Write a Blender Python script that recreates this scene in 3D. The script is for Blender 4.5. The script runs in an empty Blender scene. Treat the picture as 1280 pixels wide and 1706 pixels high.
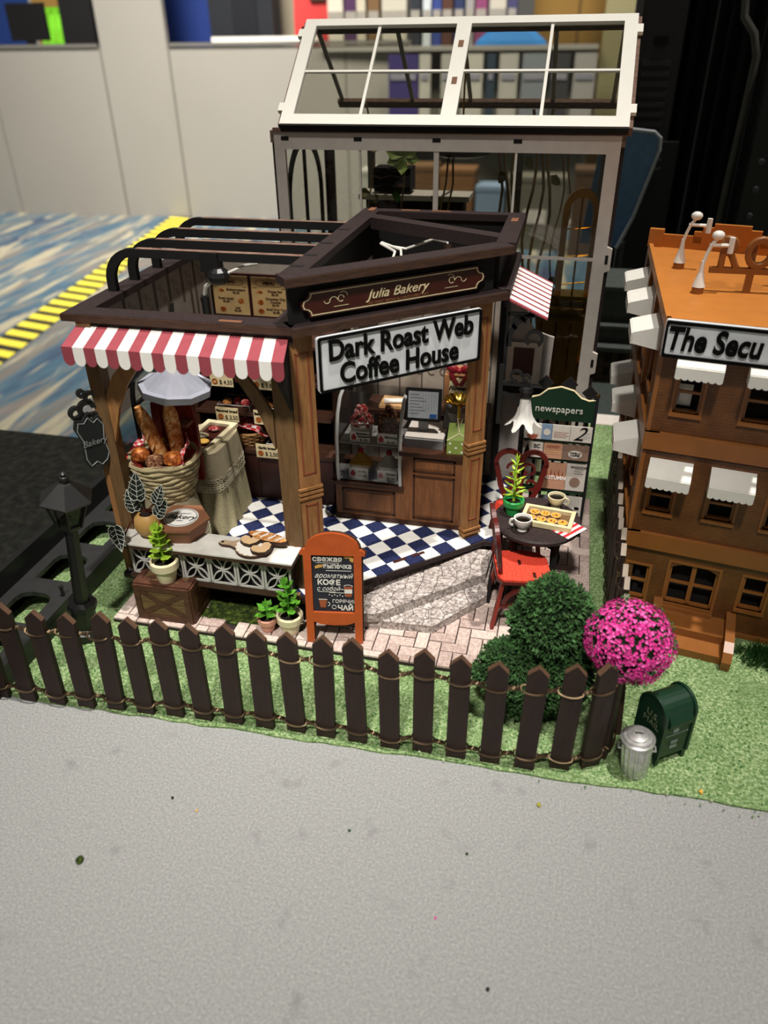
import bpy, math, random
from mathutils import Matrix, Vector
random.seed(7)
SC = bpy.context.scene
COL = SC.collection
PI = math.pi
# ---------------------------------------------------------------- camera (one unit = 3.75 cm of the real tabletop)
cd = bpy.data.cameras.new('camera'); cam = bpy.data.objects.new('camera', cd); COL.objects.link(cam)
cam.matrix_world = Matrix(((0.9746, -0.1083, 0.1960, 0), (0.2238, 0.5143, -0.8279, 0), (-0.0111, 0.8508, 0.5255, 6.0), (0, 0, 0, 1)))
cd.sensor_fit = 'VERTICAL'; cd.sensor_height = 24.0; cd.lens = 24.0*1277/1706
cd.clip_start = .1; cd.clip_end = 600
cd.dof.use_dof = True; cd.dof.focus_distance = 8.9; cd.dof.aperture_fstop = 0.32
SC.camera = cam
# ---------------------------------------------------------------- hall light, spotlights, exposure
w = bpy.data.worlds.new('hall_light'); SC.world = w; w.use_nodes = True
w.node_tree.nodes['Background'].inputs[0].default_value = (1.0, .93, .82, 1)
w.node_tree.nodes['Background'].inputs[1].default_value = 0.12
def lamp(name, kind, loc, aim, energy, col, **k):
    d = bpy.data.lights.new(name, kind); d.energy = energy; d.color = col
    for a, b in k.items(): setattr(d, a, b)
    o = bpy.data.objects.new(name, d); COL.objects.link(o); o.location = loc
    o.rotation_euler = (Vector(aim)-Vector(loc)).to_track_quat('-Z', 'Y').to_euler(); return o
lamp('ceiling_spotlight', 'SUN', (11, 5, 70), (0, 6, 0), 3.3, (1.0, .95, .88), angle=math.radians(1.6))
lamp('booth_spotlight', 'SPOT', (-2, -22, 48), (-2.3, 7.2, 1.6), 135000, (1.0, .95, .88), spot_size=math.radians(11.5), spot_blend=.8, shadow_soft_size=2.4)
lamp('hall_fill_light', 'AREA', (-60, 60, 95), (-55, 120, -10), 70000, (1.0, .95, .88), size=40, spread=math.radians(80))  # unseen fill light, added to brighten the front of the far partition
lamp('hall_fill_light', 'AREA', (10, 85, 70), (-10, 128, 2), 17000, (1.0, .95, .88), size=30, spread=math.radians(80))  # second added fill, unseen, lifts the booths behind the greenhouse
SC.view_settings.view_transform = 'Standard'; SC.view_settings.look = 'None'
SC.view_settings.gamma = 1; SC.view_settings.use_curve_mapping = False; SC.view_settings.exposure = 0.0

# ---------------------------------------------------------------- materials
def lin(c):
    if isinstance(c, str):
        c = [int(c[i:i+2], 16)/255 for i in (0, 2, 4)]
    return tuple(((x/12.92) if x <= .04045 else ((x+.055)/1.055)**2.4) for x in c) + (1,)
class NT:
    def __init__(s, name):
        s.m = bpy.data.materials.new(name); s.m.use_nodes = True; s.t = s.m.node_tree; s.b = s.t.nodes['Principled BSDF']
    def n(s, typ, ins=None, **k):
        x = s.t.nodes.new(typ)
        for a, b in k.items(): setattr(x, a, b)
        for a, b in (ins or {}).items():
            if hasattr(b, 'is_output'): s.t.links.new(b, x.inputs[a])
            else: x.inputs[a].default_value = b
        return x
    def l(s, a, b): s.t.links.new(a, b)
    def co(s, sc=(1, 1, 1), rot=(0, 0, 0)):
        c = s.n('ShaderNodeTexCoord'); m = s.n('ShaderNodeMapping', {'Vector': c.outputs['Object'], 'Scale': sc, 'Rotation': rot}); return m.outputs[0]
    def ramp(s, fac, stops, interp='LINEAR'):
        r = s.n('ShaderNodeValToRGB', {'Fac': fac}); r.color_ramp.interpolation = interp
        e = r.color_ramp.elements
        while len(e) < len(stops): e.new(.5)
        for i, (p, c) in enumerate(stops): e[i].position = p; e[i].color = lin(c)
        return r.outputs[0]
    def mix(s, fac, a, b, mode='MIX'):
        x = s.n('ShaderNodeMix', data_type='RGBA', blend_type=mode)
        for i, v in ((0, fac), (6, a), (7, b)):
            if hasattr(v, 'is_output'): s.l(v, x.inputs[i])
            else: x.inputs[i].default_value = v if i == 0 else lin(v)
        return x.outputs[2]
    def bump(s, h, st=.3, d=.02):
        b = s.n('ShaderNodeBump', {'Height': h, 'Strength': st, 'Distance': d}); s.l(b.outputs[0], s.b.inputs['Normal'])
_M = {}
def mat(name, c, rough=.6, metal=0., spec=.4, var=.12, vs=6., bump=0., bs=40., trans=0., alpha=1., coat=0.):
    if name in _M: return _M[name]
    t = NT(name); b = t.b
    b.inputs['Roughness'].default_value = rough; b.inputs['Metallic'].default_value = metal
    b.inputs['Specular IOR Level'].default_value = spec; b.inputs['Transmission Weight'].default_value = trans
    b.inputs['Coat Weight'].default_value = coat
    no = t.n('ShaderNodeTexNoise', {'Vector': t.co(), 'Scale': vs, 'Detail': 4.})
    l = lin(c); dk = tuple(x*(1-var) for x in l[:3]); lt = tuple(min(1, x*(1+var)) for x in l[:3])
    r = t.n('ShaderNodeValToRGB', {'Fac': no.outputs[0]}); e = r.color_ramp.elements
    e[0].position = .3; e[0].color = dk+(1,); e[1].position = .7; e[1].color = lt+(1,)
    t.l(r.outputs[0], b.inputs['Base Color'])
    if bump:
        n2 = t.n('ShaderNodeTexNoise', {'Vector': t.co(), 'Scale': bs, 'Detail': 3.}); t.bump(n2.outputs[0], bump)
    _M[name] = t.m; return t.m
def wood(name, a, b_, sc=(2, 2, 14), rough=.6, bump=.15, rot=(0, 0, 0)):
    t = NT(name); n1 = t.n('ShaderNodeTexNoise', {'Vector': t.co(sc, rot), 'Scale': 3., 'Detail': 6., 'Roughness': .6})
    t.l(t.ramp(n1.outputs[0], [(.3, a), (.7, b_)]), t.b.inputs['Base Color']); t.b.inputs['Roughness'].default_value = rough
    t.b.inputs['Specular IOR Level'].default_value = .3; t.bump(n1.outputs[0], bump); return t.m
def specks(name, a, b_, c_, scale=60., rough=.95, bump=.6, th=(.35, .5, .65), d=.02, patch=None):
    t = NT(name); n1 = t.n('ShaderNodeTexNoise', {'Vector': t.co(), 'Scale': scale, 'Detail': 3., 'Roughness': .7})
    c = t.ramp(n1.outputs[0], [(th[0], a), (th[1], b_), (th[2], c_)])
    if patch:
        n3 = t.n('ShaderNodeTexNoise', {'Vector': t.co(), 'Scale': patch[0], 'Detail': 4.})
        c = t.mix(t.ramp(n3.outputs[0], [(patch[2], '000000'), (patch[3], 'ffffff')]), c, patch[1])
    t.l(c, t.b.inputs['Base Color']); t.b.inputs['Roughness'].default_value = rough; t.b.inputs['Specular IOR Level'].default_value = .2
    t.bump(n1.outputs[0], bump, d); return t.m
grey_paint = specks('speckled_grey_board', '7c7d7d', '8f908f', 'aaaaa7', 48., .75, .3, (.3, .5, .74), .006, patch=(3.2, '7c7c7c', .62, .78))
turf = specks('flocked_turf', '4c683b', '7b9562', 'b9c79c', 34., .98, .9, (.34, .52, .7), .02, patch=(1.6, '5d7648', .5, .8))
velvet = specks('black_table_cloth', '11120f', '1b1c18', '262720', 5., .95, .1)
asphalt = specks('dark_asphalt', '2b302e', '343a38', '40463f', 20., .9, .2)
M_drk = specks('dark_stained_board', '241c18', '33292a', '3d3230', 50., .55, .12, (.3, .55, .8), .006)
M_edge = wood('burnt_board_edge', '2f201a', '4b3426', rough=.6)
M_pick = wood('picket_brown', '261b17', '33251f', (8, 8, 1.2), .6, .3)
M_picklit = wood('picket_lit_tip', '4a3629', '604735', (3, 3, 3))  # front picket tips: light falling on them painted as a lighter brown
M_pale = wood('pale_lit_tip', '84776a', 'a39686', (3, 3, 3))  # side fence tips: brightness of the lit points put into the colour
M_wood = wood('printed_oak', '835a34', 'a47649', (9, 9, 1.3), .55, .2)
M_woodd = wood('oak_in_brown', '5f472d', '775b3b', (9, 9, 1.3), .6, .2)
M_inlay = mat('red_inlay', '84452c', .6)
M_counter = wood('walnut_counter', '5e3a20', '7e5030', (8, 8, 1.3), .5, .2)
M_counterd = wood('walnut_dark', '2f1a0f', '432616', (8, 8, 1.3), .5, .2)
M_maroon = mat('maroon_board', '3c1a14', .5, vs=3.)
M_shelf = wood('shelf_brown', '33201a', '4a2f22', (1.5, 8, 8), .5, .15)
M_black = mat('black_plastic', '141414', .38, spec=.5)
M_blackm = mat('black_matt', '0c0b0b', .8)
M_tileW = mat('white_tile', 'e4e2dc', .3, spec=.5, var=.06)
M_tileB = specks('navy_tile', '141a33', '232a4c', '42496c', 60., .35, .1, (.35, .52, .75), .004)
M_white = mat('white_plastic', 'e6e4dc', .35, spec=.5, var=.03)
M_cream = mat('cream_ceramic', 'd9cdaa', .3, var=.06, coat=.3)
M_frame = mat('white_painted_board', 'efece2', .6, var=.02)
M_framesh = mat('grey_white_board', 'cfc6bd', .65, var=.05)
M_rawedge = wood('laser_cut_edge', '5f463c', '8a6f60', (3, 3, 20), .8, .4)
M_red = mat('awning_red', '93414a', .7, var=.08)
M_wht = mat('awning_white', 'eceae4', .7, var=.03)
M_orange = mat('orange_paint', 'a54a1d', .55, var=.1, bump=.1)
M_chairred = specks('red_seat', 'c22f20', 'd8402e', 'e8644e', 70., .6, .15)
M_chairfr = mat('oxblood_frame', '571a16', .35, spec=.5)
M_chalk = mat('chalkboard', '20202a', .7)
M_chalkw = mat('chalk_white', 'cfccc4', .9)
M_pap = mat('warm_paper', 'd9c9a0', .8, var=.05)
M_ink = mat('black_ink', '080808', .85, spec=.1)
M_brnink = mat('brown_ink', '3c2214', .7)
M_signw = mat('sign_white', 'd3d7da', .45, var=.03)
M_choc = mat('plaque_brown', '3f150b', .45)
M_gold = mat('brass', 'b8862b', .25, metal=1., var=.1)
M_goldy = mat('shiny_gold', 'e0b64a', .2, metal=1.)
M_wire = mat('twisted_wire', '6b5a45', .45, metal=.9, var=.2)
M_silver = mat('silver_can', 'c9c9c6', .32, metal=.75, var=.2, vs=20.)
M_green = mat('post_green', '10301f', .35, spec=.5, var=.1)
M_leaf = mat('leaf_green', '5a9a2e', .4, var=.25, coat=.2)
M_leafy = mat('leaf_lime', '93b638', .4, var=.2)
M_leafd = mat('leaf_dark', '1c4417', .5, var=.25)
M_pink = mat('blossom_pink', 'e0359a', .6, var=.2, vs=30.)
M_bush = mat('bush_green', '33552b', .8, var=.4, vs=12.)
M_trunk = mat('trunk_brown', '3c2a1c', .9)
M_pinkpot = mat('pink_pot', 'c98f7c', .5)
M_grnpot = mat('green_pot', '2f9d4c', .4)
M_soil = mat('soil', '1c130d', 1.)
M_burlap = specks('pale_cloth', '8a8062', 'a39a79', 'b7af90', 70., .95, .5, (.3, .5, .7), .01)
M_lace = mat('lace_white', 'c9c0a6', .9)
M_rope = mat('rush_coil', 'ab9d77', .8, var=.2, bump=.5, bs=60)
M_wick = specks('wicker', '5a3a20', '8f6841', 'b08a5c', 40., .8, .8)
M_crust = specks('bread_crust', '8a4a1e', 'c27c3e', 'e0b47c', 16., .6, .3, (.3, .48, .62))
M_bun = specks('bun_glaze', '4a210e', '8f4a1e', 'c9803f', 18., .4, .3, (.3, .5, .65))
M_bread = mat('bread_crumb', 'd3a673', .8, bump=.3)
M_choccake = specks('choc_cake', '3a1c10', '70442c', 'b48f6a', 30., .8, .5)
M_berry = specks('berry_cake', '7a1218', 'b23a3a', 'dbbdb0', 18., .5, .5)
M_yel = mat('yellow_cream', 'd9a845', .6)
M_kraft = mat('kraft_card', '7c5238', .7, bump=.05)
M_polka = mat('sage_card', '7f9243', .6)
M_bow = mat('crimson_ribbon', '7e1822', .4)
M_grey = mat('grey_plastic', '8b8b8c', .45)
M_screen = mat('screen_paper', 'b7bdc4', .3)
M_blue = mat('screen_blue', '2c5fa8', .4)
M_wall = mat('warm_wallpaper', '8f867c', .8, var=.05)
M_wstripe = mat('wallpaper_stripe', '574e47', .8)
M_orn = mat('wallpaper_ornament', '7e7468', .8)
M_cwall = mat('cream_wall', 'a89d90', .8)
M_sgrey = mat('grey_card_wall', 'a19b96', .75)
M_brickor = None
M_olive = mat('olive_brown', '3c3020', .8)
M_roofg = mat('slate_roof', '3c413d', .8)
M_lampsh = mat('lampshade_blue_white', 'b9bccb', .6)
M_moss = specks('moss', '1a2410', '34421a', '5a6a2a', 14., 1., 1.)
M_straw = mat('straw_tuft', '9c9433', .8)
M_napw = mat('napkin_white', 'ddd6cf', .8)
M_napr = mat('napkin_red', 'b8242c', .8)
M_coffee = mat('coffee', '140b06', .15)
M_paper = mat('newsprint', 'b9b3aa', .8, var=.1)
M_paperd = mat('newsprint_brown', '7a6253', .8, var=.3)
M_autumn = mat('cover_peach', 'b08468', .7)
M_veg = mat('dark_leaf_plate', '0d1510', .6)
M_line = mat('leaf_vein_white', 'c9cfc2', .7)
M_tan = mat('tan_pot', 'b78f52', .5)
M_cable = mat('white_cable', 'd8d4cb', .5)
M_slate = mat('chalk_slate', '1d2121', .7)
def glassm(name, tint='ffffff', rough=.0, mixf=.12):
    t = NT(name); o = t.t.nodes['Material Output']
    tr = t.n('ShaderNodeBsdfTransparent', {'Color': lin(tint)}); gl = t.n('ShaderNodeBsdfGlossy', {'Roughness': rough})
    fr0 = t.n('ShaderNodeLayerWeight', {'Blend': .25}); fr = t.n('ShaderNodeMath', {0: fr0.outputs['Facing'], 1: 3.}, operation='POWER'); n1 = t.n('ShaderNodeTexNoise', {'Vector': t.co(), 'Scale': 2.5}); t.l(t.n('ShaderNodeBump', {'Height': n1.outputs[0], 'Strength': .15, 'Distance': .05}).outputs[0], gl.inputs['Normal'])
    ma = t.n('ShaderNodeMath', {0: fr.outputs[0], 1: mixf}, operation='ADD')
    mx = t.n('ShaderNodeMixShader', {0: ma.outputs[0], 1: tr.outputs[0], 2: gl.outputs[0]}); t.l(mx.outputs[0], o.inputs[0]); return t.m
M_glass = glassm('acrylic_sheet', 'dcdcd6', .03, .03)
M_case = glassm('clear_case', 'e6e6e4', .08, .07)
M_bulb = mat('frosted_glass', 'd2d0ca', .35, var=.05)
def brick_plastic():
    t = NT('orange_brown_brick_plastic')
    tc = t.n('ShaderNodeTexCoord'); sx = t.n('ShaderNodeSeparateXYZ', {0: tc.outputs['Object']})
    ad = t.n('ShaderNodeMath', {0: sx.outputs[0], 1: sx.outputs[1]}, operation='ADD')
    cm = t.n('ShaderNodeCombineXYZ', {0: ad.outputs[0], 1: sx.outputs[2]})
    br = t.n('ShaderNodeTexBrick', {'Vector': cm.outputs[0], 'Scale': 1., 'Mortar Size': .006, 'Mortar Smooth': .3, 'Brick Width': .1, 'Row Height': .035})
    n1 = t.n('ShaderNodeTexNoise', {'Vector': t.co(), 'Scale': 5.})
    t.l(t.ramp(n1.outputs[0], [(.3, '5c3616'), (.7, '70451f')]), t.b.inputs['Base Color'])
    t.b.inputs['Roughness'].default_value = .42
    inv = t.n('ShaderNodeMath', {0: 1., 1: br.outputs['Fac']}, operation='SUBTRACT'); t.bump(inv.outputs[0], .8, .012); return t.m
M_brick = brick_plastic()
M_orpl = mat('orange_brown_plastic', '8a5526', .38, var=.08, spec=.5)
M_orroof = mat('orange_roof_plastic', 'b9732f', .5, var=.06)
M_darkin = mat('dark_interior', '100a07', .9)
def stonem():
    t = NT('printed_stone'); n1 = t.n('ShaderNodeTexNoise', {'Vector': t.co(), 'Scale': 26., 'Detail': 6., 'Roughness': .75})
    t.l(t.ramp(n1.outputs[0], [(.32, '4b4240'), (.48, '958a85'), (.63, 'd2cac4')]), t.b.inputs['Base Color']); t.b.inputs['Roughness'].default_value = .7
    t.bump(n1.outputs[0], .4, .01); return t.m
M_stone = stonem()
M_joint = mat('dark_joint', '4a3f3b', .9)
def paverm(nm, a, b_, c_):
    return specks(nm, a, b_, c_, 34., .85, .3, (.3, .5, .7), .006)
M_pav = [paverm('paver_rose', '9a8580', 'b8a49b', 'cdbcb3'), paverm('paver_pale', 'a8968d', 'c4b3a9', 'd6c8be'), paverm('paver_brown', '8d7772', 'ab968e', 'c3b1a8')]
def carpetm():
    t = NT('patterned_carpet')
    def streak(ang, sx, sy, sc, dist, det=5.):
        m1 = t.co((1, 1, 1), (0, 0, math.radians(-ang)))
        m2 = t.n('ShaderNodeMapping', {'Vector': m1, 'Scale': (sx, sy, 1)})
        return t.n('ShaderNodeTexNoise', {'Vector': m2.outputs[0], 'Scale': sc, 'Detail': det, 'Distortion': dist, 'Roughness': .6}).outputs[0]
    c = t.ramp(streak(CA, .04, .22, 1.1, .5), [(.34, '1f2c48'), (.42, '254155'), (.49, '325060'), (.55, '51585a'), (.62, '5d5750')])
    c = t.mix(t.ramp(streak(CA+9, .035, .38, 1.5, .6, 3.), [(.54, '000000'), (.58, 'ffffff')]), c, '8a846f')
    c = t.mix(t.ramp(streak(CA-6, .04, .5, 1.6, .3, 4.), [(.56, '000000'), (.68, 'cccccc')]), c, '7d6a5c')
    c = t.mix(t.ramp(streak(CA+3, .05, .5, 1.1, .2, 4.), [(.62, '000000'), (.7, 'bbbbbb')]), c, '222f50')
    c = t.mix(t.ramp(streak(CA, .1, 1.2, 2., .2, 6.), [(.45, '000000'), (.8, '999999')]), c, '74756e')
    t.l(c, t.b.inputs['Base Color']); t.b.inputs['Roughness'].default_value = .95; return t.m
CA = 86
M_carpet = carpetm()
M_panel = mat('grey_laminate_panel', '9c9890', .6, var=.03, vs=.05)
M_paneledge = mat('panel_seam', '6f6c66', .6)

# ---------------------------------------------------------------- mesh builder
V3 = Matrix.Rotation(PI/2, 4, 'X')       # drawings in XY stand up in XZ, z0..z1 run towards -y
def TR(x, y, z): return Matrix.Translation((x, y, z))
def RZ(a): return Matrix.Rotation(a, 4, 'Z')
def RX(a): return Matrix.Rotation(a, 4, 'X')
def RY(a): return Matrix.Rotation(a, 4, 'Y')
class MB:
    def __init__(s): s.v = []; s.f = []; s.mi = []; s.cur = 0; s.X = Matrix.Identity(4)
    def add(s, vs, fs):
        n = len(s.v); X = s.X
        s.v += [tuple(X @ Vector(p)) for p in vs]; s.f += [tuple(i+n for i in f) for f in fs]; s.mi += [s.cur]*len(fs); return s
    def box(s, x0, x1, y0, y1, z0, z1):
        return s.add([(x0, y0, z0), (x1, y0, z0), (x1, y1, z0), (x0, y1, z0), (x0, y0, z1), (x1, y0, z1), (x1, y1, z1), (x0, y1, z1)],
                     [(0, 3, 2, 1), (4, 5, 6, 7), (0, 1, 5, 4), (1, 2, 6, 5), (2, 3, 7, 6), (3, 0, 4, 7)])
    def prism(s, p, z0, z1):
        a = sum(p[i-1][0]*p[i][1]-p[i][0]*p[i-1][1] for i in range(len(p)))
        if a < 0: p = p[::-1]
        n = len(p)
        return s.add([(x, y, z0) for x, y in p]+[(x, y, z1) for x, y in p], [tuple(range(n))[::-1], tuple(range(n, 2*n))]+[(i, (i+1) % n, (i+1) % n+n, i+n) for i in range(n)])
    def arc(s, c, r0, r1, a0, a1, n, z0, z1, sy=1.):
        vs = []; fs = []; full = abs(a1-a0) >= 2*PI-1e-4
        for i in range(n+1):
            a = a0+(a1-a0)*i/n; ca, sa = math.cos(a), math.sin(a)*sy
            vs += [(c[0]+r0*ca, c[1]+r0*sa, z0), (c[0]+r1*ca, c[1]+r1*sa, z0), (c[0]+r1*ca, c[1]+r1*sa, z1), (c[0]+r0*ca, c[1]+r0*sa, z1)]
        for i in range(n):
            k = 4*i
            for j in range(4): fs.append((k+j, k+(j+1) % 4, k+4+(j+1) % 4, k+4+j))
        if not full: fs += [(0, 3, 2, 1), (4*n, 4*n+1, 4*n+2, 4*n+3)]
        return s.add(vs, fs)
    def tube(s, pts, r, n=6, caps=True):
        pts = [Vector(p) for p in pts]; m = len(pts); rr = r if isinstance(r, (list, tuple)) else [r]*m
        vs = []; fs = []; up = None
        for i, p in enumerate(pts):
            t = (pts[min(i+1, m-1)]-pts[max(i-1, 0)]); t = t.normalized() if t.length > 1e-9 else Vector((0, 0, 1))
            if up is None: up = Vector((0, 0, 1)) if abs(t.z) < .9 else Vector((1, 0, 0))
            u = t.cross(up); u = u.normalized() if u.length > 1e-6 else t.orthogonal().normalized(); up = u.cross(t).normalized()
            for k in range(n):
                a = 2*PI*k/n; vs.append(tuple(p+(u*math.cos(a)+up*math.sin(a))*rr[i]))
        for i in range(m-1):
            for k in range(n): fs.append((i*n+k, i*n+(k+1) % n, (i+1)*n+(k+1) % n, (i+1)*n+k))
        if caps: fs += [tuple(range(n)), tuple(range((m-1)*n, m*n))[::-1]]
        return s.add(vs, fs)
    def lathe(s, prof, n=20, c=(0, 0, 0), caps=True):
        vs = []; fs = []; m = len(prof)
        for r, z in prof:
            for k in range(n): a = 2*PI*k/n; vs.append((c[0]+r*math.cos(a), c[1]+r*math.sin(a), c[2]+z))
        for i in range(m-1):
            for k in range(n): fs.append((i*n+k, i*n+(k+1) % n, (i+1)*n+(k+1) % n, (i+1)*n+k))
        if caps: fs += [tuple(range(n))[::-1], tuple(range((m-1)*n, m*n))]
        return s.add(vs, fs)
    def ball(s, c, r, sc=(1, 1, 1), n=10, m=6, jit=0.):
        vs = [(c[0], c[1], c[2]-r*sc[2])]; fs = []
        for i in range(1, m):
            b = -PI/2+PI*i/m
            for k in range(n):
                a = 2*PI*k/n; q = r*(1+random.uniform(-jit, jit)); vs.append((c[0]+q*sc[0]*math.cos(b)*math.cos(a), c[1]+q*sc[1]*math.cos(b)*math.sin(a), c[2]+q*sc[2]*math.sin(b)))
        vs.append((c[0], c[1], c[2]+r*sc[2])); L = len(vs)-1
        for k in range(n): fs += [(0, 1+(k+1) % n, 1+k), (L, L-n+k, L-n+(k+1) % n)]
        for i in range(m-2):
            for k in range(n): fs.append((1+i*n+k, 1+i*n+(k+1) % n, 1+(i+1)*n+(k+1) % n, 1+(i+1)*n+k))
        return s.add(vs, fs)
    def mesh(s, name, mats, smooth=False):
        me = bpy.data.meshes.new(name); me.from_pydata(s.v, [], s.f)
        for m in (mats if isinstance(mats, (list, tuple)) else [mats]): me.materials.append(m)
        if len(set(s.mi)) > 1 or s.cur: me.polygons.foreach_set('material_index', s.mi)
        if smooth:
            me.shade_smooth() if hasattr(me, 'shade_smooth') else None
            try: me.set_sharp_from_angle(angle=math.radians(40))
            except Exception: pass
        me.update(); return me
def wm(o):
    m = Matrix.LocRotScale(o.location, o.rotation_euler, o.scale)
    return wm(o.parent) @ m if o.parent else m
def T(name, label, cat, loc=(0, 0, 0), rz=0., group=None, rx=0., ry=0.):
    o = bpy.data.objects.new(name, None); COL.objects.link(o); o.location = loc; o.rotation_euler = (rx, ry, rz); o.empty_display_size = .1
    o['label'] = label; o['category'] = cat
    if group: o['group'] = group
    return o
def P(name, mb, mats, parent=None, label=None, world=False, smooth=False, kind=None, loc=None, rz=None):
    me = mb if isinstance(mb, bpy.types.Mesh) else None
    if me is None:
        if world and parent:
            X = wm(parent).inverted(); mb.v = [tuple(X @ Vector(p)) for p in mb.v]
        me = mb.mesh(name, mats, smooth)
    o = bpy.data.objects.new(name, me); COL.objects.link(o); o.parent = parent
    if loc: o.location = loc
    if rz is not None: o.rotation_euler = (0, 0, rz)
    if label: o['label'] = label
    if kind: o['kind'] = kind
    return o
def tag(o, label, cat, group=None, kind=None):
    o['label'] = label
    if cat: o['category'] = cat
    if group: o['group'] = group
    if kind: o['kind'] = kind
    return o
def dup(root, loc=None, rz=None, label=None):
    def cp(o, par):
        c = o.copy(); COL.objects.link(c); c.parent = par
        for ch in kids.get(o, []): cp(ch, c)
        return c
    kids = {}
    for o in COL.objects:
        if o.parent: kids.setdefault(o.parent, []).append(o)
    r = cp(root, None)
    if loc: r.location = loc
    if rz is not None: r.rotation_euler[2] = rz
    if label: r['label'] = label
    return r
def struct(name, mb, mats, label=None, smooth=False):
    o = P(name, mb, mats, None, label, smooth=smooth); o['kind'] = 'structure'; return o
TEXTS = []
def text(s, size, m, parent, X, name='lettering', depth=.006, align='CENTER', sx=1., shear=0., bold=0., label=None, bevel=0.):
    c = bpy.data.curves.new('t', 'FONT'); c.body = s; c.size = size; c.align_x = align; c.align_y = 'CENTER'
    c.extrude = depth/2; c.shear = shear; c.offset = bold; c.bevel_depth = bevel; c.bevel_resolution = 1 if bevel else 0; c.resolution_u = 4; c.space_line = .95
    o = bpy.data.objects.new('t', c); COL.objects.link(o); TEXTS.append((o, name, m, parent, X @ Matrix.Diagonal((sx, 1, 1, 1)), label))
def flush_texts():
    dg = bpy.context.evaluated_depsgraph_get()
    for o, name, m, parent, X, label in TEXTS:
        me = bpy.data.meshes.new_from_object(o.evaluated_get(dg)); me.transform(X); me.materials.clear(); me.materials.append(m)
        for p in me.polygons: p.material_index = 0
        P(name, me, m, parent, label)
    for o, *_ in TEXTS:
        c = o.data; bpy.data.objects.remove(o); bpy.data.curves.remove(c)
UP = V3          # text standing in the XZ plane, read from -y

# ================================================================ THE HALL (far, blurred)
FZ = -20.
mb = MB(); mb.box(-170, 90, -30, 230, FZ-.5, FZ); struct('floor', mb, M_carpet)
t = T('floor_tape', 'yellow and black striped safety tape running across the blue carpet', 'tape', (-59, 96, FZ))
a = Vector((-53., 58., 0)); b = Vector((-66., 129., 0)); d = (b-a).normalized(); nn = Vector((d.y, -d.x, 0))
mb = MB(); pl = [a-nn*1.9, a+nn*1.9, b+nn*1.9, b-nn*1.9]; mb.prism([(p.x, p.y) for p in pl], FZ, FZ+.05); P('tape_base', mb, mat('tape_black', '1c1a12', .6), t, world=True)
L = (b-a).length; k = 0.; mb = MB()
while k < L-2.2:
    p = a+d*k; q = [p-nn*1.9+d*1.6, p+nn*1.9, p+nn*1.9+d*1.5, p-nn*1.9+d*3.1]; mb.prism([(v.x, v.y) for v in q], FZ+.05, FZ+.08); k += 2.75
P('yellow_stripe', mb, mat('tape_yellow', 'cdc03a', .6), t, world=True, kind='stuff')
# grey partition panels of the booths
def wy(x): return 128.9+(x+64)*.045
t = struct('wall_back', MB().box(-170, -52, 131.2, 131.5, FZ, FZ+.2), M_panel)
for (x0, x1, zt) in ((-130, -96.2, 5.3), (-96, -75.9, 5.3), (-75.6, -64.4, 30), (-64.1, -36, 5.2), (-35.8, -26, 5.2)):
    mb = MB(); mb.add([(x0, wy(x0), FZ), (x1, wy(x1), FZ), (x1, wy(x1)+1, FZ), (x0, wy(x0)+1, FZ), (x0, wy(x0), zt), (x1, wy(x1), zt), (x1, wy(x1)+1, zt), (x0, wy(x0)+1, zt)],
        [(0, 3, 2, 1), (4, 5, 6, 7), (0, 1, 5, 4), (1, 2, 6, 5), (2, 3, 7, 6), (3, 0, 4, 7)]); P('panel', mb, M_panel, t)
for x in (-96.1, -75.75, -64.25, -35.9):
    mb = MB(); mb.box(x-.35, x+.35, wy(x)+.15, wy(x)+.9, FZ, 5.2); P('seam_strip', mb, M_paneledge, t)
for x0, x1 in ((-130, -76), (-64, -26)):
    mb = MB(); mb.add([(x0, wy(x0)-.3, 5.3), (x1, wy(x1)-.3, 5.3), (x1, wy(x1)+1.3, 5.3), (x0, wy(x0)+1.3, 5.3), (x0, wy(x0)-.3, 5.8), (x1, wy(x1)-.3, 5.8), (x1, wy(x1)+1.3, 5.8), (x0, wy(x0)+1.3, 5.8)],
        [(0, 3, 2, 1), (4, 5, 6, 7), (0, 1, 5, 4), (1, 2, 6, 5), (2, 3, 7, 6), (3, 0, 4, 7)]); P('rail', mb, M_paneledge, t)
def far(name, label, cat, boxes, group=None):
    x0 = boxes[0][0]; t = T(name, label, cat, ((boxes[0][0]+boxes[0][1])/2, boxes[0][2], boxes[0][4]), group=group)
    for nm, m, *B in [(b[6], b[7], *b[:6]) for b in boxes]:
        mb = MB(); mb.box(*B); P(nm, mb, m, t, world=True)
    return t
mm = lambda n, c, r=.6: mat(n, c, r)
far('display_screen', 'deep blue display screen behind the grey partition, far corner', 'screen', [(-112, -95.2, 141, 141.5, -20, 24, 'screen_panel', mm('royal_blue', '1d3a7a')), (-112.6, -111.9, 140.8, 141.7, -20, 24, 'screen_frame', M_panel), (-95.2, -94, 140.8, 141.7, -20, 24, 'screen_frame', M_panel)])
far('computer_monitor', 'black monitor standing in front of the blue screen', 'monitor', [(-91, -84.2, 128.1, 128.6, 6.3, 11.4, 'monitor_case', M_black), (-88.5, -87, 128.2, 128.6, 5.8, 6.4, 'monitor_stand', M_black)])
far('wooden_cabinet', 'tan wooden cabinet behind the lime green fringe', 'cabinet', [(-94, -82, 140, 142, -20, 24, 'cabinet_body', mm('tan_wood', '9c7a3e')), (-88.9, -88.5, 139.8, 140, -20, 24, 'door_gap', mm('tan_gap', '6b5128'))])
t = T('grass_skirt', 'lime green fringed skirt hanging beside the black chair', 'skirt', (-86, 135, 3)); mb = MB()
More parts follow.
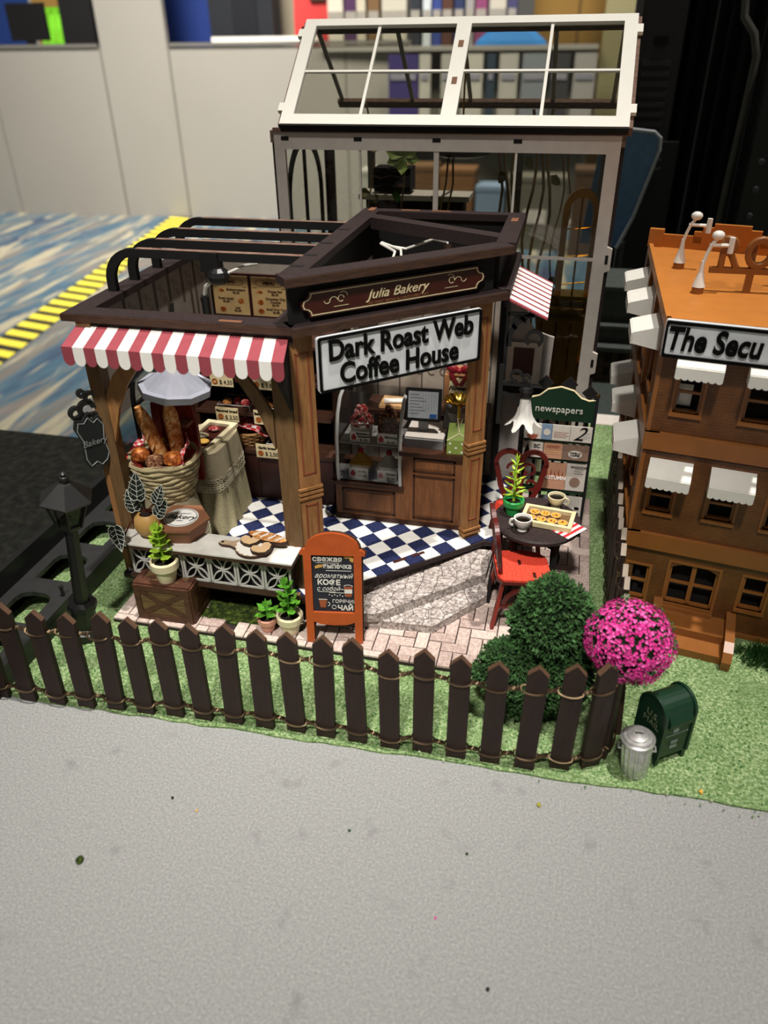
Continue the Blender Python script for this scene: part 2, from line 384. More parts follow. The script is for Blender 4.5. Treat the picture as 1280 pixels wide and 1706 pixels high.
for i in range(46):
    x = -86+i*.17; mb.tube([(x-3.6, 135+random.uniform(-.3, .3), 10.6), (x-3.6+random.uniform(-.2, .2), 134.6, 8), (x-3.6+random.uniform(-.4, .4), 134.4, 4.6)], .17, 4)
P('fringe', mb, mm('lime', '7fd12a'), t, world=True, kind='stuff'); mb = MB(); mb.box(-90, -81.5, 134.8, 135.4, 10.3, 11); P('waistband', mb, mm('lime_band', '6cbc22'), t, world=True)
t = T('office_chair', 'black high-backed chair beside the grey pillar', 'chair', (-81.5, 134, FZ)); mb = MB()
mb.X = TR(-81.6, 133, 4) @ V3; mb.prism([(-3, -4), (2.9, -4), (3.1, 8), (2.4, 14), (.2, 16), (-1.6, 14), (-2.6, 8)], -.6, .6); P('backrest', mb, M_blackm, t, world=True)
mb = MB(); mb.box(-84.6, -78.6, 133, 137, -1, 0); P('seat', mb, M_blackm, t, world=True); mb = MB(); mb.tube([(-81.6, 135, -1), (-81.6, 135, FZ)], .5, 8); P('pedestal', mb, M_black, t, world=True)
far('display_screen', 'navy blue screen right of the grey pillar', 'screen', [(-69, -58, 138, 138.5, -20, 26, 'screen_panel', mm('royal_blue2', '1b3478'))])
far('equipment_case', 'black equipment tower in front of the navy screen', 'case', [(-59, -48.4, 134, 137.5, -20, 22, 'case_body', mm('charcoal', '1d2026')), (-55, -51, 133.8, 134, 6.5, 12, 'case_door', mm('charcoal2', '10131a'))])
far('paper_stack', 'low white stack of papers on the partition rail', 'paper', [(-57, -40, 129.4, 130.2, 5.8, 6.5, 'sheets', M_frame)])
far('wall_banner', 'beige banner strip left of the red display board', 'banner', [(-50.5, -45, 139, 139.4, -20, 26, 'banner_sheet', mm('beige', 'a8a08a'))])
t = T('display_board', 'rounded red display board above the greenhouse roof', 'board', (-42.3, 137, -20)); mb = MB(); mb.X = TR(-42.3, 137, 0) @ V3
mb.prism([(-3.6, -20), (3.4, -20), (3.4, 24), (-2.4, 24), (-3.4, 13), (-3.6, 9)], -.3, .3); P('board_panel', mb, mm('coral_red', 'd0403e'), t, world=True)
mb = MB(); mb.box(-43, -40.5, 136.3, 136.7, 11, 20); P('dark_window', mb, mm('dkbrown', '3a2a1c'), t, world=True)
cols = [('c8c0b0', -32.6, 2), ('45264a', -30.4, 1.6), ('b8b09c', -28.9, 1.2), ('6c5133', -27.4, 1.5), ('b5b0a0', -25.6, 3.2), ('20262e', -22, 1.3), ('b9c0c4', -20.4, 1), ('2a3c7a', -19.2, 1.1), ('4a2c20', -18, 1.3), ('1f2a50', -16.5, 1.2), ('8d8a88', -15.1, 1), ('7c3a60', -13.9, 1.4), ('b7b0a2', -12.2, 2), ('3c3a60', -10, 1.1)]
for i, (c, x, wd) in enumerate(cols):
    x = -37.6+(x+32.6)*1.15; wd *= 1.12
    nm = {'c8': 'pale cream', '45': 'dark purple', 'b8': 'beige', '6c': 'brown', 'b5': 'wide ivory', '20': 'black', 'b9': 'light blue', '2a': 'bright blue', '4a': 'reddish brown', '1f': 'navy', '8d': 'mid grey', '7c': 'magenta', 'b7': 'ivory grey', '3c': 'slate violet'}[c[:2]]
    far('box_file', nm+' box file standing on the far shelf behind the greenhouse', 'file', [(x*1.035, (x+wd)*1.035, 132, 134, 5.0, 17, 'spine', mm('sp'+c, c)), (x*1.035+.1, (x+wd)*1.035-.1, 131.9, 132, 8, 9.5, 'spine_label', mm('spl', '8f8a80'))], group='box files on the far shelf')
far('cupboard', 'ochre wooden cupboard at the far right behind the greenhouse', 'cupboard', [(-8.6, 9.4, 137, 141, -20, 24, 'cupboard_body', mm('ochre', '7f6026')), (-2.2, -1.9, 136.8, 137, -6, 24, 'door_gap', mm('ochre_gap', '55401a')), (3.6, 3.9, 136.8, 137, -6, 24, 'door_gap', mm('ochre_gap', '55401a'))])
far('roller_blind', 'pale yellow ribbed blind right of the ochre cupboard', 'blind', [(1.6, 5.6, 131.2, 131.6, -6, 24, 'blind_sheet', mm('khaki', '8c8560'))])
t = T('umbrella', 'bright blue folded umbrella lying on the far shelf', 'umbrella', (-11.2, 130.5, 5)); mb = MB(); mb.X = TR(-11.2, 130.5, 5.02) @ Matrix.Diagonal((5.2, 1.2, 2.5, 1)); mb.lathe([(1, 0), (.95, .2), (.6, .75), (.1, 1)], 8); P('canopy', mb, mm('azure', '2474b8'), t, world=True)
mb = MB(); mb.tube([(-11.2, 130.5, 7.4), (-11.2, 130.5, 8.3)], .2, 6); P('ferrule', mb, M_black, t, world=True)
far('display_shelf', 'long grey shelf unit behind the greenhouse glass', 'shelf', [(-39.5, 1.2, 129.2, 135, 4.4, 5, 'shelf_board', M_panel), (-39.5, 1.2, 134.6, 135, -20, 5, 'back_panel', mm('grey_green', '77756a')), (-39.5, 1.2, 131.7, 135, -7.5, -7, 'shelf_board', M_panel), (-39.5, 1.2, 131.7, 135, -20, -19.4, 'shelf_board', M_panel)])
for i, (x, wd, c, nm) in enumerate([(-24.8, 4.4, '3a3068', 'violet'), (-20.2, 1.6, 'b5b2a8', 'narrow white'), (-17, 2.4, 'a5a39a', 'pale grey'), (-14, 3, 'bab7ac', 'wide white'), (-10.4, 1.2, '2c3a48', 'slate blue'), (-8.6, 2.6, 'b0ada4', 'ivory'), (-5.4, 3.4, '7d8288', 'steel grey'), (-1.4, 2.6, '3b3a3c', 'charcoal'), (1.8, 3, 'a09d98', 'dove grey')]):
    far('banner', nm+' upright banner seen through the greenhouse roof pane', 'banner', [(x-3.6, x-3.6+wd, 126.5, 127.2, -6.9, 4, 'banner_sheet', mm('bn'+c, c)), (x-3.3, x+wd-3.9, 126.3, 126.5, .8, 1.6, 'banner_print', mm('bnp', '8a8994'))], group='banners behind the greenhouse roof')
for i, (x, y, wd, z0, h, c, nm) in enumerate([(-31, 118, 5, -20, 9, '9d9c92', 'pale grey'), (-25, 116, 5.5, -20, 10, '5e4427', 'dark brown'), (-19, 117, 5, -20, 9.5, '6b4a2b', 'rusty brown'), (-13.5, 116, 4, -20, 7.5, '6d7f93', 'dusty blue'), (-9, 115, 8, -20, 9, '5d5a4e', 'olive grey'), (0, 112, 9, -20, 10.5, '4a3523', 'chocolate brown')]):
    far('storage_crate', nm+' storage crate on the floor behind the greenhouse glass', 'crate', [(x, x+wd, y, y+5, z0, z0+h, 'crate_body', mm('cr'+c, c)), (x-.1, x+wd+.1, y-.1, y+5.1, z0+h, z0+h+.6, 'crate_lid', mm('crl'+c, c)), (x+wd*.3, x+wd*.7, y-.15, y, z0+h*.4, z0+h*.6, 'crate_label', M_paper)], group='crates behind the greenhouse')
# dark booth at the right
t = T('black_curtain', 'tall black curtain hanging behind the orange building', 'curtain', (3.5, 24, -20)); mb = MB()
xs = [1.05+.12*i for i in range(60)]
f = [(x, 24+.14*math.sin(i*1.9)+.08*math.sin(i*.7)) for i, x in enumerate(xs)]
bk = [(x, y+.08) for x, y in f[::-1]]; mb.prism(f+bk, -20, 14); P('drape', mb, mat('black_velvet', '09090b', .9), t, world=True)
mb = MB(); mb.tube([(.9, 24.1, 14.1), (8.6, 24.1, 14.1)], .08, 8); P('curtain_rail', mb, M_black, t, world=True)
t = T('louvred_cabinet', 'dark grey louvred cabinet left of the black curtain', 'cabinet', (1.5, 22.5, -20))
mb = MB(); mb.box(1.0, 2.15, 22.4, 23.4, -20, 9.5); P('cabinet_body', mb, mat('gunmetal', '2d2b2b', .5), t, world=True)
for k in range(9): mb = MB(); mb.box(1.28, 1.95, 22.33, 22.4, 3.6+k*.22, 3.72+k*.22); P('louvre', mb, mat('gunmetal2', '3b3837', .5), t, world=True)
mb = MB(); mb.box(1.5, 1.8, 22.3, 22.4, 5.8, 5.98); P('vent_plate', mb, M_blackm, t, world=True)
mb = MB(); mb.box(.95, 1.12, 22.2, 22.4, -20, 9.5); P('side_rail', mb, mat('steel_rail', '5c5a57', .4), t, world=True)
t = T('name_board', 'dark board with faint grey letters beside the blue chair back', 'sign', (1.75, 21, -20)); mb = MB(); mb.box(1.3, 2.3, 21, 21.1, -20, 3.85); P('board_panel', mb, mat('dim_board', '1c1b1a', .6), t, world=True)
text('GC', .34, mat('dim_letters', '45443f', .7), t, TR(-.02, -.01, 23.35) @ UP, bold=.01)
t = T('curved_pole', 'curved pale grey pole rising in front of the black curtain', 'pole', (3.45, 20, -20))
mb = MB(); mb.X = TR(0, 20, 0); mb.tube([(3.35, 0, -20), (3.36, 0, 1.5), (3.38, 0, 3.4), (3.42, 0, 4.6), (3.43, 0, 5.6), (3.3, 0, 6.0), (3.04, 0, 6.3), (3.0, 0, 6.6), (3.06, 0, 7.6), (3.1, 0, 9.5)], .075, 8); P('pole_tube', mb, mat('dull_pole', '4a4a42', .6), t, world=True, smooth=True)
t = T('perforated_case', 'black perforated case at the right picture edge behind the roof', 'case', (4.1, 19.3, -20)); mb = MB(); mb.box(3.62, 5.6, 19.3, 20.3, -20, 6.1); P('case_body', mb, mat('case_black', '0b0b0d', .5), t, world=True)
for i in range(12):
    mb = MB(); mb.X = TR(3.86+.5*(i % 3), 19.29, 2.0+.55*(i//3)+.2*(i % 3)) @ V3; mb.lathe([(.07, 0), (.06, .02)], 10); P('hole', mb, mat('hole_grey', '3b3d42', .5), t, world=True)
t = T('folding_chair', 'blue plastic chair back with a pale rim right of the greenhouse', 'chair', (1.0, 19, -20)); mb = MB(); mb.X = TR(.98, 19, 3.15) @ RY(.1) @ V3
mb.prism([(-.6, -1.3), (.25, -1.3), (.42, -.6), (.62, .8), (.6, 1.02), (.45, 1.12), (-.2, 1.12), (-.6, 1.0)], -.04, .04); P('backrest', mb, mat('steel_blue', '55779c', .4), t, world=True)
mb = MB(); mb.X = TR(.98, 19, 3.15) @ RY(.1) @ V3; mb.tube([(.25, -1.3, .05), (.44, -.6, .05), (.64, .8, .05), (.6, 1.04, .05), (.45, 1.14, .05), (-.2, 1.14, .05)], .04, 6); P('rim', mb, mat('pale_rim', '9aa0a4', .4), t, world=True)
mb = MB(); mb.tube([(.7, 19.3, 1.9), (.7, 19.5, -20)], .1, 6); mb.tube([(1.2, 19.3, 1.9), (1.2, 19.5, -20)], .1, 6); P('back_legs', mb, M_black, t, world=True)

# ================================================================ TABLES AND GROUND
mb = MB(); mb.box(-60, -5.9, -6, 12.6, -1.3, -1.0); o = P('side_table', mb, velvet); tag(o, 'black cloth-covered table beyond the black rail', 'table')
mb = MB(); mb.box(-6.2, 40, -8, 13.4, -.6, 0.0); o = P('display_table', mb, grey_paint); tag(o, 'speckled light grey display board that carries all the models', 'table')
mb = MB(); mb.box(-6.2, 40, 13.4, 18.5, -.6, -.05); o = P('rear_table', mb, asphalt); tag(o, 'dark grey table behind the grass mat', 'table')
mb = MB(); mb.box(.4, 6, 13.15, 13.6, -.05, .03); o = P('kerb_strip', mb, M_framesh); tag(o, 'pale strip along the far end of the grass mat', 'kerb')
def gy(x): return 4.93+.028*(x+5)
mb = MB(); pts = [(x, gy(x)+random.uniform(-.018, .018)) for x in [-6.18+.16*i for i in range(123)]]
mb.prism(pts+[(13.4, 13.2), (-6.18, 13.2)], .0, .022); o = P('grass_mat', mb, turf); tag(o, 'flocked green grass mat under the models', 'mat')
# loose turf granules along the mat
mb = MB()
for i in range(5200):
    x = random.uniform(-5.5, 4.2); y = gy(x)+abs(random.gauss(0, .9)) if random.random() < .6 else random.uniform(5, 8.5)
    if -4.9 < x < .76 and y > 6.2 and y < 10.3: continue
    r = random.uniform(.007, .016); z = .024; a = random.uniform(0, 3); mb.cur = random.randrange(3)
    mb.add([(x+r*math.cos(a), y+r*math.sin(a), z), (x+r*math.cos(a+2.1), y+r*math.sin(a+2.1), z), (x+r*math.cos(a+4.2), y+r*math.sin(a+4.2), z), (x, y, z+r*1.4)], [(0, 1, 3), (1, 2, 3), (2, 0, 3)])
o = P('turf_granules', mb, [mat('gran_a', '7fa56c', .95), mat('gran_b', '4d7a42', .95), mat('gran_c', 'b2c49a', .95)]); tag(o, 'loose pale green granules scattered on the grass mat', 'turf', kind='stuff')
for i, (x, y, r, m, lb) in enumerate([(-3.52, 3.33, .035, M_moss, 'largest olive crumb on the grey board, lower left'), (-3.03, 4.1, .014, M_blackm, 'small black crumb below the left part of the fence'), (-2.75, 4.02, .012, M_yel, 'tiny yellow crumb on the grey board'), (-1.33, 4.12, .014, M_leafd, 'tiny dark green crumb below the fence middle'), (-.28, 4.12, .013, M_moss, 'tiny dark crumb on the grey board, right of middle'), (.02, 3.05, .015, M_blackm, 'black crumb on the grey board, lower right'), (-.45, 3.5, .01, M_pink, 'tiny pink crumb on the grey board'), (-2.1, 1.8, .02, M_white, 'white crumb near the bottom of the grey board'), (.3, 4.75, .02, M_straw, 'pale green crumb below the last fence picket'), (1.75, 5.2, .022, M_yel, 'yellow crumb on the grass right of the mailbox')]):
    mb = MB(); mb.ball((0, 0, r*.7), r, (1, 1.1, .75), 8, 5, .2); o = P('crumb', mb, m, loc=(x, y, 0 if y < 4.9 else .022)); tag(o, lb, 'crumb')

# ================================================================ BLACK RAIL (left)
t = T('black_rail_model', 'long black plastic rail with slotted plate at the left edge', 'rail', (-6.0, 8, 0))
mb = MB(); mb.box(-6.3, -6.22, 3, 12.5, -.6, .6); P('side_wall', mb, M_black, t, world=True)
X0, X1 = -6.22, -5.42; sl = []
y = 4.1
while y < 12: sl.append((y, y+.55)); y += .82
mb = MB(); Z0, Z1 = .24, .3
mb.box(X0, -6.06, 3, 12.5, Z0, Z1); mb.box(-5.6, X1, 3, 12.5, Z0, Z1); py = 3
for a, b in sl:
    mb.box(-6.06, -5.6, py, a, Z0, Z1); py = b
    for cx_, cy_, a0 in ((-5.94, b-.12, PI/2), ): mb.prism([(-6.06, b), (-6.06, b-.14), (-6.03, b-.05), (-5.92, b)], Z0, Z1)
    mb.prism([(-5.6, b), (-5.6, b-.14), (-5.63, b-.05), (-5.74, b)], Z0, Z1)
mb.box(-6.06, -5.6, py, 12.5, Z0, Z1); P('slotted_plate', mb, mat('rail_plate', '2b2b2b', .4), t, world=True)
mb = MB(); mb.box(-5.48, -5.42, 3, 12.5, .0, .24); P('inner_wall', mb, M_black, t, world=True)
mb = MB()
for k in range(6): mb.lathe([(.02, 0), (.02, .12), (.03, .12), (.03, .14)], 8, (-5.5, 4.9+k*1.4, .3))
P('pegs', mb, M_black, t, world=True)

# ================================================================ BAKERY MODEL
DG = TR(-2.56, 6.85, 0) @ RZ(math.radians(41.32))
bk = T('bakery_model', 'open-roofed wooden bakery model with diagonal shop front on a paved base', 'dollhouse', (-2.5, 8.3, 0))
def clip(poly, cp):
    out = poly
    for i in range(len(cp)):
        a, b = cp[i], cp[(i+1) % len(cp)]; inp = out; out = []
        if not inp: return []
        sd = lambda p: (b[0]-a[0])*(p[1]-a[1])-(b[1]-a[1])*(p[0]-a[0])
        for j in range(len(inp)):
            p, q = inp[j-1], inp[j]; sp, sq = sd(p), sd(q)
            if (sp < 0) != (sq < 0): k = sp/(sp-sq); out.append((p[0]+k*(q[0]-p[0]), p[1]+k*(q[1]-p[1])))
            if sq >= 0: out.append(q)
    return out
def area(p): return abs(sum(p[i-1][0]*p[i][1]-p[i][0]*p[i-1][1] for i in range(len(p))))/2
BX0, BX1, BY0, BY1 = -4.87, .74, 6.28, 10.3
mb = MB(); mb.box(BX0, BX1, BY0, BY1, .022, .062); base = P('base_plate', mb, M_drk, bk, world=True)
# herringbone pavers, one object each
W = .152; cache = {}
def under_deck(x, y):
    return (y > 7.0 and x < -2.4) or (x < -.5 and y > 7.0+(x+2.2)*.9 and y > 7.0)
def paver(x0, x1, y0, y1):
    x0, x1, y0, y1 = max(x0, BX0), min(x1, BX1), max(y0, BY0), min(y1, BY1)
    if x1-x0 < .03 or y1-y0 < .03: return
    if under_deck((x0+x1)/2, (y0+y1)/2) or (-3.95 < (x0+x1)/2 < -2.95 and (y0+y1)/2 > 6.5+abs((x0+x1)/2+3.4)*.2 and x1 < -2.9): return
    k = (round(x1-x0, 2), round(y1-y0, 2), random.randrange(4))
    if k not in cache:
        g = .006; mb = MB(); h = .026+.004*(k[2] % 3); a, b = (x1-x0)/2-g, (y1-y0)/2-g; c = .006
        mb.add([(-a, -b, 0), (a, -b, 0), (a, b, 0), (-a, b, 0), (-a, -b, h-c), (a, -b, h-c), (a, b, h-c), (-a, b, h-c), (-a+c, -b+c, h), (a-c, -b+c, h), (a-c, b-c, h), (-a+c, b-c, h)],
               [(0, 1, 5, 4), (1, 2, 6, 5), (2, 3, 7, 6), (3, 0, 4, 7), (4, 5, 9, 8), (5, 6, 10, 9), (6, 7, 11, 10), (7, 4, 8, 11), (8, 9, 10, 11)])
        cache[k] = mb.mesh('brick', M_pav[k[2] % 3])
    o = P('brick', cache[k], None, base); o.location = Vector(((x0+x1)/2, (y0+y1)/2, .06))-Vector((-2.5, 8.3, 0))
for q in range(-2, 34):
    for m in range(-20, 24):
        x = BX0+(-q+4*m)*W; y = BY0+(q-.35)*W
        if -6 < x < 1.5: paver(x, x+2*W, y, y+W); paver(x+2*W, x+3*W, y, y+2*W)
# deck and checker tiles
deckpoly = [(-4.9, 6.72), (-2.46, 6.72), (-.64, 8.32), (-.42, 8.32), (-.42, 10.2), (-4.9, 10.2)]
mb = MB(); mb.prism(deckpoly, .37, .438); deck = P('deck', mb, M_drk, bk, world=True)
ra = [(-4.89, 6.73), (-2.465, 6.73), (-.64, 8.335), (-.64, 10.19), (-4.89, 10.19)]; rb = [(-.64, 8.34), (-.43, 8.34), (-.43, 10.19), (-.64, 10.19)]
tc = {}
for i in range(-24, 24):
    for j in range(-24, 24):
        s = .228; cx_, cy_ = -1.93+(i+j)*s*.7071, 8.2+(i-j)*s*.7071
        if not (-5.2 < cx_ < -.2 and 6.4 < cy_ < 10.5): continue
        h = s/2*1.4142-.002; d = [(cx_, cy_-h), (cx_+h, cy_), (cx_, cy_+h), (cx_-h, cy_)]
        for reg in (ra, rb):
            p = clip(d, reg)
            if len(p) < 3 or area(p) < .004: continue
            dark = (i+j) % 2
            full = area(p) > s*s*.97
            if full and dark in tc: me = tc[dark]
            else:
                mb = MB(); mb.prism([(x-cx_, y-cy_) for x, y in p], 0, .014); me = mb.mesh('tile', M_tileB if dark else M_tileW)
                if full: tc[dark] = me
            o = P('tile', me, None, deck); o.location = Vector((cx_, cy_, .437))-Vector((-2.5, 8.3, 0))
for x, y in ((-1.62, 7.66), (-1.42, 7.84)):
    mb = MB(); mb.X = TR(x, y, .452) @ RZ(math.radians(42)); mb.box(-.09, .09, -.022, .022, 0, .006); P('deck_slot', mb, M_maroon, bk, world=True)
mb = MB(); mb.box(-.62, -.57, 8.62, 8.85, .45, .457); P('deck_slot', mb, M_maroon, bk, world=True)
# plinth under deck
mb = MB(); mb.box(-4.85, -2.6, 6.95, 10.1, .06, .37); mb.prism([(-2.6, 6.95), (-.7, 8.5), (-.5, 8.5), (-.5, 10.1), (-2.6, 10.1)], .06, .37); P('plinth', mb, M_blackm, bk, world=True)
mb = MB(); mb.box(-2.95, -2.6, 6.66, 6.72, .42, .5); P('wood_lip', mb, M_woodd, bk, world=True)
# stone steps: irregular flags on each
def flags(parent, poly, z0, z1, n, riser=None):
    xs = [p[0] for p in poly]; ys = [p[1] for p in poly]; g = []
    nx = max(2, int((max(xs)-min(xs))/n)+1); ny = max(2, int((max(ys)-min(ys))/n)+1)
    for i in range(nx):
        for j in range(ny): g.append((min(xs)+(i+.5+random.uniform(-.36, .36)+.25*(j % 2))*n, min(ys)+(j+.5+random.uniform(-.3, .3))*n))
    for k, c in enumerate(g):
        cell = poly[:]
        for m_, e in enumerate(g):
            if m_ == k or (e[0]-c[0])**2+(e[1]-c[1])**2 > (3.2*n)**2: continue
            mx, my = (c[0]+e[0])/2, (c[1]+e[1])/2; dx, dy = e[0]-c[0], e[1]-c[1]; l = math.hypot(dx, dy); dx /= l; dy /= l
            mx -= dx*.004; my -= dy*.004
            B = [(mx+dy*9, my-dx*9), (mx-dy*9, my+dx*9)]
            B2 = [B[0], B[1], (B[1][0]-dx*18, B[1][1]-dy*18), (B[0][0]-dx*18, B[0][1]-dy*18)]
            cell = clip(cell, B2)
            if len(cell) < 3: break
        if len(cell) < 3 or area(cell) < .002: continue
        mb = MB(); mb.prism(cell, z0, z1+random.uniform(0, .004)); P('stone', mb, M_stone, parent, world=True)
def step(poly, z0, z1):
    mb = MB(); mb.prism(poly, z0, z1-.014); s = P('step', mb, M_stone, bk, world=True); mb = MB(); mb.prism(poly, z1-.014, z1-.011); P('joint_bed', mb, M_joint, s, world=True); flags(s, poly, z1-.011, z1+.002, .19); return s
step([(-2.3, 6.72), (-1.04, 6.8), (-.5, 7.5), (-.5, 8.3), (-.7, 8.3)], .085, .2)
step([(-2.3, 6.66), (-1.7, 6.72), (-.55, 7.78), (-.52, 8.3), (-.7, 8.3)], .21, .325)
mb = MB(); mb.box(-.5, -.46, 7.5, 8.35, .085, .4); P('side_plate', mb, M_blackm, bk, world=True)
mb = MB(); mb.prism([(-2.4, 6.85), (-.62, 8.4), (-.66, 8.44), (-2.45, 6.9)], .2, .37); P('riser', mb, M_stone, bk, world=True)
# --- pillars on the diagonal
def dpillar(s0, s1):
    X = DG; mb = MB(); mb.X = X; mb.box(s0, s1, -.0, .1, .45, 3.58); p = P('pillar', mb, M_wood, bk, world=True)
    for z0, z1 in ((1.98, 3.35), (.72, 1.6)):
        mb = MB(); mb.X = X; a, b = s0+.05, s1-.05; q = .016
        mb.box(a, a+q, -.008, 0, z0, z1); mb.box(b-q, b, -.008, 0, z0, z1); mb.box(a, b, -.008, 0, z0, z0+q); mb.box(a, b, -.008, 0, z1-q, z1); P('inlay', mb, M_inlay, p, world=True)
    for z in (1.68, 1.735, 1.79, .5, .56):
        mb = MB(); mb.X = X; mb.box(s0-.018, s1+.018, -.02, .1, z, z+.03); P('moulding', mb, M_wood, p, world=True)
    return p
dpillar(.0, .25); dpillar(2.2, 2.43)
# --- front oak posts with Y brackets
def arcpts(cx_, cz, rx_, rz_, a0, a1, n): return [(cx_+rx_*math.cos(a0+(a1-a0)*i/n), cz+rz_*math.sin(a0+(a1-a0)*i/n)) for i in range(n+1)]
def bracket(x, dirn, zb, wd, ht, th=.11):
    o = arcpts(x, zb+ht, wd, ht, -PI/2, 0, 10); o = [(x+dirn*(px-x), pz) for px, pz in o]
    i = arcpts(x, zb+ht, wd-th, ht-th*1.6, -PI/2, 0, 10); i = [(x+dirn*(px-x), pz) for px, pz in i]
    return o+i[::-1]
mb = MB(); mb.box(-2.78, -2.57, 6.85, 6.98, .22, 3.58); pr = P('post', mb, M_woodd, bk, world=True)
mb = MB(); mb.X = TR(0, 6.86, 0) @ V3; mb.prism([(-2.78, 2.3), (-2.95, 2.75), (-3.1, 3.0), (-3.22, 3.2), (-3.22, 3.35), (-3.1, 3.2), (-2.93, 2.98), (-2.78, 2.72)], 0, .05); P('brace', mb, M_woodd, pr, world=True)
mb = MB(); mb.box(-4.84, -4.68, 6.8, 6.95, .44, 3.58); pl_ = P('post', mb, M_woodd, bk, world=True)
mb = MB(); mb.X = TR(0, 6.86, 0) @ V3; mb.prism([(-4.68, 2.2), (-4.55, 2.62), (-4.4, 2.9), (-4.2, 3.15), (-4.0, 3.3), (-4.12, 3.38), (-4.33, 3.22), (-4.55, 3.0), (-4.68, 2.75)], 0, .05); P('brace', mb, M_wood, pl_, world=True)
mb = MB(); mb.box(-4.92, -4.84, 6.82, 6.95, .3, 1.9); P('side_strip', mb, M_wood, pl_, world=True)
# --- roof frames
def ring(x0, x1, y0, y1, w_, z0, z1, sides='lrfb'):
    mb = MB()
    if 'f' in sides: mb.box(x0, x1, y0, y0+w_, z0, z1)
    if 'b' in sides: mb.box(x0, x1, y1-w_, y1, z0, z1)
    if 'l' in sides: mb.box(x0, x0+w_, y0+w_, y1-w_, z0, z1)
    if 'r' in sides: mb.box(x1-w_, x1, y0+w_, y1-w_, z0, z1)
    return mb
mb = ring(-4.98, -2.5, 6.8, 10.25, .24, 3.575, 3.65); fr1 = P('lower_roof_frame', mb, M_drk, bk, world=True)
mb = MB(); mb.box(-4.99, -2.47, 6.785, 6.8, 3.57, 3.645); P('frame_edge', mb, M_edge, fr1, world=True)
mb = MB(); mb.X = DG; mb.box(.0, 2.52, -.13, .12, 3.57, 3.65); cor = P('lower_cornice', mb, M_drk, bk, world=True)
mb = MB(); mb.X = DG; mb.box(-.01, 2.53, -.145, -.13, 3.565, 3.645); P('cornice_edge', mb, M_edge, cor, world=True)
mb = MB(); mb.box(-.78, -.56, 8.5, 10.25, 3.57, 3.65); P('side_cornice', mb, M_drk, bk, world=True)
mb = MB(); mb.X = DG; mb.box(.03, 2.42, 0, .05, 3.65, 4.05); P('fascia', mb, M_blackm, bk, world=True)
mb = MB(); mb.box(-2.56, -2.5, 6.95, 10.15, 3.65, 4.05); P('box_side', mb, M_blackm, bk, world=True)
mb = MB(); mb.box(-2.5, -.7, 10.08, 10.14, 3.2, 4.05); P('box_back', mb, M_blackm, bk, world=True)
mb = MB(); mb.box(-.76, -.7, 8.55, 10.1, 3.65, 4.05); P('box_side', mb, M_blackm, bk, world=True)
mb = MB(); mb.X = DG; mb.box(-.04, 2.56, -.13, .1, 4.05, 4.13); uf = P('upper_roof_beam', mb, M_drk, bk, world=True)
mb = MB(); mb.X = DG; mb.box(-.05, 2.57, -.145, -.13, 4.045, 4.125); P('beam_edge', mb, M_edge, uf, world=True)
mb = MB(); mb.prism([(-2.62, 6.9), (-2.4, 6.9), (-2.4, 10.22), (-2.62, 10.22)], 4.051, 4.131); uf2 = P('upper_roof_beam', mb, M_drk, bk, world=True)
mb = MB(); mb.box(-2.4, -.55, 10.04, 10.22, 4.052, 4.132); P('upper_roof_beam', mb, M_drk, bk, world=True)
mb = MB(); mb.box(-.75, -.54, 8.55, 10.05, 4.053, 4.133); P('upper_roof_beam', mb, M_drk, bk, world=True)
mb = MB(); mb.prism([(-2.4, 9.62), (-2.4, 9.84), (-.75, 9.0), (-.75, 8.78)], 4.0, 4.135); P('cross_beam', mb, M_drk, bk, world=True)
for (x, y, a) in ((-.65, 9.75, 0), (-2.5, 10.13, 0), (-1.6, 10.13, 1), (-3.15, 6.86, 1), (-2.0, 10.13, 1)):
    mb = MB(); sx_, sy_ = (.12, .025) if a else (.04, .1); z = 3.652 if x < -3 else 4.134
    mb.box(x-sx_, x+sx_, y-sy_, y+sy_, z, z+.006); P('joint_tab', mb, M_kraft, bk, world=True)
for k, y in enumerate((7.2, 7.65, 8.2, 8.9)):
    mb = MB(); mb.box(-2.6, -2.48, y-.03, y+.03, 4.131, 4.136); P('joint_slot', mb, M_blackm, bk, world=True)
# --- hoops
for k, y in enumerate((7.65, 8.12, 8.68, 9.33)):
    ye = (7.3, 7.75, 8.35, 9.0)[k]; ye = y
    out = [(-2.55, 4.12)]+[(-4.55+.36*math.cos(a), 3.76+.36*math.sin(a)) for a in [PI/2+PI/2*i/12 for i in range(13)]]+[(-4.91, 3.6)]
    inn = [(-4.81, 3.6)]+[(-4.55+.26*math.cos(a), 3.76+.27*math.sin(a)) for a in [PI-PI/2*i/12 for i in range(13)]]+[(-2.55, 4.03)]
    mb = MB(); mb.X = TR(0, y, 0) @ V3; mb.prism(out+inn, -.035, .035); h = P('hoop', mb, M_blackm, bk, world=True)
    mb = MB(); mb.box(-4.5, -2.62, y-.034, y+.034, 4.12, 4.124); P('raw_edge', mb, M_rawedge, h, world=True)
# --- walls
mb = MB(); mb.box(-4.8, -.42, 10.08, 10.14, .45, 3.2); mb.box(-4.8, -2.5, 10.08, 10.14, 3.2, 3.56); bw = P('back_wall', mb, M_cwall, bk, world=True)
for x in [-4.7+.32*i for i in range(13)]:
    mb = MB(); mb.box(x, x+.02, 10.07, 10.08, .5, 3.15); P('wall_stripe', mb, M_wstripe, bw, world=True)
mb = MB(); mb.X = TR(0, 10.08, 0) @ V3
for i in range(9):
    x = -2.35+i*.17
    for j in range(2):
        z = 2.02+j*.24; mb.arc((x, z), .045, .06, .5, 5.4, 12, .002, .008); mb.arc((x+.09, z+.1), .03, .042, 3, 8, 9, .002, .008)
P('ornament_frieze', mb, mat('frieze_brown', '5c4a3a', .8), bw, world=True)
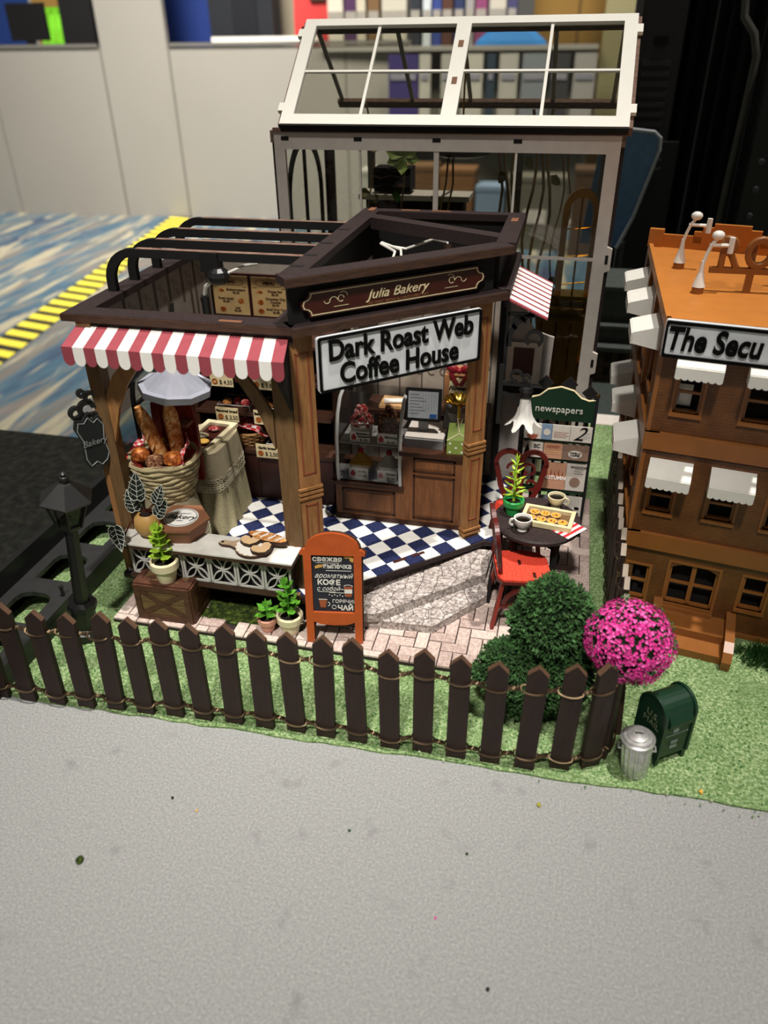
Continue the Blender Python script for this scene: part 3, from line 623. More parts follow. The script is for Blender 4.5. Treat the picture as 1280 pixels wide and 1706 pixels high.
# left wall: wallpaper above an arched glass opening
mb = MB(); mb.X = Matrix(((0, 0, -1, -4.8), (1, 0, 0, 0), (0, 1, 0, 0), (0, 0, 0, 1)))
ar = [(8.1+.95*math.cos(a)+.3, 2.35+.75*math.sin(a)) for a in [PI-PI*i/16 for i in range(17)]]
mb.prism([(7.1, 2.35)]+[(7.45, 2.35)]+[(7.45+.0, 2.35)]+[(8.4+.95*math.cos(a), 2.35+.75*math.sin(a)) for a in [PI-PI*i/16 for i in range(17)]]+[(9.6, 2.35), (9.6, .5), (10.08, .5), (10.08, 3.56), (8.05, 3.56), (7.1, 3.56)], 0, .05)
lw = P('side_wall', mb, M_wall, bk, world=True)
for i, y in enumerate([7.3+.36*i for i in range(8)]):
    mb = MB(); mb.box(-4.8, -4.795, y, y+.055, 3.13 if y < 9.3 else .5, 3.56); P('wall_stripe', mb, M_wstripe, lw, world=True)
    mb = MB(); mb.X = Matrix(((0, 0, 1, -4.8), (1, 0, 0, 0), (0, 1, 0, 0), (0, 0, 0, 1)))
    for j in range(1 if y < 9.3 else 5):
        z = 3.36-.42*j; mb.arc((y+.2, z), .045, .053, 0, 5.2, 12, .002, .006); mb.arc((y+.25, z-.09), .03, .037, 2, 7, 9, .002, .006); mb.arc((y+.14, z+.09), .025, .032, 2, 7, 9, .002, .006)
    P('scroll_print', mb, M_orn, lw, world=True)
mb = MB(); mb.box(-4.83, -4.82, 6.98, 9.6, .5, 3.05); P('window_pane', mb, M_glass, bk, world=True)
mb = MB(); mb.X = Matrix(((0, 0, 1, -4.8), (1, 0, 0, 0), (0, 1, 0, 0), (0, 0, 0, 1)))
mb.arc((8.4, 2.35), .91, .96, 0, PI, 20, .0, .04, .79); mb.arc((8.4, 2.35), .42, .45, 0, PI, 14, .0, .04, .79); mb.box(7.44, 7.48, .5, 2.35, 0, .04); mb.box(9.32, 9.36, .5, 2.35, 0, .04); mb.box(8.38, 8.42, 2.35, 2.7, 0, .04); mb.box(7.5, 9.3, 2.33, 2.37, 0, .04)
P('window_frame', mb, M_black, bk, world=True)
mb = MB(); mb.tube([(-4.79, 6.98, 2.55), (-4.4, 7.5, 3.0), (-4.15, 7.9, 3.3)], .03, 6); P('stay_rod', mb, M_black, bk, world=True)
# right grey wall panel beside the shop
mb = MB(); mb.X = TR(0, 10.05, 0) @ V3
mb.prism([(-.72, .46), (-.1, .46), (-.06, 2.0), (-.04, 2.62), (-.12, 2.64), (-.3, 2.7), (-.45, 2.9), (-.47, 3.1), (-.72, 3.1)], -.05, 0); rw = P('annex_wall', mb, M_sgrey, bk, world=True)
mb = MB(); mb.box(-.66, -.18, 9.98, 10.0, 1.98, 2.55); P('picture_mount', mb, M_framesh, rw, world=True)
mb = MB(); mb.box(-.55, -.28, 9.965, 9.98, 2.1, 2.48); P('picture', mb, mat('mulled_red', '45201c', .5), rw, world=True)
mb = MB(); mb.box(-.74, -.08, 9.9, 9.97, 1.86, 1.96); P('beam', mb, M_blackm, rw, world=True)
mb = MB(); mb.box(-.76, -.66, 9.93, 10.03, .45, 3.57); P('black_post', mb, M_blackm, bk, world=True)
# --- ledge, lattice
mb = MB(); mb.box(-4.78, -2.6, 6.5, 6.9, 1.03, 1.05); led = P('counter_ledge', mb, mat('ledge_white', 'cfccc4', .6), bk, world=True)
mb = MB(); mb.box(-4.78, -2.6, 6.5, 6.9, .985, 1.03); P('ledge_edge', mb, M_edge, led, world=True)
mb = MB(); mb.box(-4.66, -2.66, 6.64, 6.68, .56, .985); P('lattice_back', mb, M_blackm, bk, world=True)
mb = MB(); mb.box(-4.7, -2.64, 6.58, 6.68, .5, .56); P('lattice_sill', mb, M_edge, bk, world=True)
pw = .334; lm = None
for k in range(6):
    if lm is None:
        m = MB(); m.X = V3; h = .2; a = pw/2-.004
        m.box(-a, a, -h, -h+.022, 0, .02); m.box(-a, a, h-.022, h, 0, .02); m.box(-a, -a+.025, -h, h, 0, .02); m.box(a-.025, a, -h, h, 0, .02)
        rr_ = a-.018; ky = (h-.018)/rr_
        for sx_, sy_, a0 in ((0, 1, PI), (0, -1, 0), (1, 0, PI/2), (-1, 0, -PI/2)): m.arc((sx_*rr_, sy_*rr_*ky), rr_-.013, rr_, a0, a0+PI, 16, 0, .018-.003*abs(sx_), ky)
        lm = m.mesh('lattice_panel', mat('lattice_grey', 'b4b2ad', .6))
    o = P('lattice_panel', lm, None, bk); o.location = Vector((-4.49+k*pw, 6.61, .775))-Vector((-2.5, 8.3, 0))
# --- plaque
mb = MB(); X = DG @ TR(0, -.02, 0)
pq = [(.225, 3.955), (.218, 3.915), (.19, 3.885), (.15, 3.872), (.135, 3.83), (.15, 3.788), (.19, 3.775), (.218, 3.745), (.225, 3.705), (2.175, 3.705), (2.182, 3.745), (2.21, 3.775), (2.25, 3.788), (2.265, 3.83), (2.25, 3.872), (2.21, 3.885), (2.182, 3.915), (2.175, 3.955)]
mb.X = X @ V3; mb.prism(pq, 0, .03); pla = P('name_plaque', mb, M_choc, bk, world=True)
mb = MB(); mb.X = X @ TR(0, -.032, 0) @ V3; c = (1.2, 3.83)
q1 = [(c[0]+(x-c[0])*.985, c[1]+(y-c[1])*.88) for x, y in pq]; q2 = [(c[0]+(x-c[0])*.975, c[1]+(y-c[1])*.8) for x, y in pq]
for i in range(18):
    j = (i+1) % 18; mb.prism([q1[i], q1[j], q2[j], q2[i]], 0, .004)
P('plaque_line', mb, M_pap, pla, world=True)
XL = wm(pla).inverted()
text('Julia Bakery', .135, M_pap, pla, XL @ X @ TR(1.2, -.036, 3.835) @ UP, sx=1.1, shear=.35, depth=.006)
text('THE FINEST BREAD & CAKES EVERY DAY', .04, mat('dim_gilt', '8a5c3a', .6), pla, XL @ X @ TR(1.2, -.036, 3.75) @ UP, depth=.004)
mb = MB(); mb.X = X @ TR(0, -.034, 0) @ V3
for cx_, sg in ((.56, 1), (1.84, -1)):
    mb.arc((cx_, 3.85), .028, .035, 0, 5.5, 14, 0, .004); mb.arc((cx_-sg*.08, 3.83), .04, .047, .3, 2.9, 10, 0, .004); mb.arc((cx_-sg*.15, 3.85), .03, .036, 3.3, 6, 8, 0, .004); mb.arc((cx_+sg*.02, 3.86), .05, .056, .2, 2.2, 8, 0, .004); mb.box(cx_-.08, cx_+.08, 3.775, 3.779, 0, .004)
P('plaque_scroll', mb, M_pap, pla, world=True)
# --- striped awning
aw = P('awning', MB().box(-4.86, -2.52, 6.84, 6.86, 3.46, 3.55), M_drk, bk, world=False)
aw.data.transform(wm(bk).inverted())
n = 19; xa, xb = -4.86, -2.56; ya, za, yb, zb = 6.86, 3.53, 6.46, 3.425; xa2, xb2 = -4.82, -2.48
for i in range(n):
    m = M_red if i % 2 == 0 else M_wht
    u0, u1 = i/n, (i+1)/n; T0, T1 = xa+(xb-xa)*u0, xa+(xb-xa)*u1; B0, B1 = xa2+(xb2-xa2)*u0, xa2+(xb2-xa2)*u1
    mb = MB(); th = .012
    mb.add([(T0, ya, za), (T1, ya, za), (B1, yb, zb), (B0, yb, zb), (T0, ya, za-th), (T1, ya, za-th), (B1, yb, zb-th), (B0, yb, zb-th)], [(0, 3, 2, 1), (4, 5, 6, 7), (0, 1, 5, 4), (1, 2, 6, 5), (2, 3, 7, 6), (3, 0, 4, 7)])
    r = (B1-B0)/2; sc = [(B0, zb), (B0, zb-.13)]+[(B0+r-r*math.cos(a), zb-.13-r*1.1*math.sin(a)) for a in [PI*k/8 for k in range(1, 8)]]+[(B1, zb-.13), (B1, zb)]
    mb.X = TR(0, yb+.006, 0) @ RX(0) @ V3; mb.prism(sc, 0, .012); P('stripe', mb, m, aw, world=True)
mb = MB(); mb.X = TR(-4.8, 0, 0); mb.add([(0, 6.5, 3.25), (0, 6.85, 3.1), (0, 6.85, 3.5), (.04, 6.5, 3.25), (.04, 6.85, 3.1), (.04, 6.85, 3.5)], [(0, 1, 2), (3, 5, 4), (0, 3, 4, 1), (1, 4, 5, 2), (2, 5, 3, 0)]); P('awning_bracket', mb, M_blackm, aw, world=True)
mb = MB(); mb.X = TR(-2.6, 0, 0); mb.add([(0, 6.5, 3.25), (0, 6.85, 2.75), (0, 6.85, 3.5), (.04, 6.5, 3.25), (.04, 6.85, 2.75), (.04, 6.85, 3.5)], [(0, 1, 2), (3, 5, 4), (0, 3, 4, 1), (1, 4, 5, 2), (2, 5, 3, 0)]); P('awning_bracket', mb, M_blackm, aw, world=True)
# right awning, stripes run across
aw2 = P('side_awning', MB().box(-.62, -.6, 8.62, 10.15, 3.42, 3.52), M_drk, bk); aw2.data.transform(wm(bk).inverted())
n = 17
for i in range(n):
    y0, y1 = 8.62+1.55*i/n, 8.62+1.55*(i+1)/n; m = M_red if i % 2 == 0 else M_wht
    if i % 2 == 0: y1 -= .03
    else: y0 -= .03
    mb = MB(); a = (-.6, 3.52); b = (-.13, 3.31)
    mb.add([(a[0], y0, a[1]), (a[0], y1, a[1]), (b[0], y1, b[1]), (b[0], y0, b[1]), (a[0], y0, a[1]-.02), (a[0], y1, a[1]-.02), (b[0], y1, b[1]-.02), (b[0], y0, b[1]-.02)], [(0, 3, 2, 1), (4, 5, 6, 7), (0, 1, 5, 4), (1, 2, 6, 5), (2, 3, 7, 6), (3, 0, 4, 7)]); P('stripe', mb, m, aw2, world=True)
mb = MB(); mb.X = TR(0, 8.78, 0) @ V3   # scroll bracket
mb.arc((-.22, 2.98), .3, .36, PI/2+.2, PI+.2, 14, -.02, .02); mb.arc((-.26, 3.02), .07, .11, -1, 4, 14, -.02, .02); mb.box(-.6, -.56, 2.5, 3.45, -.02, .02); mb.box(-.58, -.14, 3.28, 3.32, -.02, .02); mb.arc((-.45, 3.2), .05, .09, 0, 4.5, 12, -.02, .02)
P('scroll_bracket', mb, M_black, aw2, world=True)
# hanging lamp on bracket, part of the model
lb = MB(); lb.X = TR(0, 8.6, 0) @ V3; lb.box(-.62, -.57, 2.0, 2.75, -.025, .025); lb.box(-.6, -.24, 2.5, 2.54, -.02, .02)
lb.arc((-.6, 2.1), .28, .32, .05, PI/2, 12, -.02, .02); lb.arc((-.42, 2.62), .05, .08, 0, 5, 12, -.02, .02); lb.arc((-.3, 2.6), .03, .055, 0, 5, 10, -.02, .02)
wl = P('wall_lamp', lb, M_black, bk, world=True)
mb = MB(); mb.lathe([(.02, .12), (.07, .11), (.085, .07), (.07, .05), (.075, .0), (.06, -.02)], 16, (-.29, 8.6, 2.38)); P('lamp_cap', mb, M_black, wl, world=True, smooth=True)
mb = MB(); vs = []; fs = []; N = 48; prof = [(.055, 2.37), (.07, 2.27), (.085, 2.17), (.11, 2.1), (.16, 2.03)]
for j, (r, z) in enumerate(prof):
    for k in range(N):
        a = 2*PI*k/N; pz = math.cos(6*a); rr = r*(1+.10*pz*j/2.5+(.28*max(pz, 0) if j == 4 else 0)); zz = z-(.05*pz if j == 4 else 0)-(.02*pz if j == 3 else 0); vs.append((-.29+rr*math.cos(a), 8.6+rr*math.sin(a), zz))
for j in range(4):
    for k in range(N): fs.append((j*N+k, j*N+(k+1) % N, (j+1)*N+(k+1) % N, (j+1)*N+k))
mb.add(vs, fs); mb.add([(x*.985-.29*.015, y, z-.004) for x, y, z in vs], [f[::-1] for f in fs]); P('lamp_shade', mb, M_bulb, wl, world=True, smooth=True)
# cables and led pucks at the roof
for pts in ([(-2.28, 8.2, 3.7), (-2.1, 8.4, 3.74), (-1.95, 8.75, 3.8), (-1.98, 9.1, 3.86), (-2.2, 9.3, 3.9)], [(-2.28, 8.3, 3.7), (-2.0, 8.5, 3.74), (-1.86, 8.9, 3.8), (-1.93, 9.2, 3.86), (-2.2, 9.35, 3.9)], [(-2.2, 9.4, 3.86), (-1.9, 9.35, 3.84), (-1.6, 9.55, 3.92), (-1.42, 9.5, 3.9), (-1.35, 9.3, 3.7)]):
    mb = MB(); mb.tube(pts, .016, 6); P('white_cable', mb, M_cable, bk, world=True, smooth=True)
mb = MB(); mb.tube([(-1.42, 9.48, 3.88), (-1.4, 9.42, 3.72)], .06, 8); P('cable_socket', mb, M_edge, bk, world=True)
mb = MB(); mb.box(-2.3, -1.5, 8.45, 8.75, 3.56, 3.66); P('light_box', mb, M_framesh, bk, world=True)
mb = MB(); mb.X = TR(-3.65, 7.66, 4.02); mb.box(-.1, .1, -.08, .06, -.1, .1); mb.X = TR(-3.57, 7.62, 3.88); mb.ball((0, 0, 0), .12, (1, 1, .8), 10, 6); P('spot_holder', mb, M_black, bk, world=True)
for pts, q in (([(-3.72, 7.7, 3.78), (-3.8, 7.75, 3.72), (-3.85, 7.8, 3.62)], .022), ([(-3.5, 7.62, 3.9), (-3.3, 7.7, 3.98), (-3.2, 7.8, 3.98)], .018)): mb = MB(); mb.tube(pts, q, 6); P('white_cable', mb, M_cable, bk, world=True, smooth=True)
mb = MB(); mb.tube([(-3.86, 7.82, 3.6), (-3.92, 7.95, 2.9)], .05, 8); P('drop_tube', mb, M_black, bk, world=True)
# moss patch beside the plinth
mb = MB()
for i in range(900):
    x = random.uniform(-3.95, -2.55); yf = 6.45+.1*math.sin((x+3.9)*2.2); y = random.uniform(yf, 6.93); h = random.uniform(.015, .05); a = random.uniform(-1, 1)
    mb.add([(x-.035, y, .07), (x+.035, y+.01, .07), (x+.02*a, y+.015, .07+h)], [(0, 1, 2)])
mb.prism([(-3.95, 6.52), (-3.5, 6.5), (-3.1, 6.42), (-2.55, 6.5), (-2.55, 6.95), (-3.95, 6.95)], .062, .085)
P('moss_strip', mb, M_moss, bk, world=True, kind='stuff')

# ---- stuck-on sign
sg = T('street_sign', 'white sign with raised black letters on the diagonal shop front', 'sign', (-2.56+1.2*.751+.12*.66, 6.85+1.2*.66-.12*.751, 2.95), math.radians(41.32))
def rrect(x0, x1, z0, z1, r, n=4):
    p = []
    for cx_, cz, a in ((x1-r, z1-r, 0), (x0+r, z1-r, PI/2), (x0+r, z0+r, PI), (x1-r, z0+r, 1.5*PI)): p += [(cx_+r*math.cos(a+PI/2*i/n), cz+r*math.sin(a+PI/2*i/n)) for i in range(n+1)]
    return p
mb = MB(); mb.X = V3; mb.prism(rrect(-.97, .97, -.0, .585, .03), 0, .045); P('sign_board', mb, M_signw, sg)
mb = MB(); mb.X = TR(0, -.045, 0) @ V3; o1 = rrect(-.965, .965, .005, .58, .03); o2 = rrect(-.94, .94, .03, .555, .02)
for i in range(len(o1)): j = (i+1) % len(o1); mb.prism([o1[i], o1[j], o2[j], o2[i]], 0, .02)
P('raised_border', mb, M_ink, sg)
text('Dark Roast Web', .3, M_ink, sg, TR(-.0, -.055, .42) @ UP, depth=.016, sx=.83, bold=.0065)
text('Coffee House', .305, M_ink, sg, TR(-.03, -.055, .165) @ UP, depth=.016, sx=.83, bold=.0065)

# ================================================================ THINGS INSIDE THE BAKERY
# bread shelf unit
sh = T('bread_shelf', 'dark brown bread shelf with price cards at the back of the bakery', 'shelf', (-3.5, 9.2, .452))
def bx(nm, m, *b, par=None, label=None):
    mb = MB(); mb.box(*b); return P(nm, mb, m, par, label, world=True)
bx('lower_cabinet', M_maroon, -4.7, -2.78, 8.77, 9.75, .452, 1.17, par=sh); bx('cabinet_top', M_shelf, -4.72, -2.74, 8.73, 9.78, 1.17, 1.22, par=sh)
for z in (1.7, 2.18): bx('shelf_board', M_shelf, -4.7, -2.78, 8.78, 9.75, z, z+.05, par=sh)
bx('side_panel', M_counterd, -2.8, -2.74, 8.95, 9.75, 1.22, 2.7, par=sh); bx('side_panel', M_counterd, -4.72, -4.66, 8.8, 9.75, 1.22, 2.7, par=sh); bx('back_panel', M_blackm, -4.7, -2.78, 9.72, 9.76, 1.22, 2.7, par=sh); bx('top_board', M_shelf, -4.7, -2.76, 8.85, 9.76, 2.66, 2.7, par=sh)
bx('panel_groove', M_blackm, -3.86, -3.85, 8.765, 8.77, .46, 1.16, par=sh)
for i in range(2): bx('slot_tab', M_pap, -2.775, -2.73, 8.9, 9.0, .8-.25*i, .83-.25*i, par=sh)
cards = [(-4.38, 2.2, '$ 4.50', '', 'pretzel'), (-3.8, 2.2, '$ 3.80', '', 'pastry'), (-4.36, 1.7, '$ 3.50', 'Flavored bread', 'knotted buns'), (-3.82, 1.7, '$ 2.60', 'Baked cupcake', 'round bun'), (-4.42, 1.2, '$ 2.50', '', 'roll'), (-3.84, 1.2, '$ 2.50', 'Garlic bread', 'dark loaf')]
for i, (x, z, pr_, nm, pic) in enumerate(cards):
    row = {2.2: 'top', 1.7: 'middle', 1.2: 'lowest'}[z]
    c = T('price_card', 'cream price card %s with %s picture on the %s bread shelf' % (pr_.replace('$ ', '$'), pic, row), 'price card', (x+.16, 8.71, z-.06), group='price cards on the bread shelf')
    mb = MB(); mb.X = V3; mb.box(-.16, .16, 0, .2, 0, .012); P('card', mb, M_pap, c)
    text(pr_, .085, M_ink, c, TR(.06, -.016, .06) @ UP, depth=.003, sx=.85)
    if nm: text(nm, .05, M_ink, c, TR(0, -.016, .15) @ UP, depth=.003, bold=.002)
    mb = MB(); mb.X = TR(-.095, -.012, .065) @ V3; mb.arc((0, 0), .018 if 'pret' in pic else 0., .042, 0, 2*PI, 10, 0, .004); P('picture', mb, M_bun, c)
def tray(x, y, z, w_, d_, label):
    t = T('bread_tray', label, 'tray', (x, y, z), group='trays on the bread shelf'); mb = MB(); mb.box(-w_/2, w_/2, -d_/2, d_/2, 0, .012); P('tray_floor', mb, M_shelf, t)
    mb = MB(); c = [(-w_/2, -d_/2, .08), (w_/2, -d_/2, .08), (w_/2, d_/2, .08), (-w_/2, d_/2, .08), (-w_/2, -d_/2, .08)]; mb.tube(c, .006, 4)
    for p in c[:4]: mb.tube([p, (p[0], p[1], 0)], .006, 4)
    P('wire_rim', mb, M_silver, t)
def bun(x, y, z, r, sc, m, label, grp, rz=0., name='bread_roll', cat='bread'):
    mb = MB(); mb.ball((0, 0, r*sc[2]), r, sc, 12, 7, .06); o = P(name, mb, m, loc=(x, y, z), rz=rz, smooth=True); tag(o, label, cat, grp)
for (x, z, k, lb, m) in ((-4.15, 1.75, 3, 'wire-rimmed tray of fruit buns on the middle shelf, left', M_berry), (-3.55, 1.75, 3, 'wire-rimmed tray of cupcakes on the middle shelf, right', M_bun), (-3.5, 1.22, 4, 'wire-rimmed tray of garlic breads on the lowest shelf', M_bun), (-4.2, 2.23, 3, 'wire-rimmed tray on the top shelf, left', M_bun), (-3.55, 2.23, 3, 'wire-rimmed tray on the top shelf, right', M_bun)):
    tray(x, 8.98, z, .46, .34, lb)
    for j in range(k):
        if z == 1.22: bun(x-.15+.1*j, 8.95, z+.013, .05, (.7, 2.2, .7), m, ('first', 'second', 'third', 'fourth')[j]+' glazed garlic bread from the left in the lowest shelf tray', 'garlic breads', .5, 'garlic_bread')
        else: bun(x-.13+.13*j, 8.93+.05*(j % 2), z+.013, .065, (1, 1, .9), m if j else M_crust, ('left', 'middle', 'right')[j]+' round bun in '+lb.replace('wire-rimmed ', 'the '), 'buns in '+lb.split(' on ')[0].replace('wire-rimmed ', ''))
def wicker(t, x0, x1, h, n=18, m=M_wick, lay=7, sy=.7, top=1.15):
    for k in range(lay):
        z = h*(k+.5)/lay; rr = x0+(x1-x0)*k/(lay-1); mb = MB()
        mb.tube([((rr+.008*(-1)**(i+k))*math.cos(2*PI*i/n), (rr+.008*(-1)**(i+k))*math.sin(2*PI*i/n)*sy, z) for i in range(n+1)], h/lay*.62, 6, False); P('woven_row', mb, m, t, smooth=True)
    mb = MB(); mb.X = Matrix.Diagonal((1, sy, 1, 1)); mb.lathe([(x0*.9, 0), (x0*.96, .02)], 20); P('basket_floor', mb, m, t)
wb = T('wicker_basket', 'small brown wicker basket lined with checked cloth on the lowest shelf', 'basket', (-4.02, 8.95, 1.222), .25); wicker(wb, .18, .29, .22)
def cloth(parent, pts, m0, m1, name='cloth', n=10, world=False):
    pass
def gingham(x, y, z, sx_, sy_, h, rz, label, seed=1, name='checked_napkin', tilt=0., rx=0.):
    random.seed(seed); N = 14; vs = []; fs = []
    ph = random.uniform(0, 6)
    for i in range(N+1):
        for j in range(N+1):
            u, v = i/N-.5, j/N-.5; vs.append((u*sx_, v*sy_, h*(math.sin(u*7+ph)*.5+math.sin(v*6+u*5+ph)*.5)))
    mb = MB(); mb.v = vs
    for i in range(N):
        for j in range(N): mb.f.append((i*(N+1)+j, (i+1)*(N+1)+j, (i+1)*(N+1)+j+1, i*(N+1)+j+1)); mb.mi.append(0 if (i//2+j//2) % 2 else (1 if (i//2) % 2 else 2))
    mb.cur = 1; me = mb.mesh(name, [M_napr, M_napw, mat('napkin_rose', 'd08a8a', .8)], True)
    o = P(name, me, None); o.location = (x, y, z); o.rotation_euler = (rx, tilt, rz); tag(o, label, 'napkin')
    md = o.modifiers.new('thick', 'SOLIDIFY'); md.thickness = .008; return o
gingham(-3.94, 8.95, 1.5, .44, .34, .05, .3, 'red and white checked cloth bunched in the wicker basket', 4, tilt=.5)
for j, (x, y) in enumerate(((-4.24, 8.93), (-4.1, 8.9), (-4.18, 9.07))): bun(x, y, 1.42+.03*j, .08, (1.2, .8, .75), M_bun, ('left', 'right', 'rear')[j]+' brown roll at the left end of the wicker basket', 'rolls in the wicker basket', .4*j)
# menu boards
for i, (x0, lb, rows) in enumerate(((-4.55, 'framed menu board with a croissant and a round loaf, left one', [('Buttercroissant', '$2.50'), ('Rustic bread', '$3.50'), ('Loaf', '$3.50')]), (-4.02, 'framed menu board listing cheese ball and cookies', [('Cheese Ball', '$2.50'), ('Chocolate Chip\nCookies', '$3.50'), ('Small Fruit Tart', '$3.80')]))):
    t = T('menu_board', lb, 'menu', (x0+.25, 9.98, 2.72), group='menu boards on the back wall')
    t.location = (-4.5, 9.98, 2.68) if i == 0 else (-3.93, 9.98, 2.68)
    mb = MB(); mb.X = V3; mb.box(-.28, .28, 0, .6, 0, .05); P('frame', mb, M_maroon, t)
    mb = MB(); mb.X = TR(0, -.05, 0) @ V3; mb.box(-.26, .26, .03, .57, 0, .006); P('menu_sheet', mb, mat('menu_paper', 'b89a68', .8), t)
    text('MENU', .06, M_brnink, t, TR(0, -.06, .49) @ UP, bold=.003, depth=.003)
    mb = MB(); mb.X = TR(0, -.056, 0) @ V3
    for a, b, c, d in ((-.16, .16, .445, .45), (-.16, .16, .53, .535), (-.24, -.18, .42, .425), (.18, .24, .42, .425)): mb.box(a, b, c, d, 0, .003)
    mb.arc((0, .535), .03, .036, 0, PI, 8, 0, .003); mb.arc((-.16, .49), .03, .036, PI/2, 1.5*PI, 8, 0, .003); mb.arc((.16, .49), .03, .036, -PI/2, PI/2, 8, 0, .003); P('ornament', mb, M_brnink, t)
    for k, (a, b) in enumerate(rows):
        fl = (k == 1 and i == 0); sx_ = -1 if fl else 1
        text(a+'\n'+b, .045, M_brnink, t, TR(.08*sx_, -.06, .36-.125*k) @ UP, depth=.003, bold=.001)
        mb = MB(); mb.X = TR(-.14*sx_, -.056, .35-.125*k) @ V3; mb.arc((0, 0), 0, .045, 0, 2*PI if k else PI, 10, 0, .005, .8); P('food_picture', mb, M_bun, t)
# cloth covered stool + table
def drape(name, label, cx_, cy_, rx_, ry_, zt, zb, fl, m, cat, folds, seed, rect=False):
    t = T(name, label, cat, (cx_, cy_, zb)); random.seed(seed); N = 96; vs = []; fs = []; L = 9
    def R(a):
        if not rect: return rx_*math.cos(a), ry_*math.sin(a)
        c, s = math.cos(a), math.sin(a); q = (abs(c)**5+abs(s)**5)**(-.2); return rx_*c*q, ry_*s*q
    for j in range(L+1):
        v = j/L
        for k in range(N):
            a = 2*PI*k/N; x, y = R(a); f = 1+(fl*v+.075*v*math.sin(folds*a+1.2*math.sin(3*a)+seed)); vs.append((x*f, y*f, (zt-zb)*(1-v)+.0))
    for j in range(L):
        for k in range(N): fs.append((j*N+k, (j+1)*N+k, (j+1)*N+(k+1) % N, j*N+(k+1) % N))
    fs.append(tuple(range(N))); mb = MB(); mb.add(vs, fs); o = P('cloth', mb, m, t, smooth=True)
    return t, R, o
tb, Rt, _ = drape('display_table_small', 'cloth-draped display table with lace edge inside the bakery', -4.3, 8.2, .3, .42, 1.6, .46, .2, M_burlap, 'table', 15, 2, True)
def lace(t, R, z0, z1, fl, N=120, a0=0, a1=2*PI, rows=3):
    mb = MB(); 
    for k in range(N):
        a = a0+(a1-a0)*k/N; x, y = R(a); 
        for r in range(rows):
            z = z0+(z1-z0)*(r+.5)/rows; q = 1.02+fl*(1-z)
            X = TR(x*q*1.03, y*q*1.03, z) @ RZ(math.atan2(y, x)-PI/2) @ V3; mb.X = X; h = (z1-z0)/rows*.55
            mb.arc((0, 0), h*.55, h*.8, 0, 2*PI, 6, -.004, .004)
        mb.arc((0, -(z1-z0)/rows*rows/2+.0), .012, .03, 0, 2*PI, 6, -.004, .004)
    P('lace_edge', mb, M_lace, t, kind='stuff')
lace(tb, lambda a: tuple(v*1.06 for v in Rt(a)), .62, .82, .05, 64)
mb = MB(); vs = []; N = 72
def overcloth(t, R, zt, zb, fl, amp, folds, m):
    vs = []; fs = []; L = 5; N = 96
    for j in range(L+1):
        v = j/L
        for k in range(N):
            a = 2*PI*k/N; x, y = R(a); f = 1.03+fl*v+.04*v*math.sin(folds*a); vs.append((x*f, y*f, zt+(zb-zt)*v+(-.045*abs(math.sin(N/8*a)) if j == L else 0)))
    for j in range(L):
        for k in range(N): fs.append((j*N+k, (j+1)*N+k, (j+1)*N+(k+1) % N, j*N+(k+1) % N))
    fs.append(tuple(range(N))); mb = MB(); mb.add(vs, fs); P('lace_overcloth', mb, m, t, smooth=True)
overcloth(tb, Rt, 1.155, .8, .1, .04, 9, mat('lace_cloth', 'a1967a', .95, bump=.6, bs=90))
st, Rs, _ = drape('draped_stool', 'round stool hidden under pale gathered cloth below the big basket', -4.42, 7.32, .3, .26, 1.28, .46, .45, M_burlap, 'stool', 13, 5)
overcloth(st, Rs, .83, .42, .3, .04, 9, mat('lace_cloth', 'a1967a', .95)); lace(st, lambda a: tuple(v*1.24 for v in Rs(a)), .2, .42, .1, 70)
# tray on the table
t = T('biscuit_tray', 'cream tray of iced biscuits on the lace-draped table', 'tray', (-4.28, 8.22, 1.62), -.08)
for b in ((-.22, .22, -.42, -.34), (-.22, .22, .34, .42), (-.22, -.15, -.34, .34), (.15, .22, -.34, .34)): mb = MB(); mb.box(b[0], b[1], b[2], b[3], 0, .05); P('tray_rim', mb, M_cream, t)
mb = MB(); mb.box(-.15, .15, -.34, .34, 0, .012); P('tray_floor', mb, M_choc, t)
for i, (x, y, m, lb) in enumerate(((-4.27, 8.4, M_berry, 'pink-iced biscuit at the far end of the cream tray'), (-4.33, 8.18, M_cream, 'pale oval biscuit in the middle of the cream tray'), (-4.25, 8.02, M_yel, 'yellow biscuit in the cream tray, second from the near end'), (-4.36, 7.9, M_bread, 'sandy biscuit at the near end of the cream tray'))): bun(x, y, 1.64, .08, (1, .8, .35), m, lb, 'biscuits on the cream tray', 0, 'biscuit', 'biscuit')
# big basket
bb = T('bread_basket', 'large pale coiled rush basket full of baguettes', 'basket', (-4.42, 7.32, 1.29))
for k in range(9):
    z = .03+.062*k; rr = .27+.02*k-.0004*k*k; pts = []; mb = MB()
    for i in range(41): a = 2*PI*i/40; w_ = .008*math.sin(a*9+k*2); pts.append(((rr+w_)*math.cos(a), (rr+w_)*math.sin(a), z+.01*math.sin(a*5+k)))
    mb.tube(pts, .036, 7, False); P('coil', mb, M_rope, bb, smooth=True)
mb = MB(); mb.lathe([(.0, .0), (.25, .0), (.40, .5), (.39, .5), (.24, .03), (0, .03)], 24, caps=False); P('basket_wall', mb, M_rope, bb)
mb = MB(); mb.lathe([(.3, .36), (.41, .56), (.425, .565)], 28, caps=False); mb.v = [(x, y, z+.015*math.sin(9*math.atan2(y, x))) for x, y, z in mb.v]; P('gingham_lining', mb, M_napr, bb, smooth=True)
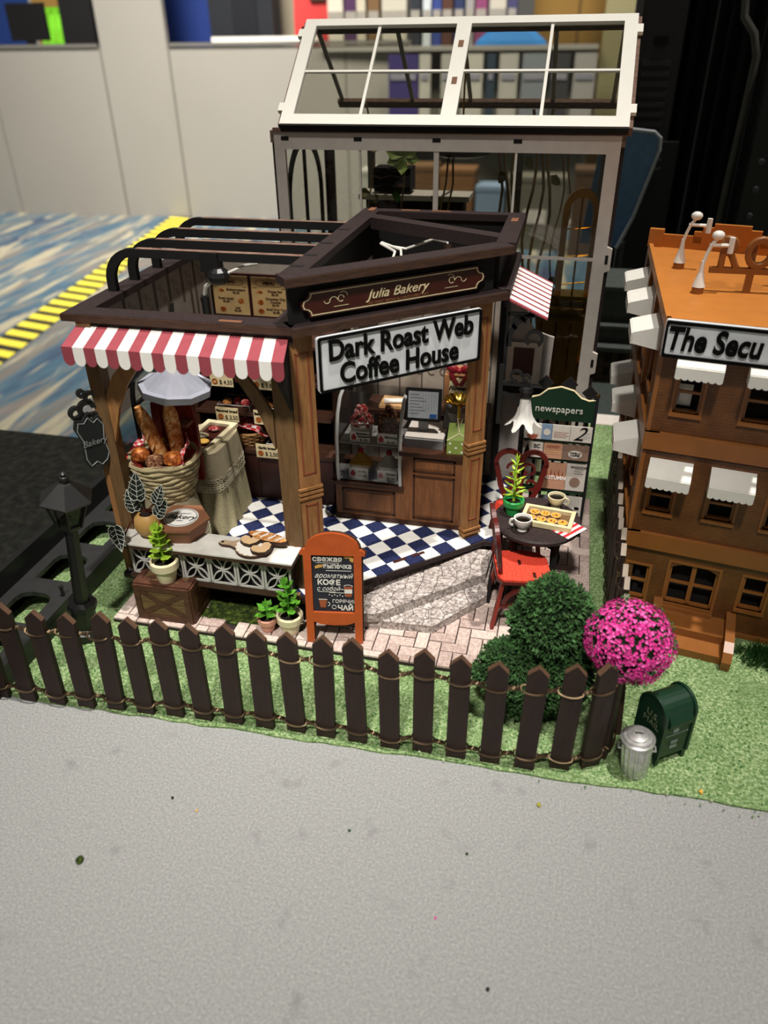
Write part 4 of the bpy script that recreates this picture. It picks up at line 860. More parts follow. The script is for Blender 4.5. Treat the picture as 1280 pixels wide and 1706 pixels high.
def baguette(p, q, r, label):
    p, q = Vector(p), Vector(q); t = T('baguette', label, 'bread', p, group='baguettes in the rush basket'); ax = q-p; L = ax.length
    mb = MB(); pts = [p+ax*(i/10) for i in range(11)]; rr = [r*(.25+.75*min(1, 4.5*min(i/10+.03, 1-i/10+.03))**.6) for i in range(11)]; mb.tube(pts, rr, 12); P('crust', mb, M_crust, t, world=True, smooth=True)
    d = Vector((0, -1, .0)); side = ax.cross(d).normalized()
    for k in range(4):
        c = p+ax*(.24+.17*k); mb = MB(); mb.tube([c-side*r*.4-ax.normalized()*.05+d*r*.93, c+d*r*1.05, c+side*r*.4+ax.normalized()*.05+d*r*.93], [.008, .02, .008], 6); P('score_mark', mb, M_bread, t, world=True, smooth=True)
baguette((-4.4, 7.35, 1.6), (-4.57, 7.2, 2.47), .085, 'leaning baguette at the left of the rush basket')
baguette((-4.28, 7.45, 1.6), (-4.24, 7.3, 2.52), .085, 'upright baguette at the middle of the rush basket')
for i, (x, y, z, m, lb) in enumerate(((-4.62, 7.15, 1.78, M_bun, 'round mottled loaf at the front left of the rush basket'), (-4.4, 7.08, 1.74, M_choccake, 'dark rye loaf at the front of the rush basket'), (-4.2, 7.14, 1.77, M_bun, 'glossy dark bun at the front right of the rush basket'))): bun(x, y, z, .115, (1, 1, .85), m, lb, 'loaves in the rush basket')
gingham(-4.1, 7.25, 1.96, .26, .34, .04, .4, 'red and white checked napkin standing up at the right of the basket', 9, tilt=-1.2)
gingham(-4.74, 7.45, 1.85, .2, .3, .04, .2, 'red napkin corner behind the left rim of the basket', 12, tilt=1.0)
t = T('bread_bag', 'yellow paper bag with a bread picture left of the big basket', 'bag', (-4.72, 7.62, 1.2)); mb = MB(); mb.X = TR(-4.72, 7.62, 1.2) @ RZ(.2)
mb.add([(-.1, -.12, 0), (.1, -.12, 0), (.1, .12, 0), (-.1, .12, 0), (-.17, -.03, .62), (.15, -.03, .66), (.15, .03, .66), (-.17, .03, .62), (-.13, -.15, .3), (.13, -.15, .3), (.13, .15, .3), (-.13, .15, .3)],
       [(0, 3, 2, 1), (0, 1, 9, 8), (8, 9, 5, 4), (1, 2, 10, 9), (9, 10, 6, 5), (2, 3, 11, 10), (10, 11, 7, 6), (3, 0, 8, 11), (11, 8, 4, 7), (4, 5, 6, 7)]); P('paper_body', mb, mat('bag_yellow', 'e2c82a', .6), t, world=True)
mb = MB(); mb.X = TR(-4.76, 7.46, 1.45) @ V3; mb.arc((0, 0), 0, .08, 0, 2*PI, 12, 0, .01, .7); P('bread_picture', mb, M_crust, t, world=True)
# red hutch behind the basket
t = T('red_stand', 'dark red arched stand board behind the baguettes', 'stand', (-4.45, 8.42, 1.25)); 
mb = MB(); mb.X = TR(-4.4, 7.73, .46) @ V3; mb.prism([(-.3, .85), (-.06, .85), (-.06, 0), (.02, 0), (.02, .85), (.27, .85), (.27, 1.6), (.24, 1.85), (.16, 2.05), (.0, 2.15), (-.14, 2.1), (-.2, 2.02), (-.2, 1.92), (-.29, 1.85), (-.3, 1.7)], 0, .06); P('arched_board', mb, mat('deep_red', '74201a', .45), t, world=True)
mb = MB(); mb.X = TR(-4.4, 7.67, .46) @ V3
for r0 in (.18,): mb.arc((0, 1.75), r0, r0+.03, 0, PI, 14, 0, .02); mb.box(-r0-.03, -r0, .9, 1.75, 0, .02); mb.box(r0, r0+.03, .9, 1.75, 0, .02)
P('raised_arch', mb, mat('mid_red', '7e241c', .45), t, world=True)
bx('shelf_arm', M_kraft, -4.28, -4.16, 7.5, 7.67, 2.1, 2.14, par=t); mb = MB(); mb.X = TR(-4.32, 7.67, 2.46) @ V3; mb.prism(rrect(-.06, .06, -.035, .035, .02), 0, .02); P('small_plate', mb, M_frame, t, world=True)
text('1 KG', .045, M_ink, t, wm(t).inverted() @ TR(-4.32, 7.645, 2.46) @ UP, depth=.003)
# hanging dome lamp
t = T('pendant_lamp', 'white faceted cone lampshade hanging under the striped awning', 'lamp', (-4.12, 7.75, 3.55))
mb = MB(); mb.X = TR(-4.2, 7.45, 2.6) @ RY(.12); mb.lathe([(.42, 0), (.42, .075), (.36, .085), (.07, .3), (.0, .31)], 9, caps=False); mb.lathe([(.41, .0), (.06, .28)], 9, caps=False); P('lamp_shade', mb, M_lampsh, t, world=True)
mb = MB(); mb.tube([(-4.17, 7.45, 2.88), (-4.1, 7.5, 3.6)], .02, 6); P('hanging_cord', mb, M_black, t, world=True)
# counters
ct = T('service_counter', 'brown panelled two-height service counter with dark top', 'counter', (-1.8, 8.8, .452))
bx('low_cabinet', M_counter, -2.67, -1.76, 8.5, 9.2, .452, .98, par=ct); bx('low_top', M_counterd, -2.72, -1.74, 8.46, 9.24, .98, 1.03, par=ct)
bx('tall_cabinet', M_counter, -1.76, -.98, 8.5, 9.3, .452, 1.5, par=ct); bx('tall_top', M_counterd, -1.8, -.93, 8.45, 9.34, 1.5, 1.56, par=ct)
bx('plinth', M_counterd, -2.68, -.97, 8.49, 8.5, .452, .52, par=ct)
def panel(x0, x1, z0, z1, nm):
    mb = MB(); y = 8.5; w_ = .022
    for b in ((x0, x1, z0, z0+w_), (x0, x1, z1-w_, z1), (x0, x0+w_, z0, z1), (x1-w_, x1, z0, z1)): mb.box(b[0], b[1], y-.014, y, b[2], b[3])
    p = P(nm, mb, M_counterd, ct, world=True); mb = MB(); mb.box(x0+.05, x1-.05, y-.008, y, z0+.05, z1-.05); P('raised_field', mb, M_counter, p, world=True)
panel(-2.58, -1.86, .57, .92, 'front_panel'); panel(-1.62, -1.08, .57, 1.22, 'cabinet_door'); panel(-1.62, -1.08, 1.27, 1.46, 'drawer_front')
# display case
dc = T('display_case', 'clear curved-front cake display case on the low counter', 'display case', (-2.2, 8.75, 1.032))
prof = [(8.5, 1.035), (8.47, 1.3), (8.5, 1.65), (8.58, 1.95), (8.72, 2.12), (8.85, 2.16)]
mb = MB(); 
for a, b in zip(prof, prof[1:]):
    for o_ in (0,): mb.add([(-2.62, a[0], a[1]), (-1.79, a[0], a[1]), (-1.79, b[0], b[1]), (-2.62, b[0], b[1])], [(0, 1, 2, 3)])
P('curved_glass', mb, M_case, dc, world=True, smooth=True)
for x in (-2.62, -1.79):
    pf = prof+[(9.1, 2.16), (9.1, 1.035)]; mb = MB(); mb.add([(x, y, z) for y, z in pf], [tuple(range(len(pf)))]); P('side_glass', mb, M_case, dc, world=True)
    mb = MB(); mb.tube([(x, y, z) for y, z in prof], .024, 6); P('edge_bead', mb, mat('clear_edge', 'b9b9b6', .2), dc, world=True, smooth=True)
for z in (1.04, 1.57): mb = MB(); mb.box(-2.6, -1.8, 8.52, 9.08, z, z+.014); P('case_shelf', mb, mat('case_plate', '9fa09f', .25), dc, world=True)
mb = MB(); mb.box(-2.62, -1.79, 8.85, 9.1, 2.155, 2.165); P('top_glass', mb, M_case, dc, world=True)
def cake(x, z, kind, label, name):
    t = T(name, label, 'cake', (x, 8.78, z), group='cakes in the display case')
    if kind == 'tall_berry' or kind == 'tall_choc':
        m = M_berry if kind == 'tall_berry' else M_choccake
        mb = MB(); mb.lathe([(.13, 0), (.15, .14), (.12, .16)], 16); P('cake_base', mb, M_wht if 'berry' in kind else M_choccake, t)
        mb = MB()
        for i in range(50):
            a = random.uniform(0, 6.28); h = random.uniform(0, 1); r = .15*(1-h*.85); mb.ball((r*math.cos(a), r*math.sin(a), .17+h*.26), .03, n=6, m=4)
        P('topping', mb, m, t, kind='stuff')
    else:
        mb = MB(); mb.lathe([(.09, 0), (.13, .09)], 16); P('cake_case', mb, M_kraft, t)
        mb = MB()
        for i in range(5): mb.lathe([(.15-.028*i, .09+.038*i), (.16-.028*i, .11+.038*i), (.125-.028*i, .135+.038*i)], 14)
        P('swirl', mb, M_yel if kind == 'yellow' else M_wht, t, smooth=True); mb = MB(); mb.ball((0, 0, .3), .04, n=8, m=5); P('cherry', mb, M_napr, t)
cake(-2.36, 1.585, 'tall_berry', 'tall berry-topped cake on the upper shelf of the display case', 'berry_cake')
cake(-2.0, 1.585, 'tall_choc', 'cone-shaped chocolate cake on the upper shelf of the display case', 'chocolate_cake')
cake(-2.38, 1.055, 'yellow', 'yellow swirled tart on the lower shelf of the display case', 'cream_tart')
cake(-2.0, 1.055, 'white', 'white cream tart with red cherry on the lower shelf of the display case', 'cream_tart')
for x, z, a, b in ((-2.33, 1.59, 'Strawberry\nSandwich', '$1.50'), (-1.97, 1.59, 'Milkshake', '$1.50'), (-2.36, 1.06, 'Souffle', '$1.30'), (-1.98, 1.06, 'Mousse', '$1.20')):
    c = T('cake_label', 'white label reading %s in the display case' % a.replace('\n', ' '), 'label', (x, 8.56, z), group='labels in the display case'); mb = MB(); mb.X = V3; mb.box(-.13, .13, 0, .15, 0, .01); P('card', mb, M_wht, c)
    text(a, .042, M_ink, c, TR(.05, -.014, .1) @ UP, depth=.002, bold=.001); text(b, .045, M_ink, c, TR(.05, -.014, .035) @ UP, depth=.002)
    mb = MB(); mb.X = TR(-.08, -.01, .07) @ V3; mb.prism([(-.025, -.04), (.025, -.04), (.035, 0), (0, .05), (-.035, 0)], 0, .003); P('picture', mb, M_napr, c)
# register
t = T('cash_register', 'grey cash register with tilted touch screen on the tall counter', 'cash register', (-1.5, 8.85, 1.56))
bx('cash_drawer', M_grey, -1.76, -1.26, 8.6, 9.15, 1.56, 1.68, par=t); bx('drawer_lid', M_framesh, -1.76, -1.26, 8.62, 9.15, 1.68, 1.7, par=t); bx('screen_neck', M_grey, -1.62, -1.5, 8.82, 8.9, 1.7, 1.95, par=t)
mb = MB(); mb.X = TR(-1.56, 8.8, 1.85) @ RZ(.04) @ RX(-.22) @ V3; mb.prism(rrect(-.23, .23, 0, .42, .02), 0, .04); scn = P('screen_bezel', mb, M_black, t, world=True)
mb = MB(); mb.X = TR(-1.56, 8.8, 1.85) @ RZ(.04) @ RX(-.22) @ TR(0, -.04, 0) @ V3; mb.box(-.19, .19, .04, .38, 0, .004); P('screen', mb, M_screen, scn, world=True)
mb = MB(); mb.X = TR(-1.56, 8.8, 1.85) @ RZ(.04) @ RX(-.22) @ TR(0, -.044, 0) @ V3; mb.box(.09, .18, .05, .1, 0, .003); P('blue_button', mb, M_blue, scn, world=True)
mb = MB(); mb.X = TR(-1.56, 8.8, 1.85) @ RZ(.04) @ RX(-.22) @ TR(0, -.044, 0) @ V3
for i in range(7): mb.box(-.17, -.17+.12+.04*(i % 3), .34-.04*i, .344-.04*i, 0, .002)
for i in range(5): mb.box(.0+.035*i, .003+.035*i, .14, .35, 0, .002)
P('screen_lines', mb, M_grey, scn, world=True)
mb = MB(); mb.X = TR(-1.23, 8.95, 1.7) @ RX(-.7); mb.box(-.09, .09, -.03, .03, 0, .32); P('card_reader', mb, M_grey, t, world=True)
# scoop bowl
t = T('grey_jar', 'small grey tilted jar behind the register', 'jar', (-1.2, 9.15, 1.56)); mb = MB(); mb.X = TR(-1.16, 9.1, 1.56); mb.lathe([(.1, 0), (.13, .2), (.14, .34), (.12, .34), (.11, .2)], 16, caps=False); mb.lathe([(.1, 0), (.1, .01)], 16); P('jar_body', mb, M_grey, t, world=True, smooth=True)
mb = MB(); mb.X = TR(-1.16, 9.1, 1.8); mb.ball((0, 0, 0), .1, (1, 1, .5), 10, 6); P('jar_filling', mb, M_choccake, t, world=True)
# gold bowl
t = T('gold_dish', 'shiny gold fluted dish on a stand beside the register', 'dish', (-1.12, 8.95, 1.6)); mb = MB(); vs = []
N = 48
for r, z in ((.03, .0), (.05, .02), (.02, .08), (.02, .42)): vs += [(r*math.cos(2*PI*k/N), r*math.sin(2*PI*k/N), z) for k in range(N)]
fs = [(j*N+k, j*N+(k+1) % N, (j+1)*N+(k+1) % N, (j+1)*N+k) for j in range(3) for k in range(N)]; mb.add(vs, fs); P('stand', mb, M_goldy, t, smooth=True)
mb = MB(); vs = []
for r, z, f in ((.02, .44, 0), (.1, .45, 0), (.15, .49, .06), (.19, .53, .1)): vs += [(r*(1+f*math.cos(16*2*PI*k/N))*math.cos(2*PI*k/N), r*(1+f*math.cos(16*2*PI*k/N))*math.sin(2*PI*k/N), z) for k in range(N)]
mb.add(vs, fs+[tuple(range(N))]); P('fluted_dish', mb, M_goldy, t, smooth=True)
# polka box
t = T('gift_box', 'green polka-dot gable box standing at the counter edge', 'box', (-1.06, 8.62, 1.56), .1)
mb = MB(); mb.add([(-.15, -.1, 0), (.15, -.1, 0), (.15, .12, 0), (-.15, .12, 0), (-.15, -.1, .19), (.15, -.1, .19), (.15, .12, .19), (-.15, .12, .19), (-.13, .01, .38), (.13, .01, .38)],
    [(0, 3, 2, 1), (0, 1, 5, 4), (1, 2, 6, 5), (2, 3, 7, 6), (3, 0, 4, 7), (4, 5, 9, 8), (6, 7, 8, 9), (5, 6, 9), (7, 4, 8)]); P('box_body', mb, M_polka, t)
mb = MB()
for i in range(4):
    for j in range(3):
        if (i+j) % 2 == 0: mb.X = TR(-.11+.075*i, -.101, .03+.06*j) @ V3; mb.lathe([(.014, 0), (.014, .003)], 8)
P('polka_dot', mb, M_wht, t, kind='stuff'); mb = MB(); mb.tube([(-.15, -.105, .19), (0, -.06, .27), (.15, -.105, .19)], .008, 5); mb.tube([(0, -.05, .28), (-.03, 0, .44), (.03, .02, .44), (0, 0, .33)], .01, 5); P('cord_tie', mb, M_cream, t)
# paper bag with bow
t = T('paper_bag', 'brown paper bag with a crimson bow on the back counter', 'bag', (-1.2, 9.62, 1.66)); mb = MB(); mb.X = TR(-1.2, 9.6, 1.66); mb.add([(-.2, -.1, 0), (.2, -.1, 0), (.2, .1, 0), (-.2, .1, 0), (-.2, -.1, .55), (.2, -.1, .55), (.2, .1, .55), (-.2, .1, .55), (-.12, 0, .66), (.12, 0, .66)],
    [(0, 3, 2, 1), (0, 1, 5, 4), (1, 2, 6, 5), (2, 3, 7, 6), (3, 0, 4, 7), (4, 5, 9, 8), (6, 7, 8, 9), (5, 6, 9), (7, 4, 8)]); P('bag_body', mb, mat('bag_tan', '9b6a42', .7), t, world=True)
mb = MB(); mb.X = TR(-1.2, 9.49, 2.02) @ V3; mb.prism([(-.13, -.12), (.13, -.12), (.13, .1), (.08, .16), (-.08, .16), (-.13, .1)], 0, .01); P('bag_label', mb, M_pap, t, world=True)
text('Flowers', .085, M_ink, t, wm(t).inverted() @ TR(-1.2, 9.475, 2.04) @ UP, depth=.003, shear=.3, bold=.002)
mb = MB(); mb.X = TR(-1.2, 9.46, 2.2)
for s in (-1, 1):
    mb.X = TR(-1.2+s*.09, 9.46, 2.32) @ RY(-s*.3); mb.ball((0, 0, 0), .1, (1, .4, .6), 10, 6); mb.X = TR(-1.2+s*.08, 9.46, 2.2) @ RY(s*.5); mb.box(-.025, .025, -.02, .02, -.12, .08)
mb.X = TR(-1.2, 9.44, 2.3); mb.ball((0, 0, 0), .04, n=8, m=5); P('bow', mb, M_bow, t, world=True, smooth=True)
bx('back_counter', M_shelf, -2.5, -.8, 9.42, 9.95, 1.6, 1.66); o = COL.objects['back_counter']; tag(o, 'dark narrow shelf along the back wall behind the register', 'shelf')
t = T('cutting_board', 'pale cutting board with a loaf behind the display case', 'board', (-2.0, 9.7, 1.66)); bx('board', M_bread, -2.3, -1.75, 9.5, 9.85, 1.661, 1.7, par=t)
mb = MB(); mb.X = TR(-2.0, 9.65, 1.72) @ RZ(.2); mb.box(-.25, .25, -.06, .06, 0, .02); P('cream_strip', mb, M_wht, t, world=True)
# ---- on the ledge
t = T('bakery_box', 'hexagonal kraft pastry box with round Bakery label on the ledge', 'box', (-4.05, 6.84, 1.052), .2)
mb = MB(); r0, r1 = .245, .325; mb.lathe([(r0, 0), (r1, .2)], 6); P('box_base', mb, M_kraft, t)
mb = MB(); mb.lathe([(r1+.01, .19), (r1+.01, .215), (.02, .225)], 6); lid = P('lid', mb, M_kraft, t)
mb = MB(); mb.X = TR(0, 0, .222); mb.lathe([(.2, 0), (.2, .004)], 28); P('round_label', mb, M_wht, lid); mb = MB(); mb.X = TR(0, 0, .2265); mb.arc((0, 0), .175, .181, 0, 2*PI, 28, 0, .001); mb.arc((0, 0), .188, .191, 0, 2*PI, 28, 0, .001); P('label_ring', mb, M_ink, lid)
text('Bakery', .125, M_ink, t, TR(0, 0, .229) @ RZ(-.1), depth=.002, shear=.3, bold=.001); text('HEY, GOOD DAY', .026, M_ink, t, TR(0, .075, .229), depth=.002); text('FRESH', .026, M_ink, t, TR(0, -.08, .229), depth=.002)
t = T('serving_board', 'round wooden serving board with paper doily and handle on the ledge', 'board', (-3.12, 6.72, 1.052))
mb = MB(); mb.lathe([(.22, 0), (.22, .035)], 26); mb.prism([(-.2, -.09), (-.2, .09), (-.28, .04), (-.38, .045), (-.42, .02), (-.43, -.02), (-.38, -.05), (-.28, -.05)], 0, .034); P('board', mb, M_edge, t); mb = MB(); mb.lathe([(.215, .035), (.215, .037)], 26); mb.prism([(-.2, -.08), (-.2, .08), (-.28, .035), (-.38, .04), (-.415, .02), (-.425, -.02), (-.38, -.045), (-.28, -.045)], .034, .0368); P('board_face', mb, mat('light_ply', 'b39b7c', .7), t)
mb = MB(); mb.X = TR(-.385, 0, .0345); mb.lathe([(.018, 0), (.018, .005)], 12); P('handle_hole', mb, M_blackm, t)
mb = MB(); N = 72; mb.prism([((.205+.01*math.cos(18*2*PI*k/N))*math.cos(2*PI*k/N), (.205+.01*math.cos(18*2*PI*k/N))*math.sin(2*PI*k/N)) for k in range(N)], .038, .043); P('doily', mb, M_frame, t)
def slab(name, poly, x, y, z, h, rz, m, label, grp=None, sc=1.):
    t = T(name, label, 'bread', (x, y, z), rz, grp); mb = MB(); mb.prism([(a*sc, b*sc) for a, b in poly], 0, h); P('brown_edge', mb, M_edge, t); mb = MB(); mb.prism([(a*sc*.95, b*sc*.95) for a, b in poly], h, h+.004); P('baked_face', mb, m, t); return t
heart = [(.0, -.09), (.07, -.05), (.12, .02), (.11, .08), (.06, .1), (.02, .07), (0, .03), (-.03, .08), (-.08, .1), (-.12, .06), (-.12, 0), (-.07, -.06)]
slab('heart_pastry', heart, -3.17, 6.75, 1.094, .045, .2, mat('pale_pastry', 'e0bd90', .7), 'left heart-shaped pastry on the paper doily', 'heart pastries', 1.02)
slab('heart_pastry', heart, -2.98, 6.62, 1.094, .045, .7, mat('pale_pastry', 'e0bd90', .7), 'right heart-shaped pastry on the paper doily', 'heart pastries', 1.02)
ov = [(.26*math.cos(2*PI*k/20), .085*math.sin(2*PI*k/20)) for k in range(20)]
t = slab('long_loaf', ov, -3.0, 6.85, 1.094, .05, -.2, M_crust, 'long scored loaf at the back of the serving board')
for k in range(4): mb = MB(); mb.tube([(-.17+.1*k, -.05, .056), (-.12+.1*k, .05, .056)], .012, 5); P('score_mark', mb, M_wht, t)

# ================================================================ ON THE PAVING
def wcrate(x, y, z, w_, d_, h, rz):
    t = T('wooden_crate', 'brown wooden crate with cross braces at the front left of the paving', 'crate', (x, y, z), rz)
    mb = MB(); mb.box(0, w_, 0, d_, 0, h); P('inner_box', mb, M_woodd, t)
    def face(X, W_, H, nm):
        for i in range(4): mb = MB(); mb.X = X; a = i*H/4; mb.box(.05, W_-.05, a+.006, a+H/4-.006, 0, .008); P('plank', mb, wood_cr, t)
        mb = MB(); mb.X = X; b = .075
        mb.box(0, W_, 0, b, 0, .022); mb.box(0, W_, H-b, H, 0, .022); mb.box(0, b, b, H-b, 0, .022); mb.box(W_-b, W_, b, H-b, 0, .022); P(nm, mb, wood_cf, t)
        for s in (0, 1):
            mb = MB(); mb.X = X; q = .05; p = [(b, b), (b+q, b), (W_-b, H-b-q), (W_-b, H-b), (W_-b-q, H-b), (b, b+q)]
            if s: p = [(W_-x_, y_) for x_, y_ in p]
            mb.prism(p, 0, .014+.003*s); P('brace', mb, wood_cf, t)
    face(V3, w_, h, 'front_frame'); face(TR(w_, 0, 0) @ RZ(PI/2) @ V3, d_, h, 'side_frame'); face(TR(0, 0, h), w_, d_, 'top_frame')
wood_cr = wood('crate_plank', '57422a', '7a6140', (2, 2, 10), .6, .3, (0, PI/2, 0)); wood_cf = wood('crate_frame', '3f261b', '59382a', (3, 3, 8), .5, .2)
wcrate(-4.55, 6.36, .09, .7, .5, .5, .02)
def leaf(mb, base, d, up, L, w_, th=.004, fat=.5):
    d = Vector(d).normalized(); up = Vector(up).normalized(); s = d.cross(up).normalized(); b = Vector(base)
    pts = [b, b+d*L*.3+s*w_*.8+up*.01, b+d*L*.65+s*w_+up*.0, b+d*L, b+d*L*.65-s*w_, b+d*L*.3-s*w_*.8+up*.01]; mid = b+d*L*.5-up*w_*.35; n = len(mb.v)
    mb.add([tuple(p) for p in pts]+[tuple(mid)]+[tuple(p-up*th) for p in pts]+[tuple(mid-up*th*2)], [(i, (i+1) % 6, 6) for i in range(6)]+[(7+(i+1) % 6, 7+i, 13) for i in range(6)]+[(i, i+7, 7+(i+1) % 6, (i+1) % 6) for i in range(6)])
def potted(name, label, x, y, z, r, h, pm, hh, tiers, m, L, w_, lean=0., seed=0, cat='plant'):
    random.seed(seed); t = T(name, label, cat, (x, y, z)); mb = MB(); mb.lathe([(r*.62, 0), (r*.85, h*.6), (r, h*.64), (r*1.02, h*.95), (r*.95, h), (r*.84, h), (r*.8, h*.8), (0, h*.8)], 24, caps=True); P('pot', mb, pm, t, smooth=True)
    mb = MB(); mb.lathe([(r*.82, h*.78), (r*.4, h*.86), (0, h*.86)], 16, caps=False); P('soil', mb, M_soil, t)
    mb = MB(); mb.tube([(0, 0, h*.7), (lean*.5, 0, h+hh*.5), (lean, 0, h+hh)], [.018, .015, .01], 6); P('stem', mb, m, t, smooth=True)
    for k in range(tiers):
        v = (k+.5)/tiers; n = 4
        for j in range(n):
            a = PI/4+PI/2*j+.5*k+random.uniform(-.25, .25); el = .25+.5*v; f = 1.15-.45*v; mb = MB(); leaf(mb, (lean*v, 0, h+hh*v), (math.cos(a), math.sin(a), el), (0, 0, 1), L*f, w_*f); P('leaf', mb, m, t, smooth=True)
    for j in range(3):
        a = 2*j; mb = MB(); leaf(mb, (lean, 0, h+hh), (.3*math.cos(a), .3*math.sin(a), 1), (math.cos(a+1), math.sin(a+1), 0), L*.7, w_*.6); P('leaf', mb, m, t, smooth=True)
potted('potted_plant', 'bushy light green plant in a cream pot on top of the crate', -4.17, 6.5, .61, .165, .29, M_cream, .4, 5, M_leafy, .16, .055, -.02, 3)
potted('potted_plant', 'short green plant in the small pink pot in front of the ledge', -2.95, 6.47, .09, .115, .19, M_pinkpot, .13, 2, M_leaf, .17, .045, 0, 5)
potted('potted_plant', 'tall leafy plant in a cream pot beside the chalkboard', -2.68, 6.5, .09, .155, .26, M_cream, .42, 4, M_leaf, .16, .045, -.02, 6)
potted('potted_plant', 'spiky lime plant in a bright green pot on the round table', -.3, 8.02, 1.1, .125, .2, M_grnpot, .5, 5, mat('leaf_yellowgreen', 'a6c83a', .4), .15, .02, 0, 8)
# tan pumpkin pot with veined leaves
t = T('veined_plant', 'dark veined heart-leaf plant in a tan lobed pot on the ledge', 'plant', (-4.42, 6.72, 1.055))
mb = MB(); N = 40; vs = []
for r, z in ((.06, 0), (.13, .06), (.165, .16), (.15, .26), (.1, .31), (.08, .3)): vs += [(r*(1-.06*abs(math.cos(4*2*PI*k/N*.5)))*math.cos(2*PI*k/N), r*(1-.06*abs(math.cos(4*2*PI*k/N*.5)))*math.sin(2*PI*k/N), z) for k in range(N)]
mb.add(vs, [(j*N+k, j*N+(k+1) % N, (j+1)*N+(k+1) % N, (j+1)*N+k) for j in range(5) for k in range(N)]+[tuple(range(N))[::-1]]); P('pot', mb, M_tan, t, smooth=True)
mb = MB(); mb.ball((0, 0, .3), .07, (1, 1, .4), 8, 5); P('soil', mb, M_soil, t)
for k, (dx, dz, dy, s, rt, ry_) in enumerate(((-.02, .68, .0, .17, 0., .1), (-.16, .45, .05, .14, .5, .5), (.27, .64, -.05, .13, -.7, -.2), (.27, .46, -.05, .13, -1.2, -.1), (-.25, .1, -.22, .16, 2.9, .1))):
    hp = [(0, -.9), (.35, -1.0), (.7, -.75), (.78, -.25), (.55, .3), (.0, 1.1), (-.55, .3), (-.78, -.25), (-.7, -.75), (-.35, -1.0)]
    X = TR(dx, dy-.05, dz) @ RZ(ry_*.6) @ RX(-.25) @ RY(-rt*.5 if abs(rt) < 2 else rt)
    mb = MB(); mb.X = X @ V3; mb.prism([(a*s*.8, b*s) for a, b in hp], 0, .006); lf = P('leaf', mb, M_veg, t)
    mb = MB(); mb.X = X @ TR(0, -.0065, 0) @ V3; q = [(a*s*.8, b*s) for a, b in hp]; q2 = [(a*.95, b*.95) for a, b in q]
    for i in range(10): j = (i+1) % 10; mb.prism([q[i], q[j], q2[j], q2[i]], 0, .002)
    mb.box(-.0022, .0022, -.85*s, 1.0*s, 0, .002)
    for i, f in enumerate((-.7, -.35, .0, .35)):
        for sg_ in (-1, 1):
            w2 = s*.55*(1-.55*max(0, f)); mb.prism([(0, f*s), (sg_*w2, f*s+s*.32), (sg_*w2, f*s+s*.32+.004), (0, f*s+.005)], 0, .002)
            mb.prism([(sg_*w2*.55, f*s+s*.17), (sg_*w2*.8, f*s+s*.02), (sg_*w2*.8, f*s+s*.02+.003), (sg_*w2*.55, f*s+s*.18)], 0, .002)
    P('leaf_veins', mb, M_line, lf); mb = MB(); mb.tube([(0, 0, .3), (dx*.6, dy*.5, .3+(dz-.3)*.5+.03), (dx, dy-.03, dz-s*.6)], .01, 5); P('stem', mb, M_choc, t)
# orange chalkboard
cb = T('chalkboard_stand', 'orange-framed chalkboard stand with Russian lettering', 'sign', (-2.12, 6.44, .09), math.radians(9))
def abody(mb, y0, y1):
    mb.X = V3; W_ = .3
    top = [(-.36, 1.13), (-.36, 1.17), (-.32, 1.2)]+[(.30*math.cos(a), 1.2+.2*math.sin(a)) for a in [PI-PI*i/14 for i in range(15)]]+[(.32, 1.2), (.36, 1.17), (.36, 1.13)]
    mb.prism(top, y0, y1); mb.box(-.32, -.235, 0, 1.13, y0, y1); mb.box(.235, .32, 0, 1.13, y0, y1)
    mb.prism([(-.235, .28), (.235, .28), (.235, .4), (-.235, .4)], y0, y1); mb.prism([(-.235, .28), (-.15, .245), (0, .235), (.15, .245), (.235, .28)], y0, y1)
tl = RX(math.radians(-7))
mb = MB(); abody(mb, 0, .04); mb.v = [tuple(tl @ Vector(p)) for p in mb.v]; P('front_frame', mb, M_orange, cb)
mb = MB(); mb.X = tl @ V3; mb.box(-.24, .24, .39, 1.14, -.012, .008); P('slate', mb, M_chalk, cb)
mb = MB(); abody(mb, -.03, 0); mb.v = [tuple(tl @ Vector((p[0]+.012, p[1]+.012, p[2]-.004))) for p in mb.v]; P('rear_layer', mb, M_edge, cb)
mb = MB(); mb.X = TR(0, .36, 0) @ RX(math.radians(9)); mb.box(-.3, -.24, 0, .03, 0, 1.2); mb.box(.24, .3, 0, .03, 0, 1.2); mb.box(-.24, .24, 0, .03, .3, .38); P('rear_leg_frame', mb, M_edge, cb)
def ct_(s, sz, x, z, **k): text(s, sz, M_chalkw, cb, tl @ TR(x, -.012, z) @ UP, depth=.003, **k)
ct_('свежая', .092, -.06, 1.07, bold=.002); ct_('выпечка', .088, .05, .985, bold=.002, sx=.88); ct_('ароматный', .082, .0, .86, shear=.4, sx=.95); ct_('КОФЕ', .088, -.05, .775, bold=.003, sx=1.05); ct_('с собой~', .07, -.04, .695, shear=.3); ct_('ГОРЯЧИЙ', .058, .12, .535); ct_('ЧАЙ', .085, .13, .45, bold=.003)
mb = MB(); mb.X = tl @ TR(0, -.009, 0) @ V3
for a, b, z in ((-.19, .07, 1.02), (-.08, .2, .925), (-.18, .02, .655), (-.05, .14, .645)): mb.box(a, b, z, z+.004, 0, .003)
for i in range(7): mb.arc((-.05+.03*i, .62-.015*(i % 2)), 0, .007, 0, 2*PI, 6, 0, .003)
mb.arc((.0, .46), .022, .027, 0, 2*PI, 12, 0, .003); P('chalk_marks', mb, M_chalkw, cb)
mb = MB(); mb.X = tl @ TR(0, -.009, 0) @ V3
